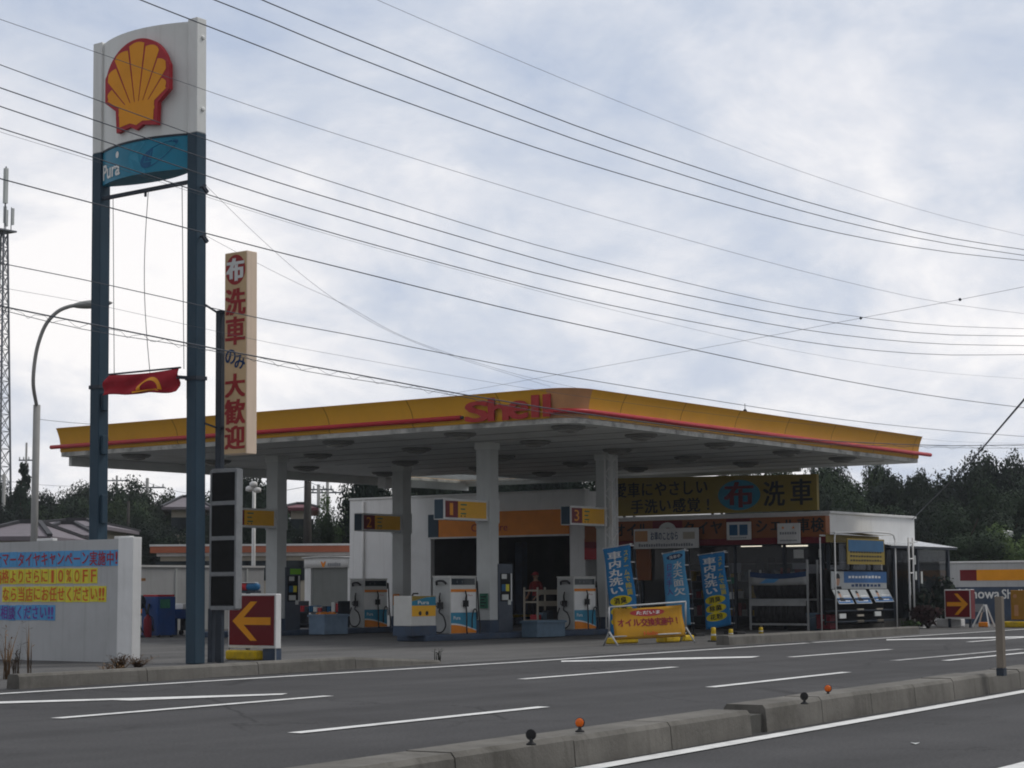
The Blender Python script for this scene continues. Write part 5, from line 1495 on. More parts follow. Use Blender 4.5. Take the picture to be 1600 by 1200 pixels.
# ladder like rack post
x = xq(1409); 
t = thing('ladder_post', (x, DY-.3, 0), 'narrow white ladder shaped post on a flat foot right of the display stand', 'post')
mb = MB(); zt_ = zq(838)
for s_ in (-.14, .14): mb.tube([(x+s_, DY-.3, .03), (x+s_*.95, DY-.3, zt_)], .026, 8)
mb.build('rail', M['whitemetal'], t)
mb = MB()
for py in (846, 872, 895, 969): mb.tube([(x-.14, DY-.3, zq(py)), (x+.14, DY-.3, zq(py))], .02, 8)
mb.tube([(x+.14, DY-.3, zq(846)), (x+.45, DY-.3, zq(844))], .014, 6)
mb.build('rung', M['whitemetal'], t)
MB().box(x-.42, x+.42, DY-.5, DY-.1, .004, .035).build('foot_plate', M['whitemetal'], t, bevel=.01)

# lean-to porch with a clear sheet roof
LX0, LX1 = ony(1378, 860, 23.0).x, ony(1467, 860, 23.2).x
t = thing('lean_to_porch', ((LX0+LX1)/2, 23.2, 0), 'dark framed lean-to porch with a pale sheet roof beside the shop wall', 'porch')
zr = 2.38
for x, y in ((ony(1433,900,22.9).x, 22.9), (LX1-.1, 22.9), (LX1-.1, 24.2), (ony(1433,900,24.2).x, 24.2)):
    MB().box(x-.05, x+.05, y-.05, y+.05, 0, zr-.12).build('post', M['steel'], t)
mb = MB()
for k in range(5):
    x = LX0 + (LX1-LX0)*k/4; mb.bar((x, 22.7, zr-.17), (x, 25.0, zr+.22), .05)
mb.bar((LX0-.1, 22.72, zr-.17), (LX1+.1, 22.72, zr-.17), .06); mb.build('rafter', M['steel'], t)
MB().add([(LX0-.1, 22.66, zr-.13), (LX1+.12, 22.66, zr-.13), (LX1+.12, 25.0, zr+.26), (LX0-.1, 25.0, zr+.26)], [(0,1,2,3)]).build('roof_sheet', M['roofsheet'], t, solid=.008)
xw = ony(1433,900,22.9).x
MB().box(xw+.06, LX1-.16, 22.89, 22.90, .5, zr-.2).build('glass_wall', M['glass'], t)
MB().box(xw+.06, LX1-.16, 22.87, 22.93, .45, .5).build('glass_rail', M['steel'], t)
MB().box(LX1-.12, LX1-.11, 22.96, 24.14, .5, zr-.2).build('glass_wall', M['glass'], t)
for px, y0_, y1_ in ((1431, 893, 906), (1440, 893, 912), (1421, 908, 930), (1430, 868, 882)):
    x = ony(px, 900, 22.84).x
    MB().box(x-.05, x+.05, 22.83, 22.845, ony(px, y1_, 22.84).z, ony(px, y0_, 22.84).z).build('white_strip', M['paper'], t)

# ================================================================== RIGHT END OF THE STATION
aX2 = gp(1498, 981).x
t, yl, yr, zt, zb = arrow_board('arrow_board', aX2, 1475, 1516, 921, 967, 981, True, 'red board with a yellow arrow pointing right beside the dark name wall', thick=.28)
MB().poly(rect(.005,.005,.275,zt-zb-.01), (Vector((aX2, yr, zb)), VX, VZ), .001, .005).build('red_side', M['signred'], t)
for y in (yl-.08, yr+.08): MB().box(aX2+.1, aX2+.16, y-.03, y+.03, 0, zb).build('leg', M['steel'], t)
p = gp(1494, 980)
t = thing('planter', (p.x-.35, p.y, 0), 'long pale planter box with a leafy plant in front of the right pointing arrow board', 'planter')
px_ = p.x-.35
MB().box(px_-.14, px_+.14, p.y-.36, p.y+.36, .03, .24).build('box', M['whitemetal'], t, bevel=.02)
def leaf_clump(mb, c, rx, ry_, rz, n, s):
    for i in range(n):
        v = Vector((random.gauss(0,1), random.gauss(0,1), random.gauss(0,1))).normalized() * random.uniform(.55, 1.0)
        p_ = c + Vector((v.x*rx, v.y*ry_, v.z*rz)); nrm = (v + Vector((random.uniform(-.7,.7), random.uniform(-.7,.7), random.uniform(-.3,.9)))).normalized()
        a_ = nrm.cross(Vector((random.uniform(-1,1), random.uniform(-1,1), random.uniform(-1,1)))).normalized(); b_ = nrm.cross(a_)
        l = s*random.uniform(.6, 1.3)
        mb.add([p_-a_*l*.5, p_-a_*l*.1+b_*l*.3, p_+a_*l*.6, p_-a_*l*.1-b_*l*.3], [(0,1,2,3)])
mb = MB()
leaf_clump(mb, Vector((px_, p.y+.12, .34)), .16, .22, .18, 120, .09); leaf_clump(mb, Vector((px_, p.y-.15, .32)), .14, .2, .12, 80, .08)
mb.build('plant', M['leafmid'], t, flip=False)
p = gp(1537, 980)
t = thing('a_frame_sign', p, 'small white A-frame stand with an orange ballast block in front of the dark name wall', 'sign')
fr = MB(); h_ = .62
for s_ in (-1, 1):
    fr.bar((p.x+.2, p.y+s_*.24, 0.02), (p.x+.02, p.y+s_*.03-.05, h_), .035); fr.bar((p.x-.2, p.y+s_*.24, 0.02), (p.x-.02, p.y+s_*.03-.05, h_), .035)
fr.build('frame', M['whitemetal'], t)
MB().box(p.x-.05, p.x+.05, p.y-.02, p.y+.22, .42, .64).build('plate', M['greytxt'], t)
o = MB().box(p.x-.1, p.x+.1, p.y-.14, p.y+.12, .005, .14).build('ballast_weight', M['orange'], bevel=.03)
tag(o, 'orange ballast block on the ground between the legs of the small A-frame stand', 'weight', 'yellow ballast blocks')
# name wall
NX = 56.0
t = thing('name_wall', (NX+.1, 22, 0), 'low wall with a red and yellow stripe above white letters on dark blue', 'wall')
yE, yF = onx(1470, 930, NX).y, onx(1690, 930, NX).y
MB().box(NX, NX+.2, yF, yE, 0, 1.84).build('panel', M['wallgrey'], t)
MB().box(NX-.03, NX+.23, yF-.02, yE+.03, 1.842, 1.90).build('coping', M['whitemetal'], t, bevel=.01)
F = (Vector((NX, yE, 0)), -VY, VZ); yy_ = lambda px: yE - onx(px, 930, NX).y
zf = lambda py, px=1550: onx(px, py, NX).z
MB().poly(rect(.01, 0.01, yE-yF, zf(917)), F, .001, .010).build('dark_field', M['pole'] if False else M['plinth'], t)
MB().poly(rect(yy_(1501), zf(907), yy_(1527), zf(890)), F, .001, .008).build('red_block', M['signred'], t)
MB().poly(rect(yy_(1527)+.002, zf(907), yE-yF, zf(890)), F, .001, .008).build('yellow_stripe', M['emblemyellow'], t)
mb = MB()
put_text(mb, 'Minowa', F, yy_(1499), zf(935), yy_(1562)-yy_(1499), zf(920)-zf(935), .013, .02)
put_text(mb, 'Shell', F, yy_(1566), zf(935.5), (yy_(1584)-yy_(1566))*1.75, zf(921)-zf(935.5), .013, .02)
mb.build('lettering', M['whitetxt'], t)
p = at(1592, 972, 52.5)
t = thing('yellow_stand_sign', (p.x, p.y, 0), 'orange stand sign on a yellow base in front of the dark name wall', 'sign')
MB().box(p.x-.05, p.x+.05, p.y-.38, p.y+.2, .22, 1.02).build('panel', M['standorange'], t, bevel=.02)
MB().box(p.x-.22, p.x+.22, p.y-.5, p.y+.42, .005, .17).build('base', M['weight'], t, bevel=.04)
F = (Vector((p.x-.05, p.y+.2, .22)), -VY, VZ); mb = MB(); mb.poly(ellipse(.13, .64, .055, .055, 16), F, .002, .004); mb.poly(rect(.1,.1,.22,.4), F, .002, .004); mb.build('print', M['tan'], t)

def shrub(px, py, D, h_, r_, m, label, n=420, cat='shrub'):
    c = at(px, py, D); c.z = 0
    t = thing('shrub', c, label, cat)
    mb = MB()
    for k in range(9):
        a_ = random.uniform(0, 6.28); q = random.uniform(0, .6)*r_
        leaf_clump(mb, c + Vector((math.cos(a_)*q, math.sin(a_)*q, h_*random.uniform(.3,.85))), r_*.55, r_*.55, h_*.22, n//9, .14)
    mb.build('foliage', M[m], t, flip=False)
    mb = MB()
    for k in range(5):
        a_ = k*1.3; mb.tube([c, c+Vector((math.cos(a_)*r_*.3, math.sin(a_)*r_*.3, h_*.4)), c+Vector((math.cos(a_)*r_*.6, math.sin(a_)*r_*.6, h_*.75))], [.03,.02,.008], 6)
    mb.build('stem', M['bark'], t)
shrub(1440, 980, 53.5, 1.25, .5, 'leafdark', 'dark shrub under the lean-to porch roof beside the ladder shaped post')
shrub(1472, 980, 54.5, 1.45, .55, 'leafdark', 'tall dark shrub between the lean-to porch and the right pointing arrow board')
shrub(1450, 980, 52, .60, .55, 'leafred', 'low reddish leaved shrub at the end of the right kerb')
shrub(1487, 978, 55.4, 1.25, .3, 'leafmid', 'slim green shrub just above the right pointing arrow board')
shrub(1425, 983, 51, .22, .35, 'leaflight', 'small patch of pale green weeds behind the end of the right kerb', 160)

# ================================================================== BACK OF THE YARD
fa, fb = Vector((34.2, 41.2, 0)), Vector((44.6, 44.5, 0))
p1 = gp(200, 988); p2 = gp(470, 982)
fa = p1 + (p1-p2).normalized()*2; fb = gp(452, 982)
d = (fb-fa).normalized(); n = Vector((-d.y, d.x, 0))
if n.dot(fa) < 0: n = -n
fa += n*1.2; fb += n*1.2
hw_ = at(250, 885, gp(250, 986).length*0.985).z
t = thing('back_wall', (fa+fb)/2, 'long pale grey wall closing the back of the yard left of the station', 'wall')
MB().obox((fa+fb)/2 + n*.08 + VZ*.90, d*((fb-fa).length/2), n*.08, VZ*.90).build('panel', M['wallgrey'], t)
MB().obox((fa+fb)/2 + n*.08 + VZ*1.83, d*((fb-fa).length/2+.02), n*.11, VZ*.028).build('coping', M['whitemetal'], t)
mb = MB()
for k in range(6): mb.obox(fa + d*((fb-fa).length*(k+.5)/6) - n*.01 + VZ*.9, d*.03, n*.012, VZ*.88)
mb.build('joint_cover', M['column'], t)
def yard(px, D): c = at(px, 950, D); c.z = 0; return c
c = yard(248, 47)
t = thing('blue_machine', c, 'tall dark blue machine with a red top and green sticker in the yard', 'machine')
MB().box(c.x-.30, c.x+.30, c.y-.28, c.y+.28, .04, .98).build('cabinet', M['machineblue'], t, bevel=.02)
MB().box(c.x-.28, c.x+.28, c.y-.26, c.y+.26, .982, 1.03).build('lid', M['red'], t, bevel=.01)
MB().box(c.x-.22, c.x+.10, c.y-.295, c.y-.282, .70, .92).build('sticker', M['green'], t)
MB().tube(curve([(c.x-.32, c.y, .8), (c.x-.45, c.y-.1, .5), (c.x-.35, c.y-.2, .15)], 5), .03, 7).build('hose', M['rubber'], t)
for sx_ in (-.22, .22): MB().lathe((c.x+sx_, c.y-.24, .04), [(.0,-.02),(.05,-.02),(.05,.02),(.0,.02)], 10, VX).build('caster', M['rubber'], t)
c = yard(231, 46.5)
t = thing('fire_extinguisher', c, 'red fire extinguisher standing on the ground left of the blue machine', 'fire extinguisher')
MB().lathe(c, [(.09,0),(.10,.02),(.10,.42),(.07,.50),(.03,.52),(.03,.56)], 16).build('cylinder', M['darkred'], t)
MB().box(c.x-.06, c.x+.03, c.y-.015, c.y+.015, .56, .60).build('handle', M['rubber'], t)
MB().tube(curve([(c.x, c.y, .55), (c.x+.12, c.y-.05, .45), (c.x+.12, c.y-.05, .2)], 4), .012, 6).build('hose', M['rubber'], t)
c = yard(277, 48.5)
t = thing('work_cart', c, 'blue and white work cart on wheels right of the blue machine in the yard', 'cart')
MB().box(c.x-.45, c.x+.45, c.y-.3, c.y+.3, .42, .66).build('tray', M['machineblue'], t, bevel=.02)
MB().box(c.x-.1, c.x+.47, c.y-.31, c.y+.31, .662, .80).build('top_box', M['whitemetal'], t, bevel=.02)
for a_ in (-.4, .4):
    MB().box(c.x+a_-.02, c.x+a_+.02, c.y-.28, c.y+.28, .12, .42).build('leg', M['steel'], t)
    for b_ in (-.26, .26): MB().lathe((c.x+a_, c.y+b_, .07), [(.0,-.02),(.07,-.02),(.07,.02),(.0,.02)], 12, VY).build('wheel', M['rubber'], t)
c = yard(261, 49)
o = MB().box(c.x-.2, c.x+.2, c.y-.2, c.y+.2, .0, .72).box(c.x-.15, c.x+.15, c.y-.15, c.y+.15, .722, .78).build('oil_drum_case', M['machineblue'], bevel=.03); tag(o, 'low dark blue case between the blue machine and the work cart', 'case')
c = yard(216, 46.5)
t = thing('air_gauge_stand', c, 'dark air hose stand with a T shaped top beside the white lettered wall', 'stand')
MB().box(c.x-.2, c.x+.2, c.y-.2, c.y+.2, 0, .06).build('foot', M['steel'], t)
MB().tube([(c.x, c.y, .06), (c.x, c.y, 1.38)], .035, 8).build('post', M['steel'], t)
MB().box(c.x-.18, c.x+.18, c.y-.05, c.y+.05, 1.36, 1.43).build('head', M['tan'], t)
MB().lathe((c.x, c.y-.06, .85), [(.04,0),(.17,.0),(.17,.03),(.06,.035),(.06,.08)], 16, (0,-1,0)).build('hose_reel', M['steel'], t)
MB().tube(curve([(c.x+.1, c.y-.1, .8), (c.x+.18, c.y-.15, .4), (c.x+.05, c.y-.15, .12), (c.x-.12, c.y-.12, .4)], 5), .02, 6).build('hose', M['rubber'], t)
c = yard(222, 47.5)
t = thing('work_bench', c, 'low cluttered workbench with an orange and white can left of the blue machine', 'bench')
MB().box(c.x-.4, c.x+.4, c.y-.25, c.y+.25, .52, .57).build('top', M['kerbdark'], t)
for a_ in (-.36, .36):
    for b_ in (-.2, .2): MB().box(c.x+a_-.025, c.x+a_+.025, c.y+b_-.025, c.y+b_+.025, 0, .52).build('leg', M['steel'], t)
MB().lathe((c.x+.05, c.y, .572), [(.07,0),(.075,.02),(.075,.12),(.04,.13)], 12).build('can', M['orange'], t)
MB().lathe((c.x+.27, c.y, .572), [(.08,0),(.085,.02),(.085,.2),(.03,.24)], 12).build('canister', M['paper'], t)
# shutter shed left of the garage block
SX = 46.6
ya, yb_ = onx(476, 920, SX).y, onx(545, 920, SX).y
zt = onx(510, 871, SX).z; zb_ = onx(510, 887, SX).z
t = thing('shutter_shed', (SX+1.2, (ya+yb_)/2, 0), 'small white shed with a grey roller shutter standing left of the garage block', 'shed')
mb = MB(); mb.box(SX, SX+2.4, yb_, yb_+.05, 0, zt-.02); mb.box(SX, SX+2.4, ya-.26, ya, 0, zt-.02); mb.box(SX+2.3, SX+2.4, yb_+.05, ya-.26, 0, zt-.02)
mb.build('wall', M['white'], t)
hd = MB().grid(lambda u, v: Vector((SX-.03, yb_ + (ya-yb_)*u, zb_ + (zt-zb_ + .035*math.sin(math.pi*u))*v)), 12, 1).build('header', M['whitemetal'], t, solid=.04)
MB().grid(lambda u, v: Vector((SX-.10+2.6*v, yb_-.05 + (ya-yb_+.1)*u, zt+.01+.035*math.sin(math.pi*u))), 10, 1).build('roof', M['whitemetal'], t, solid=.03)
mb = MB(); F = (Vector((SX-.035, ya, zb_)), -VY, VZ); w_ = ya-yb_
mb.poly([(w_*.42,.02),(w_*.46,.02),(w_*.50,.2),(w_*.47,.2),(w_*.44,.13),(w_*.41,.2),(w_*.38,.2)], F, .002); mb.build('orange_mark', M['orange'], hd)
mb = MB(); scribble(mb, F, w_*.54, .05, w_*.30, .11, 7); mb.build('header_print', M['greytxt'], hd)
mb = MB(); k = 0; z = .42
while z < zb_-.03:
    mb.box(SX+.05, SX+.09, yb_+.06, ya-.28, z, z+.072); mb.box(SX+.06, SX+.085, yb_+.06, ya-.28, z+.072, z+.08); z += .08
mb.build('shutter', M['shutter'], t)
# tall kerb-side canister rack in front of it
c = at(505, 965, 57.5); c.z = 0
t = thing('goods_rack', c, 'low dark rack of goods in front of the grey roller shutter', 'rack')
for z in (.1, .45): MB().box(c.x-.3, c.x+.3, c.y-.9, c.y+.9, z, z+.03).build('shelf', M['steel'], t)
for y in (-.88, .85): MB().box(c.x-.3, c.x+.3, c.y+y, c.y+y+.03, 0, .8).build('side', M['steel'], t)
mb = MB()
for k in range(9): mb.box(c.x-.2, c.x+.2, c.y-.82+k*.18, c.y-.68+k*.18, .482, .482+random.uniform(.1,.28), k % 4)
mb.build('goods', [M['red'], M['paper'], M['bluedark'], M['steel']], t)

# ================================================================== PERSON IN THE GARAGE BAY
def skin_body(name, joints, edges, base, sub=2):
    names = list(joints)
    me = bpy.data.meshes.new(name)
    me.from_pydata([joints[k][0] for k in names], [(names.index(a), names.index(b)) for a, b in edges], [])
    o = bpy.data.objects.new(name, me); COL.objects.link(o)
    o.modifiers.new('skin', 'SKIN').use_smooth_shade = True
    for i, k in enumerate(names):
        r_ = joints[k][1]; sv = me.skin_vertices[0].data[i]
        sv.radius = r_ if isinstance(r_, tuple) else (r_, r_)
        sv.use_root = (k == 'pelvis')
    o.modifiers.new('sub', 'SUBSURF').levels = sub
    bpy.context.view_layer.update()
    m2 = bpy.data.meshes.new_from_object(o.evaluated_get(bpy.context.evaluated_depsgraph_get()))
    bpy.data.objects.remove(o)
    o = bpy.data.objects.new(name, m2); COL.objects.link(o)
    for p in m2.polygons: p.use_smooth = True
    return o
def person():
    foot = Vector((46.45, onx(838, 930, 46.45).y, .02))
    H = 1.58
    t = thing('person', foot, 'person in a red shirt, red cap and dark trousers standing in the dark garage bay', 'person')
    s = H/1.72
    J = {}
    def j(k, x, y, z, r_): J[k] = (Vector((x*s, y*s, z*s)), r_*s if not isinstance(r_, tuple) else (r_[0]*s, r_[1]*s))
    # faces -X (towards the pumps): y is sideways
    j('pelvis', 0,0,.93,(.15,.11)); j('waist', .01,0,1.06,(.135,.10)); j('chest', .0,0,1.26,(.165,.115)); j('collar', .0,0,1.41,(.10,.08)); j('neck', -.02,0,1.49,.052); j('skull', -.03,0,1.60,(.080,.095)); j('crown', -.025,0,1.685,.070)
    E_ = [('pelvis','waist'),('waist','chest'),('chest','collar'),('collar','neck'),('neck','skull'),('skull','crown')]
    for sd, q in ((1,'a'),(-1,'b')):
        j('hip'+q, 0,.09*sd,.86,.095); j('knee'+q, -.03,.10*sd,.50,.062); j('ankle'+q, .02,.11*sd,.10,.042); j('heel'+q, .03,.11*sd,.04,.040); j('toe'+q, -.16,.13*sd,.03,.032)
        E_ += [('pelvis','hip'+q),('hip'+q,'knee'+q),('knee'+q,'ankle'+q),('ankle'+q,'heel'+q),('heel'+q,'toe'+q)]
        bend = -.16 if sd == 1 else -.22
        j('sho'+q, .0,.19*sd,1.37,.060); j('elb'+q, -.03,.25*sd,1.10,.043); j('wri'+q, bend-.06,.20*sd,.95,.028); j('palm'+q, bend-.12,.19*sd,.915,(.034,.018))
        E_ += [('collar','sho'+q),('sho'+q,'elb'+q),('elb'+q,'wri'+q),('wri'+q,'palm'+q)]
        for f in range(4):
            o_ = (f-1.5)*.018; L = (.075,.085,.08,.065)[f]
            j('f%d%s'%(f,q), bend-.155,.19*sd+o_,.90,.0085); j('g%d%s'%(f,q), bend-.155-L*.45,.19*sd+o_*1.1,.89-.012,.0078); j('h%d%s'%(f,q), bend-.155-L*.75,.19*sd+o_*1.1,.87-.03,.006)
            E_ += [('palm'+q,'f%d%s'%(f,q)),('f%d%s'%(f,q),'g%d%s'%(f,q)),('g%d%s'%(f,q),'h%d%s'%(f,q))]
        j('t1'+q, bend-.105,(.19-.04)*sd,.905,.010); j('t2'+q, bend-.145,(.19-.05)*sd,.89,.0085)
        E_ += [('wri'+q,'t1'+q),('t1'+q,'t2'+q)]
    o = skin_body('body', J, E_, foot)
    o.parent = t
    me = o.data
    for mm in ('skin', 'shirt', 'trousers', 'rubber', 'hair'): me.materials.append(M[mm])
    for p in me.polygons:
        c = p.center / s
        side = abs(c.y)
        if c.z < .085: k = 3
        elif c.z < .985 and side < .175 and c.x > -.12: k = 2
        elif c.z < 1.455 and c.x > -.075 and c.z > 1.06 or (side < .17 and c.z < 1.455 and c.x > -.17 and c.z >= .985): k = 1
        elif c.z > 1.60 and c.x > -.04: k = 4
        else: k = 0
        p.material_index = k
    hc = foot + Vector((-.03*s, 0, 1.62*s))
    WORLD_AT[o] = foot
    cp = MB(); cp.lathe(hc+VZ*.03*s, [(.098*s,0),(.10*s,.03*s),(.085*s,.075*s),(.04*s,.10*s),(0,.105*s)], 18)
    cp.obox(hc + Vector((-.135*s,0,.035*s)), (.055*s,0,-.012*s), (0,.06*s,0), (0,0,.006*s))
    cp.build('cap', M['red'], t, bevel=.004)
    fc = MB()
    fc.lathe(hc + Vector((-.085*s,0,-.02*s)), [(.016*s,0),(.014*s,.02*s),(.004*s,.034*s)], 8, (-1,0,-.25)); fc.build('nose', M['skin'], t)
    for sd in (1,-1):
        MB().lathe(hc + Vector((-.076*s,.032*s*sd,.008*s)), [(.013*s,0),(.010*s,.007*s),(.0,.009*s)], 8, (-1,0,0)).build('eye', M['hair'], t)
        MB().lathe(hc + Vector((.0,.088*s*sd,-.01*s)), [(.026*s,0),(.024*s,.012*s),(.01*s,.016*s)], 10, (0,sd,0)).build('ear', M['skin'], t)
    MB().obox(hc + Vector((-.083*s,0,-.058*s)), (.005*s,0,0), (0,.024*s,0), (0,0,.005*s)).build('mouth', M['redtxt'], t)
person()

# ================================================================== STREET LAMP, TOWER, POLES
D = 45
b = at(52, 900, D); b.z = 0
z1 = at(52, 630, D).z; 
t = thing('street_lamp', b, 'tall pale street lamp with a curved arm rising behind the white lettered wall', 'street lamp')
xoff = lambda px, py: at(px, py, D)
MB().tube([b, (b.x, b.y, z1)], .085, 12).build('lower_pole', M['concretepole'], t)
pts = [(b.x, b.y, z1-.05)] + [tuple(xoff(*q)) for q in ((52,600),(55,560),(62,530),(73,505),(90,487),(108,479),(122,477))]
MB().tube(curve(pts, 5), .045, 10).build('curved_arm', M['concretepole'], t)
p0, p1 = xoff(116, 477.5), xoff(177, 473)
dd_ = (p1-p0).normalized(); L = (p1-p0).length
q = MB(); sd_ = dd_.cross(VZ).normalized()
q.grid(lambda u, v: p0 + dd_*(L*u) + sd_*(.16*math.sin(math.pi*min(1,.12+u*.88))**.6*math.cos(2*math.pi*v)) + VZ*((.10*math.sin(math.pi*min(1,.1+u*.9))**.6)*math.sin(2*math.pi*v)), 12, 14)
hd = q.build('lamp_head', M['concretepole'], t)
MB().lathe(p0+dd_*L*.62-VZ*.05, [(.13,0),(.11,-.06),(.05,-.1),(0,-.11)], 16).build('lamp_glass', M['paper'], t)

D = 140
t = thing('lattice_tower', Vector((at(-9, 900, D).x, at(-9, 900, D).y, 0)), 'tall steel lattice tower with panel antennas at the left picture edge', 'tower')
bx, by = WORLD_AT[t].x, WORLD_AT[t].y
px1 = D/FOC
zt, zb = at(-4, 352, D).z, -1.0
mb = MB(); hwz = lambda z: (6 + (19-6)*(zt-z)/(zt-4)*.95)*px1
ang = R(20)
def tp(ix, iy, z):
    h_ = hwz(z); x, y = ix*h_, iy*h_; return Vector((bx + x*math.cos(ang)-y*math.sin(ang), by + x*math.sin(ang)+y*math.cos(ang), z))
cs = [(-1,-1),(1,-1),(1,1),(-1,1)]
for ix, iy in cs: mb.bar(tp(ix,iy,zb), tp(ix,iy,zt), .11)
mb.build('leg', M['lattice'], t)
mb = MB(); z = zb; lv = []
while z < zt: lv.append(z); z += 1.0 + .5*(zt-z)/(zt-zb)
lv.append(zt)
for a_, b_ in zip(lv, lv[1:]):
    for k in range(4):
        c0, c1 = cs[k], cs[(k+1) % 4]
        mb.bar(tp(*c0,a_), tp(*c1,b_), .04); mb.bar(tp(*c1,a_), tp(*c0,b_), .04); mb.bar(tp(*c0,b_), tp(*c1,b_), .04)
mb.build('bracing', M['lattice'], t)
MB().box(bx-.75, bx+.75, by-.75, by+.75, zt, zt+.12).build('platform', M['lattice'], t)
for k in range(5):
    a_ = k*1.256+.5; p = Vector((bx+.62*math.cos(a_), by+.62*math.sin(a_), zt))
    MB().bar(p, p+VZ*1.9, .05).build('antenna_post', M['lattice'], t)
    MB().obox(p+VZ*1.2+Vector((math.cos(a_)*.1, math.sin(a_)*.1, 0)), (.09,0,0), (0,.09,0), (0,0,.62)).build('panel_antenna', M['column'], t)
p = at(8.5, 310, D)
MB().bar((p.x, p.y, zt), (p.x, p.y, at(8.5, 259, D).z), .08).build('antenna_post', M['lattice'], t)
MB().box(p.x-.13, p.x+.13, p.y-.13, p.y+.13, at(8,318,D).z, at(8,262,D).z).build('panel_antenna', M['column'], t)

def upole(px, D, ytop, r_, arms, label, m='concretepole', ybase=None):
    c = at(px, 900, D); c.z = 0; z = at(px, ytop, D).z
    t = thing('utility_pole', c, label, 'utility pole', 'utility poles in the distance')
    MB().tube([c, (c.x, c.y, z)], [r_, r_*.72], 10).build('pole', M[m], t)
    rtv = Vector((rt.x, rt.y, 0)).normalized()
    for dz, L in arms:
        q = Vector((c.x, c.y, z-dz)); MB().bar(q-rtv*L, q+rtv*L, .09).build('cross_arm', M['lattice'], t)
        for k in (-.9, -.35, .35, .9): MB().lathe(q+rtv*L*k+VZ*.04, [(.03,0),(.06,.06),(.03,.12),(.05,.17),(.02,.2)], 8).build('insulator', M['paper'], t)
    return t
upole(480, 75, 738, .19, (), 'thick dark utility pole seen under the canopy left of centre', 'darkpole')
upole(228, 120, 746, .14, ((.6,1.1),), 'grey pole with one cross arm above the wood between the tall sign legs')
upole(180, 150, 742, .12, ((.4,.9),), 'faint thin utility pole on the skyline right of the left leg of the tall sign')
upole(497, 110, 756, .13, ((.3,.8),), 'slim pale utility pole above the roof seen under the canopy, left one of a pair')
upole(511, 118, 746, .13, ((.9,1.0),), 'slim pale utility pole above the roof seen under the canopy, right one of a pair')
upole(37, 130, 690, .10, ((1.2,.5),), 'dark utility pole between the lattice tower and the street lamp')
upole(3, 110, 740, .14, (), 'grey pole at the left picture edge in front of the lattice tower')
upole(199, 95, 782, .10, (), 'short dark pole in front of the wood between the legs of the tall sign', 'darkpole')
c = at(396, 880, 58); c.z = 0
t = thing('yard_light', c, 'thin white pole with a small lamp cluster just right of the price board', 'lamp')
MB().tube([c, (c.x, c.y, at(396,762,58).z)], [.07,.05], 8).build('pole', M['whitemetal'], t)
for k in range(3):
    p = at(396+(-6,6,0)[k], (764,766,757)[k], 58); MB().lathe(p, [(.04,-.08),(.12,-.05),(.12,.05),(.05,.09)], 12).build('lamp_head', M['whitemetal'], t)
MB().bar(at(388,765,58), at(404,767,58), .05).build('arm', M['whitemetal'], t)
c = at(1570, 900, 78); c.z = 0
t = thing('flood_light', c, 'thin pole with a white floodlight in front of the dark wood at the right', 'lamp')
MB().tube([c, (c.x, c.y, at(1570,842,78).z)], .06, 8).build('pole', M['lattice'], t)
p = at(1568, 836, 78)
MB().obox(p, (.15,-.1,0), (.08,.16,.02), (0,0,.14)).build('lamp_head', M['whitemetal'], t, bevel=.03)
p = at(1575, 834, 78); MB().obox(p, (.12,-.1,0), (.08,.12,.02), (0,0,.12)).build('lamp_head', M['whitemetal'], t, bevel=.03)

# ================================================================== DISTANT HOUSES
def hip_house(px0, px1, D, y_eave, y_ridge, label, roofm, wallm, depth=7, yaw=0.0, ov=.5, windows=2, y_base=None):
    a, b = at(px0, y_eave, D), at(px1, y_eave, D)
    ze = (a.z+b.z)/2; zr = at((px0+px1)/2, y_ridge, D).z
    d = Vector((b.x-a.x, b.y-a.y, 0)); w = d.length; d.normalize()
    d = Matrix.Rotation(yaw, 3, 'Z') @ d
    n = Vector((-d.y, d.x, 0)); 
    if n.dot(a) < 0: n = -n
    c = (a+b)/2; c.z = 0
    t = thing('house', c + n*depth/2, label, 'house')
    P = lambda u, v, z: c + d*u + n*v + VZ*z
    hw2 = w/2-ov
    MB().obox(P(0, depth/2, ze/2), d*hw2, n*(depth/2-ov), VZ*(ze/2)).build('wall', M[wallm], t)
    rl = max(w/2-depth/2, w*.12)
    R0, R1 = P(-rl, depth/2, zr), P(rl, depth/2, zr)
    e = [P(-w/2, 0, ze), P(w/2, 0, ze), P(w/2, depth, ze), P(-w/2, depth, ze)]
    e2 = [q - VZ*.14 for q in e]
    mb = MB(); mb.add(e + [R0, R1] + e2, [(0,1,5,4),(2,3,4,5),(1,2,5),(3,0,4),(0,1,7,6),(1,2,8,7),(2,3,9,8),(3,0,6,9),(6,7,8,9)])
    rf = mb.build('roof', M[roofm], t)
    mb = MB()
    for q, r_ in ((e[0],R0),(e[1],R1),(e[2],R1),(e[3],R0)): mb.bar(q+VZ*.03, r_+VZ*.05, .16, .10)
    mb.bar(R0+VZ*.05, R1+VZ*.05, .2, .14); mb.build('ridge', M['roofridge'], rf)
    for k in range(windows):
        u = -hw2*.6 + 1.2*hw2*(k+.5)/windows
        wn = MB().obox(P(u, ov-.02, ze-.95), d*.55, n*.03, VZ*.42).build('window', M['window'], t)
        MB().obox(P(u, ov-.055, ze-1.42), d*.65, n*.05, VZ*.035).build('sill', M['whitemetal'], wn)
    return t
hip_house(-60, 78, 62, 838, 812, 'grey tiled hip roofed house behind the left part of the white lettered wall', 'rooftile', 'beige', 6)
hip_house(52, 150, 68, 836, 814, 'second grey hip roofed house behind the white lettered wall, right of the street lamp', 'rooftile', 'beige', 6, .2)
c = at(60, 840, 74)
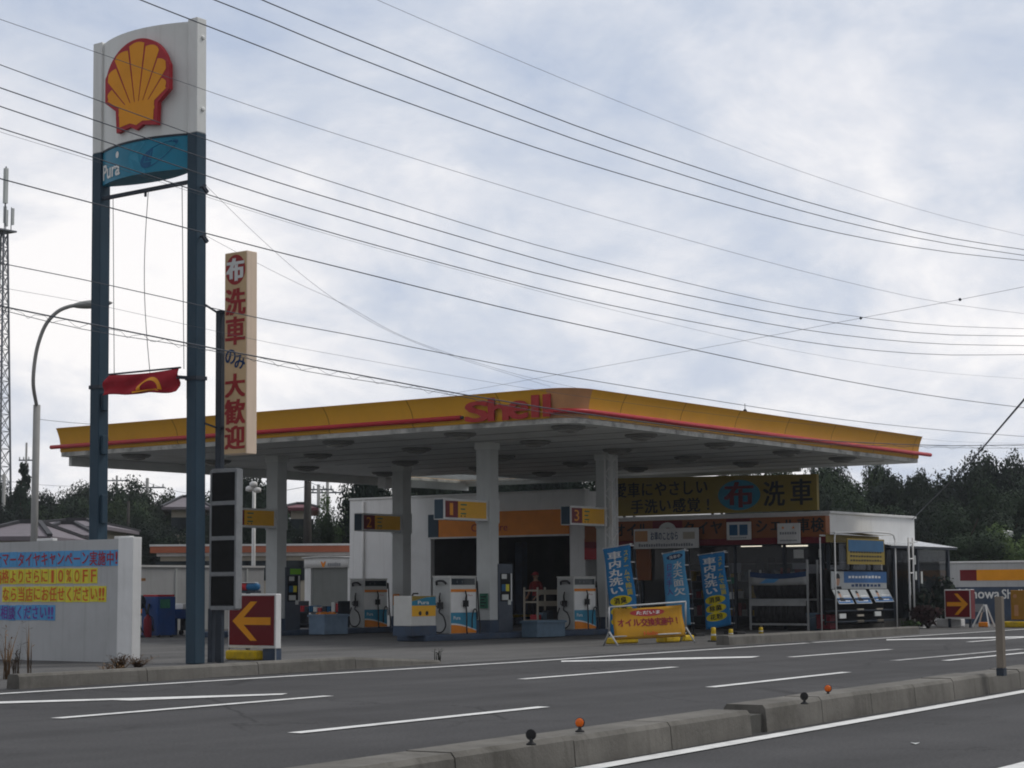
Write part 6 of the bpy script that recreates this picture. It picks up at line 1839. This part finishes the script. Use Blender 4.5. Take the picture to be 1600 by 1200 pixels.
hip_house(10, 160, 80, 822, 808, 'long low grey roof just behind the two grey hip roofed houses', 'rooftile', 'beige', 8)
hip_house(253, 330, 100, 792, 771, 'pale grey roofed house in the wood between the legs of the tall sign', 'rooftile', 'beige', 8, .15)
hip_house(438, 498, 92, 793, 783, 'house with a dark red roof and beige walls seen under the canopy', 'roofred', 'beige', 7, .1, windows=2)
c = at(180, 845, 60)
# long low building with the salmon coloured roof edge
D = 66
a, b = at(250, 905, D), at(560, 905, D)
d = Vector((b.x-a.x, b.y-a.y, 0)); L = d.length; d.normalize(); n = Vector((-d.y, d.x, 0))
if n.dot(a) < 0: n = -n
zt, zm, zl = at(450, 850, D).z, at(450, 853, D).z, at(450, 863, D).z
c = (a+b)/2; c.z = 0
t = thing('low_building', c + n*3, 'long low building with a salmon coloured roof edge seen beyond the yard wall', 'building')
MB().obox(c + n*3 + VZ*(zl-.12)/2, d*L/2, n*3, VZ*(zl-.12)/2).build('wall', M['beige'], t)
MB().obox(c + n*3 + VZ*(zl+zm)/2, d*(L/2+.3), n*3.3, VZ*(zm-zl)/2).build('roof_edge', M['salmon'], t)
MB().obox(c + n*3 + VZ*(zm+zt)/2+VZ*.004, d*(L/2+.32), n*3.32, VZ*(zt-zm)/2).build('roof_top', M['whitemetal'], t)
MB().obox(c + n*3 + VZ*(zl-.06), d*(L/2+.1), n*3.15, VZ*.056).build('under_edge', M['whitemetal'], t)
for k in range(7):
    q = c + d*(-L/2 + L*(k+.5)/7) - n*.01
    MB().obox(q + VZ*(zl-.62), d*.62, n*.03, VZ*.34).build('window', M['window'], t)

# ================================================================== TREES
def crown_mesh(name, kind, n, leaf, seed):
    rnd = random.Random(seed)
    lobes = []
    if kind == 'broad':
        for i in range(16):
            a_ = rnd.uniform(0, 6.28); z = rnd.uniform(.22, .88); r_ = rnd.uniform(.1, .34)*(1.15-abs(z-.5)*.9)
            lobes.append((Vector((math.cos(a_)*r_, math.sin(a_)*r_, z)), rnd.uniform(.13, .22)))
        lobes.append((Vector((0,0,.5)), .30))
    elif kind == 'round':
        for i in range(20):
            a_ = rnd.uniform(0, 6.28); z = rnd.uniform(.1, .86); r_ = rnd.uniform(.12, .40)*math.sqrt(max(.05, 1-((z-.42)/.55)**2))
            lobes.append((Vector((math.cos(a_)*r_, math.sin(a_)*r_, z)), rnd.uniform(.10, .20)))
        lobes.append((Vector((0,0,.4)), .34))
    elif kind == 'conifer':
        for i in range(34):
            z = .08 + .9*i/34; r_ = .26*(1-z)**.85 + .012
            for k in range(5):
                a_ = rnd.uniform(0, 6.28); q = r_*rnd.uniform(.4, 1)
                lobes.append((Vector((math.cos(a_)*q, math.sin(a_)*q, z - q*.18)), .02+.055*(1-z)))
    elif kind == 'airy':
        for i in range(26):
            a_ = rnd.uniform(0, 6.28); z = rnd.uniform(.30, .95); r_ = rnd.uniform(.05, .40)*(1.1-abs(z-.6)*.8)
            lobes.append((Vector((math.cos(a_)*r_, math.sin(a_)*r_, z)), rnd.uniform(.06, .13)))
    wts = [l[1]**2 for l in lobes]; tot = sum(wts)
    V = []; Fc = []
    for (c, r_), w in zip(lobes, wts):
        m_ = int(n*w/tot)+1
        for i in range(m_):
            v = Vector((rnd.gauss(0,1), rnd.gauss(0,1), rnd.gauss(0,1))).normalized()
            rr_ = r_*(rnd.random()**.35)*rnd.uniform(.85, 1.15)
            p = c + v*rr_
            if p.z < .02: continue
            nr = (v*1.2 + Vector((rnd.uniform(-1,1), rnd.uniform(-1,1), rnd.uniform(-.4,1.0)))).normalized()
            a_ = nr.cross(Vector((rnd.uniform(-1,1), rnd.uniform(-1,1), rnd.uniform(-1,1)))).normalized(); b_ = nr.cross(a_)
            l = leaf*rnd.uniform(.55, 1.35)
            k = len(V)
            V += [p-a_*l*.55, p-a_*l*.05+b_*l*.34, p+a_*l*.6, p-a_*l*.05-b_*l*.34]; Fc.append((k,k+1,k+2,k+3))
    me = bpy.data.meshes.new(name); me.from_pydata(V, [], Fc); me.update()
    return me
def trunk_mesh(kind, seed):
    rnd = random.Random(seed); mb = MB()
    top = .85 if kind != 'conifer' else .97
    pts = [Vector((rnd.uniform(-.012,.012)*k, rnd.uniform(-.012,.012)*k, top*k/5)) for k in range(6)]
    mb.tube(pts, [.030,.026,.021,.016,.010,.004], 8)
    if kind != 'conifer':
        for k in range(9):
            z = rnd.uniform(.18,.6); a_ = rnd.uniform(0,6.28); b0_ = Vector((0,0,z)); r_ = rnd.uniform(.18,.32)
            mb.tube([b0_, b0_+Vector((math.cos(a_)*r_*.5, math.sin(a_)*r_*.5, .10)), b0_+Vector((math.cos(a_)*r_, math.sin(a_)*r_, .24))], [.012,.008,.003], 6)
    me = bpy.data.meshes.new('trunk'); me.from_pydata(mb.v, [], mb.f); me.materials.append(M['bark']); me.update()
    return me
CR = {}
for kind, nvar, n, leaf in (('broad', 3, 15000, .030), ('round', 3, 17000, .028), ('conifer', 2, 9000, .030), ('airy', 2, 5200, .025)):
    for v in range(nvar):
        for lm in ('leafdark', 'leafmid', 'leaflight', 'leafpine'):
            if kind == 'conifer' and lm not in ('leafpine',): continue
            if kind == 'airy' and lm != 'leaflight' and lm != 'leafmid': continue
            if lm == 'leafpine' and kind != 'conifer': continue
            base_ = CR.get((kind, v))
            me = crown_mesh('crown', kind, n, leaf, v*17+len(kind)) if base_ is None else base_.copy()
            if base_ is None: CR[(kind, v)] = me
            me.materials.clear(); me.materials.append(M[lm]); CR[(kind, v, lm)] = me
TK = {k: [trunk_mesh(k, i) for i in range(2)] for k in ('broad', 'round', 'conifer', 'airy')}
def tree(px, ytop, D, wpx, kind, lm, label, grp, v=None):
    c = at(px, 900, D); c.z = 0
    h_ = at(px, ytop, D).z; w_ = wpx*D/FOC
    t = thing({'conifer':'conifer_tree'}.get(kind, 'tree'), c, label, 'tree', grp)
    nv = 3 if kind in ('broad', 'round') else 2
    v = random.randrange(nv) if v is None else v
    rw = {'broad': .78, 'round': .80, 'conifer': .52, 'airy': .80}[kind]
    rz = random.uniform(0, 6.28)
    for nm, me in (('crown', CR[(kind, v, lm)]), ('trunk', TK[kind][v % 2])):
        o = bpy.data.objects.new(nm, me); COL.objects.link(o); o.parent = t
        k = w_/rw
        o.scale = (k, k, h_*1.03); o.rotation_euler = (0, 0, rz)
        WORLD_AT[o] = c
    return t
def prof(pts, x):
    for (x0, y0), (x1, y1) in zip(pts, pts[1:]):
        if x0 <= x <= x1: return y0 + (y1-y0)*(x-x0)/(x1-x0)
    return pts[0][1] if x < pts[0][0] else pts[-1][1]
# hillside wood on the left
WL = [(-40,770),(20,768),(60,772),(100,766),(130,764),(170,762),(210,766),(235,764),(260,778),(300,780),(340,776),(380,760),(420,752)]
lab = 'dark leafy tree in the dense wood behind the white lettered wall and the tall sign'
for row, (D, off, step, wp) in enumerate(((118, -2, 22, 78), (104, 20, 30, 84), (92, 44, 36, 88))):
    x = -50 + row*14
    while x < 430:
        y = prof(WL, x) + off + random.uniform(-4, 7)
        tree(x, y, D*random.uniform(.97, 1.03), wp*random.uniform(.85, 1.2), random.choice(('broad','round','round')), random.choice(('leafdark','leafdark','leafmid')), lab, 'trees of the wood on the left')
        x += step*random.uniform(.8, 1.15)
tree(34, 722, 112, 84, 'conifer', 'leafpine', 'tall pointed conifer on the skyline between the lattice tower and the street lamp', 'conifers')
tree(386, 738, 72, 70, 'broad', 'leafdark', 'tall dark tree seen between the price board and the far left column', None, 0)
tree(428, 734, 76, 90, 'conifer', 'leafpine', 'tall dark conifer seen behind the far left canopy column', 'conifers')
tree(402, 758, 70, 70, 'round', 'leafdark', 'dark bushy tree low behind the thin white yard light', None)
tree(524, 776, 84, 64, 'airy', 'leaflight', 'airy pale green tree with gaps of sky left of the garage block', None)
tree(505, 800, 80, 60, 'broad', 'leafmid', 'mid green tree below the airy pale tree left of the garage block', None)
tree(540, 795, 82, 50, 'round', 'leafmid', 'round green tree just left of the white garage wall', None)
tree(470, 812, 78, 70, 'round', 'leafdark', 'dark rounded tree in front of the house with the dark red roof', None)
tree(440, 806, 80, 60, 'broad', 'leafdark', 'dark tree at the left of the house with the dark red roof', None)
tree(552, 806, 76, 54, 'round', 'leaflight', 'pale green low tree against the white garage wall', None)
lab = 'dark tree rising behind the flat roof of the garage block'
for x, y, D in ((575, 728, 74), (605, 730, 75), (640, 730, 78), (680, 730, 78), (715, 728, 80), (755, 728, 80), (795, 726, 80), (835, 726, 79), (880, 724, 78), (930, 722, 76), (870, 740, 84), (905, 738, 86), (950, 736, 85), (985, 738, 86)):
    tree(x, y, D, 96, random.choice(('broad','round')), 'leafdark', lab, 'trees behind the garage block')
# wood on the right
WR = [(940,752),(1000,746),(1080,740),(1130,738),(1180,726),(1240,720),(1290,720),(1340,724),(1385,722),(1410,720),(1440,731),(1470,742),(1490,744),(1502,728),(1520,712),(1545,704),(1575,712),(1600,722),(1650,716),(1700,712)]
lab = 'tall dark tree in the dense wood behind the shop and the dark name wall'
for row, (D, off, step, wp) in enumerate(((104, 0, 44, 88), (96, 20, 52, 108), (88, 46, 56, 112), (80, 80, 60, 112), (74, 116, 62, 104))):
    x = 950 + row*17
    while x < 1720:
        y = prof(WR, x) + off + random.uniform(-3, 7)
        tree(x, y, D*random.uniform(.97, 1.03), wp*random.uniform(.85, 1.2), random.choice(('broad','round','round')), random.choice(('leafdark','leafdark','leafmid')) if row < 4 else random.choice(('leafdark','leafmid','leaflight')), lab, 'trees of the wood on the right')
        x += step*random.uniform(.8, 1.15)
# far trees that close the horizon beyond the frame edges
lab = 'far dark tree on the horizon beyond the end of the road'
for x in range(1560, 1900, 52): tree(x, 800+random.uniform(-15,10), 150, 110, 'round', 'leafdark', lab, 'trees beyond the end of the road')

# ================================================================== OVERHEAD CABLES
def polyfit(pts):      # smooth cubic through the samples
    def f(x):
        for i in range(len(pts)-1):
            if x <= pts[i+1][0] or i == len(pts)-2:
                p0 = pts[max(i-1,0)]; p1 = pts[i]; p2 = pts[i+1]; p3 = pts[min(i+2,len(pts)-1)]
                h_ = p2[0]-p1[0]; t_ = (x-p1[0])/h_
                m1 = (p2[1]-p0[1])/max(p2[0]-p0[0], 1e-6); m2 = (p3[1]-p1[1])/max(p3[0]-p1[0], 1e-6)
                return (2*t_**3-3*t_**2+1)*p1[1] + (t_**3-2*t_**2+t_)*h_*m1 + (-2*t_**3+3*t_**2)*p2[1] + (t_**3-t_**2)*h_*m2
    return f
def extend(pts, x0=-700, x1=1900):
    a, b = pts[0], pts[1]; c, d = pts[-2], pts[-1]
    pts = [(x0, a[1] + (x0-a[0])*(b[1]-a[1])/(b[0]-a[0])*1.04)] + list(pts) if x0 < a[0] else list(pts)
    return pts + [(x1, d[1] + (x1-d[0])*(d[1]-c[1])/(d[0]-c[0])*.9)] if x1 > d[0] else pts
def cable(pts, Y, r_, label, helix=False, ext=True):
    P = extend(pts) if ext else pts
    f = polyfit(P); x0, x1 = P[0][0], P[-1][0]; n = 44
    q = []
    for k in range(n+1):
        x = x0 + (x1-x0)*k/n; q.append(ony(x, f(x), Y))
    r_ *= .5
    mb = MB(); mb.tube(q, r_, 6)
    if helix:
        lo_ = [p - VZ*(.05+.02*math.sin(i)) for i, p in enumerate(q)]
        mb.tube(lo_, r_*.5, 5)
        fine = []
        for i in range(len(q)-1):
            for s_ in range(5):
                p = q[i].lerp(q[i+1], s_/5); a_ = (i*5+s_)*1.9; fine.append(p - VZ*(.035+.035*math.cos(a_)) + VY*.03*math.sin(a_))
        mb.tube(fine, r_*.28, 4)
    o = mb.build('overhead_cable', M['cable'], base=q[0], flip=False)
    return tag(o, label, 'cable', 'overhead cables along the road')
cable([(590,0),(800,90),(940,148),(1180,242),(1320,291),(1460,334),(1600,368)], 13.5, .005, 'faint thin wire highest at the upper right of the sky', ext=True)
cable([(410,0),(540,54),(800,158),(940,211),(1180,291),(1320,332),(1460,367),(1600,390)], 14.0, .013, 'top one of the three thick cables leaving through the upper picture edge')
cable([(335,0),(400,25),(540,83),(800,182),(940,232),(1180,308.5),(1320,347),(1460,377),(1600,399)], 14.4, .013, 'middle one of the three thick cables leaving through the upper picture edge')
cable([(220,0),(400,70),(540,125),(800,218),(940,263),(1180,332),(1320,366),(1460,391),(1600,407)], 14.8, .013, 'lowest of the three thick cables, passing the top right corner of the tall sign')
cable([(0,30),(140,78),(400,168),(540,214),(800,295),(940,337),(1180,404),(1320,440),(1460,471),(1600,490)], 15.2, .006, 'thin wire crossing the upper part of the shell emblem')
cable([(0,101),(140,152),(400,245),(540,291),(800,372),(940,409),(1180,467),(1320,492),(1460,508),(1600,513.6)], 15.0, .009, 'uppermost of four cables in a close band, crossing the lower part of the shell emblem')
cable([(0,137),(140,185),(400,274),(540,317),(800,393.5),(940,431),(1180,483),(1320,506.5),(1460,522),(1600,525)], 15.3, .012, 'second from the top of four cables in a close band behind the vertical sign')
cable([(0,166),(140,213),(400,300),(540,342),(800,417),(940,450.5),(1180,502),(1320,524),(1460,537),(1600,540)], 15.6, .012, 'third of four cables in a close band, crossing the blue sign panel')
cable([(0,200),(140,244),(400,328),(540,370),(800,440),(940,474),(1180,521),(1320,542.5),(1460,554),(1600,554)], 15.9, .012, 'lowest of four cables in a close band, crossing under the blue sign panel')
cable([(0,206),(140,249),(400,332),(540,374),(800,444),(940,480),(1180,536),(1320,562),(1460,581),(1600,592)], 16.2, .004, 'faint wire just under the band of four cables')
cable([(0,279),(140,316),(400,385),(540,420),(800,484),(940,515),(1180,567),(1320,595),(1460,619),(1600,637)], 15.0, .013, 'single thick cable crossing the open gap high between the legs of the tall sign')
cable([(0,411),(140,439),(400,496),(540,522),(800,573),(940,597),(1180,636),(1320,656),(1460,671),(1600,682)], 15.6, .010, 'cable passing just above the top corner of the yellow canopy fascia')
cable([(0,449),(140,474),(400,531),(540,557),(800,603),(940,624),(1180,655),(1320,668),(1460,688),(1600,693)], 16.0, .004, 'faint wire between the fascia cable and the thick spiral cable')
cable([(0,478),(140,506),(400,557),(540,582),(740,619),(960,653),(1200,682),(1460,696),(1600,695)], 15.2, .016, 'thick cable with a spiral hanger passing in front of the red fascia letters', helix=True)
def far_wire(pts3, r_, label, balls=()):
    mb = MB(); mb.tube(curve(pts3, 8), r_, 5)
    for b_ in balls: mb.lathe(b_-VZ*.045, [(.005,0),(.033,.015),(.045,.045),(.033,.075),(.005,.09)], 10)
    o = mb.build('overhead_cable', M['cable'], base=pts3[0], flip=False); return tag(o, label, 'cable', 'thin wires over the station')
far_wire([at(690,618,75), at(950,571,66), at(1180,529,60), at(1345,497,56), at(1500,468,52.5), at(1720,424,48)], .0055, 'thin wire rising to the right across the other cables behind the canopy', (at(1345,497,56), at(1500,468,52.5)))
far_wire([Vector((20.86, RP.y-hw-.12, 7.37)) + LEAN*7.37, at(400,366,31), at(470,428,32.5), at(540,479,34), at(620,523,36), at(720,561,38), at(860,604,40)], .003, 'upper of two fine wires running from the tall sign down to the canopy corner')
far_wire([Vector((20.86, RP.y-hw-.12, 6.58)) + LEAN*6.58, at(400,410,31), at(470,445,32), at(540,477,33), at(640,530,35.5), at(790,580,38.5), at(900,606,40)], .003, 'lower of two fine wires running from the tall sign down to the canopy corner')
a = at(1668, 545, 34); b = Vector((51.0, SY0+.02, ony(1430, 812, SY0).z))
mb = MB(); mb.tube([a, a.lerp(b, .5)-VZ*.15, b], [.024, .016, .010], 7); o = mb.build('service_cable', M['cable'], base=b, flip=False)
tag(o, 'dark cable slanting steeply down at the right to the white shop wall', 'cable')
# wires between the distant poles
for (x0, y0, D0, x1, y1, D1, sag, lb) in ((-40,742,135,228,753,120,.5,'distant wire left of the pole between the legs of the tall sign'), (228,753,120,480,760,75,.6,'distant wire between the cross arm pole and the thick dark pole'), (60,655,95,330,662,90,.2,'distant wire crossing behind the left end of the canopy'), (480,752,75,640,768,110,.5,'distant wire right of the thick dark pole under the canopy'), (430,747,78,480,744,75,.05,'upper short distant wire left of the thick dark pole')):
    p0, p1 = at(x0,y0,D0), at(x1,y1,D1)
    mb = MB(); mb.tube([p0.lerp(p1, k/10) - VZ*sag*4*(k/10)*(1-k/10) for k in range(11)], .011, 5)
    o = mb.build('distant_wire', M['cable'], base=p0, flip=False); tag(o, lb, 'cable', 'wires between the distant poles')

# ================================================================== HAZE
hz_ = MB().box(-130, 390, -130, 340, -1.1, 22).build('haze', [], base=(0, 0, -1.1))
hm = bpy.data.materials.new('haze air'); hm.use_nodes = True
ht = hm.node_tree; ht.nodes.clear()
ho = N(ht, 'ShaderNodeOutputMaterial'); hv = N(ht, 'ShaderNodeVolumePrincipled')
hv.inputs['Color'].default_value = (0.86, 0.9, 0.96, 1); hv.inputs['Density'].default_value = 0.00035
ht.links.new(hv.outputs[0], ho.inputs['Volume'])
hz_.data.materials.append(hm)
tag(hz_, kind='stuff')

p = gp(1430, 1162, 0.006)
o = MB().add([(p.x-.035,p.y-.02,.007),(p.x+.03,p.y-.02,.014),(p.x+.04,p.y+.02,.008),(p.x-.01,p.y+.03,.016)], [(0,1,2,3)]).build('paper_scrap', M['paper'], base=p, solid=.002)
tag(o, 'scrap of white paper lying on the near lane of the road', 'paper')
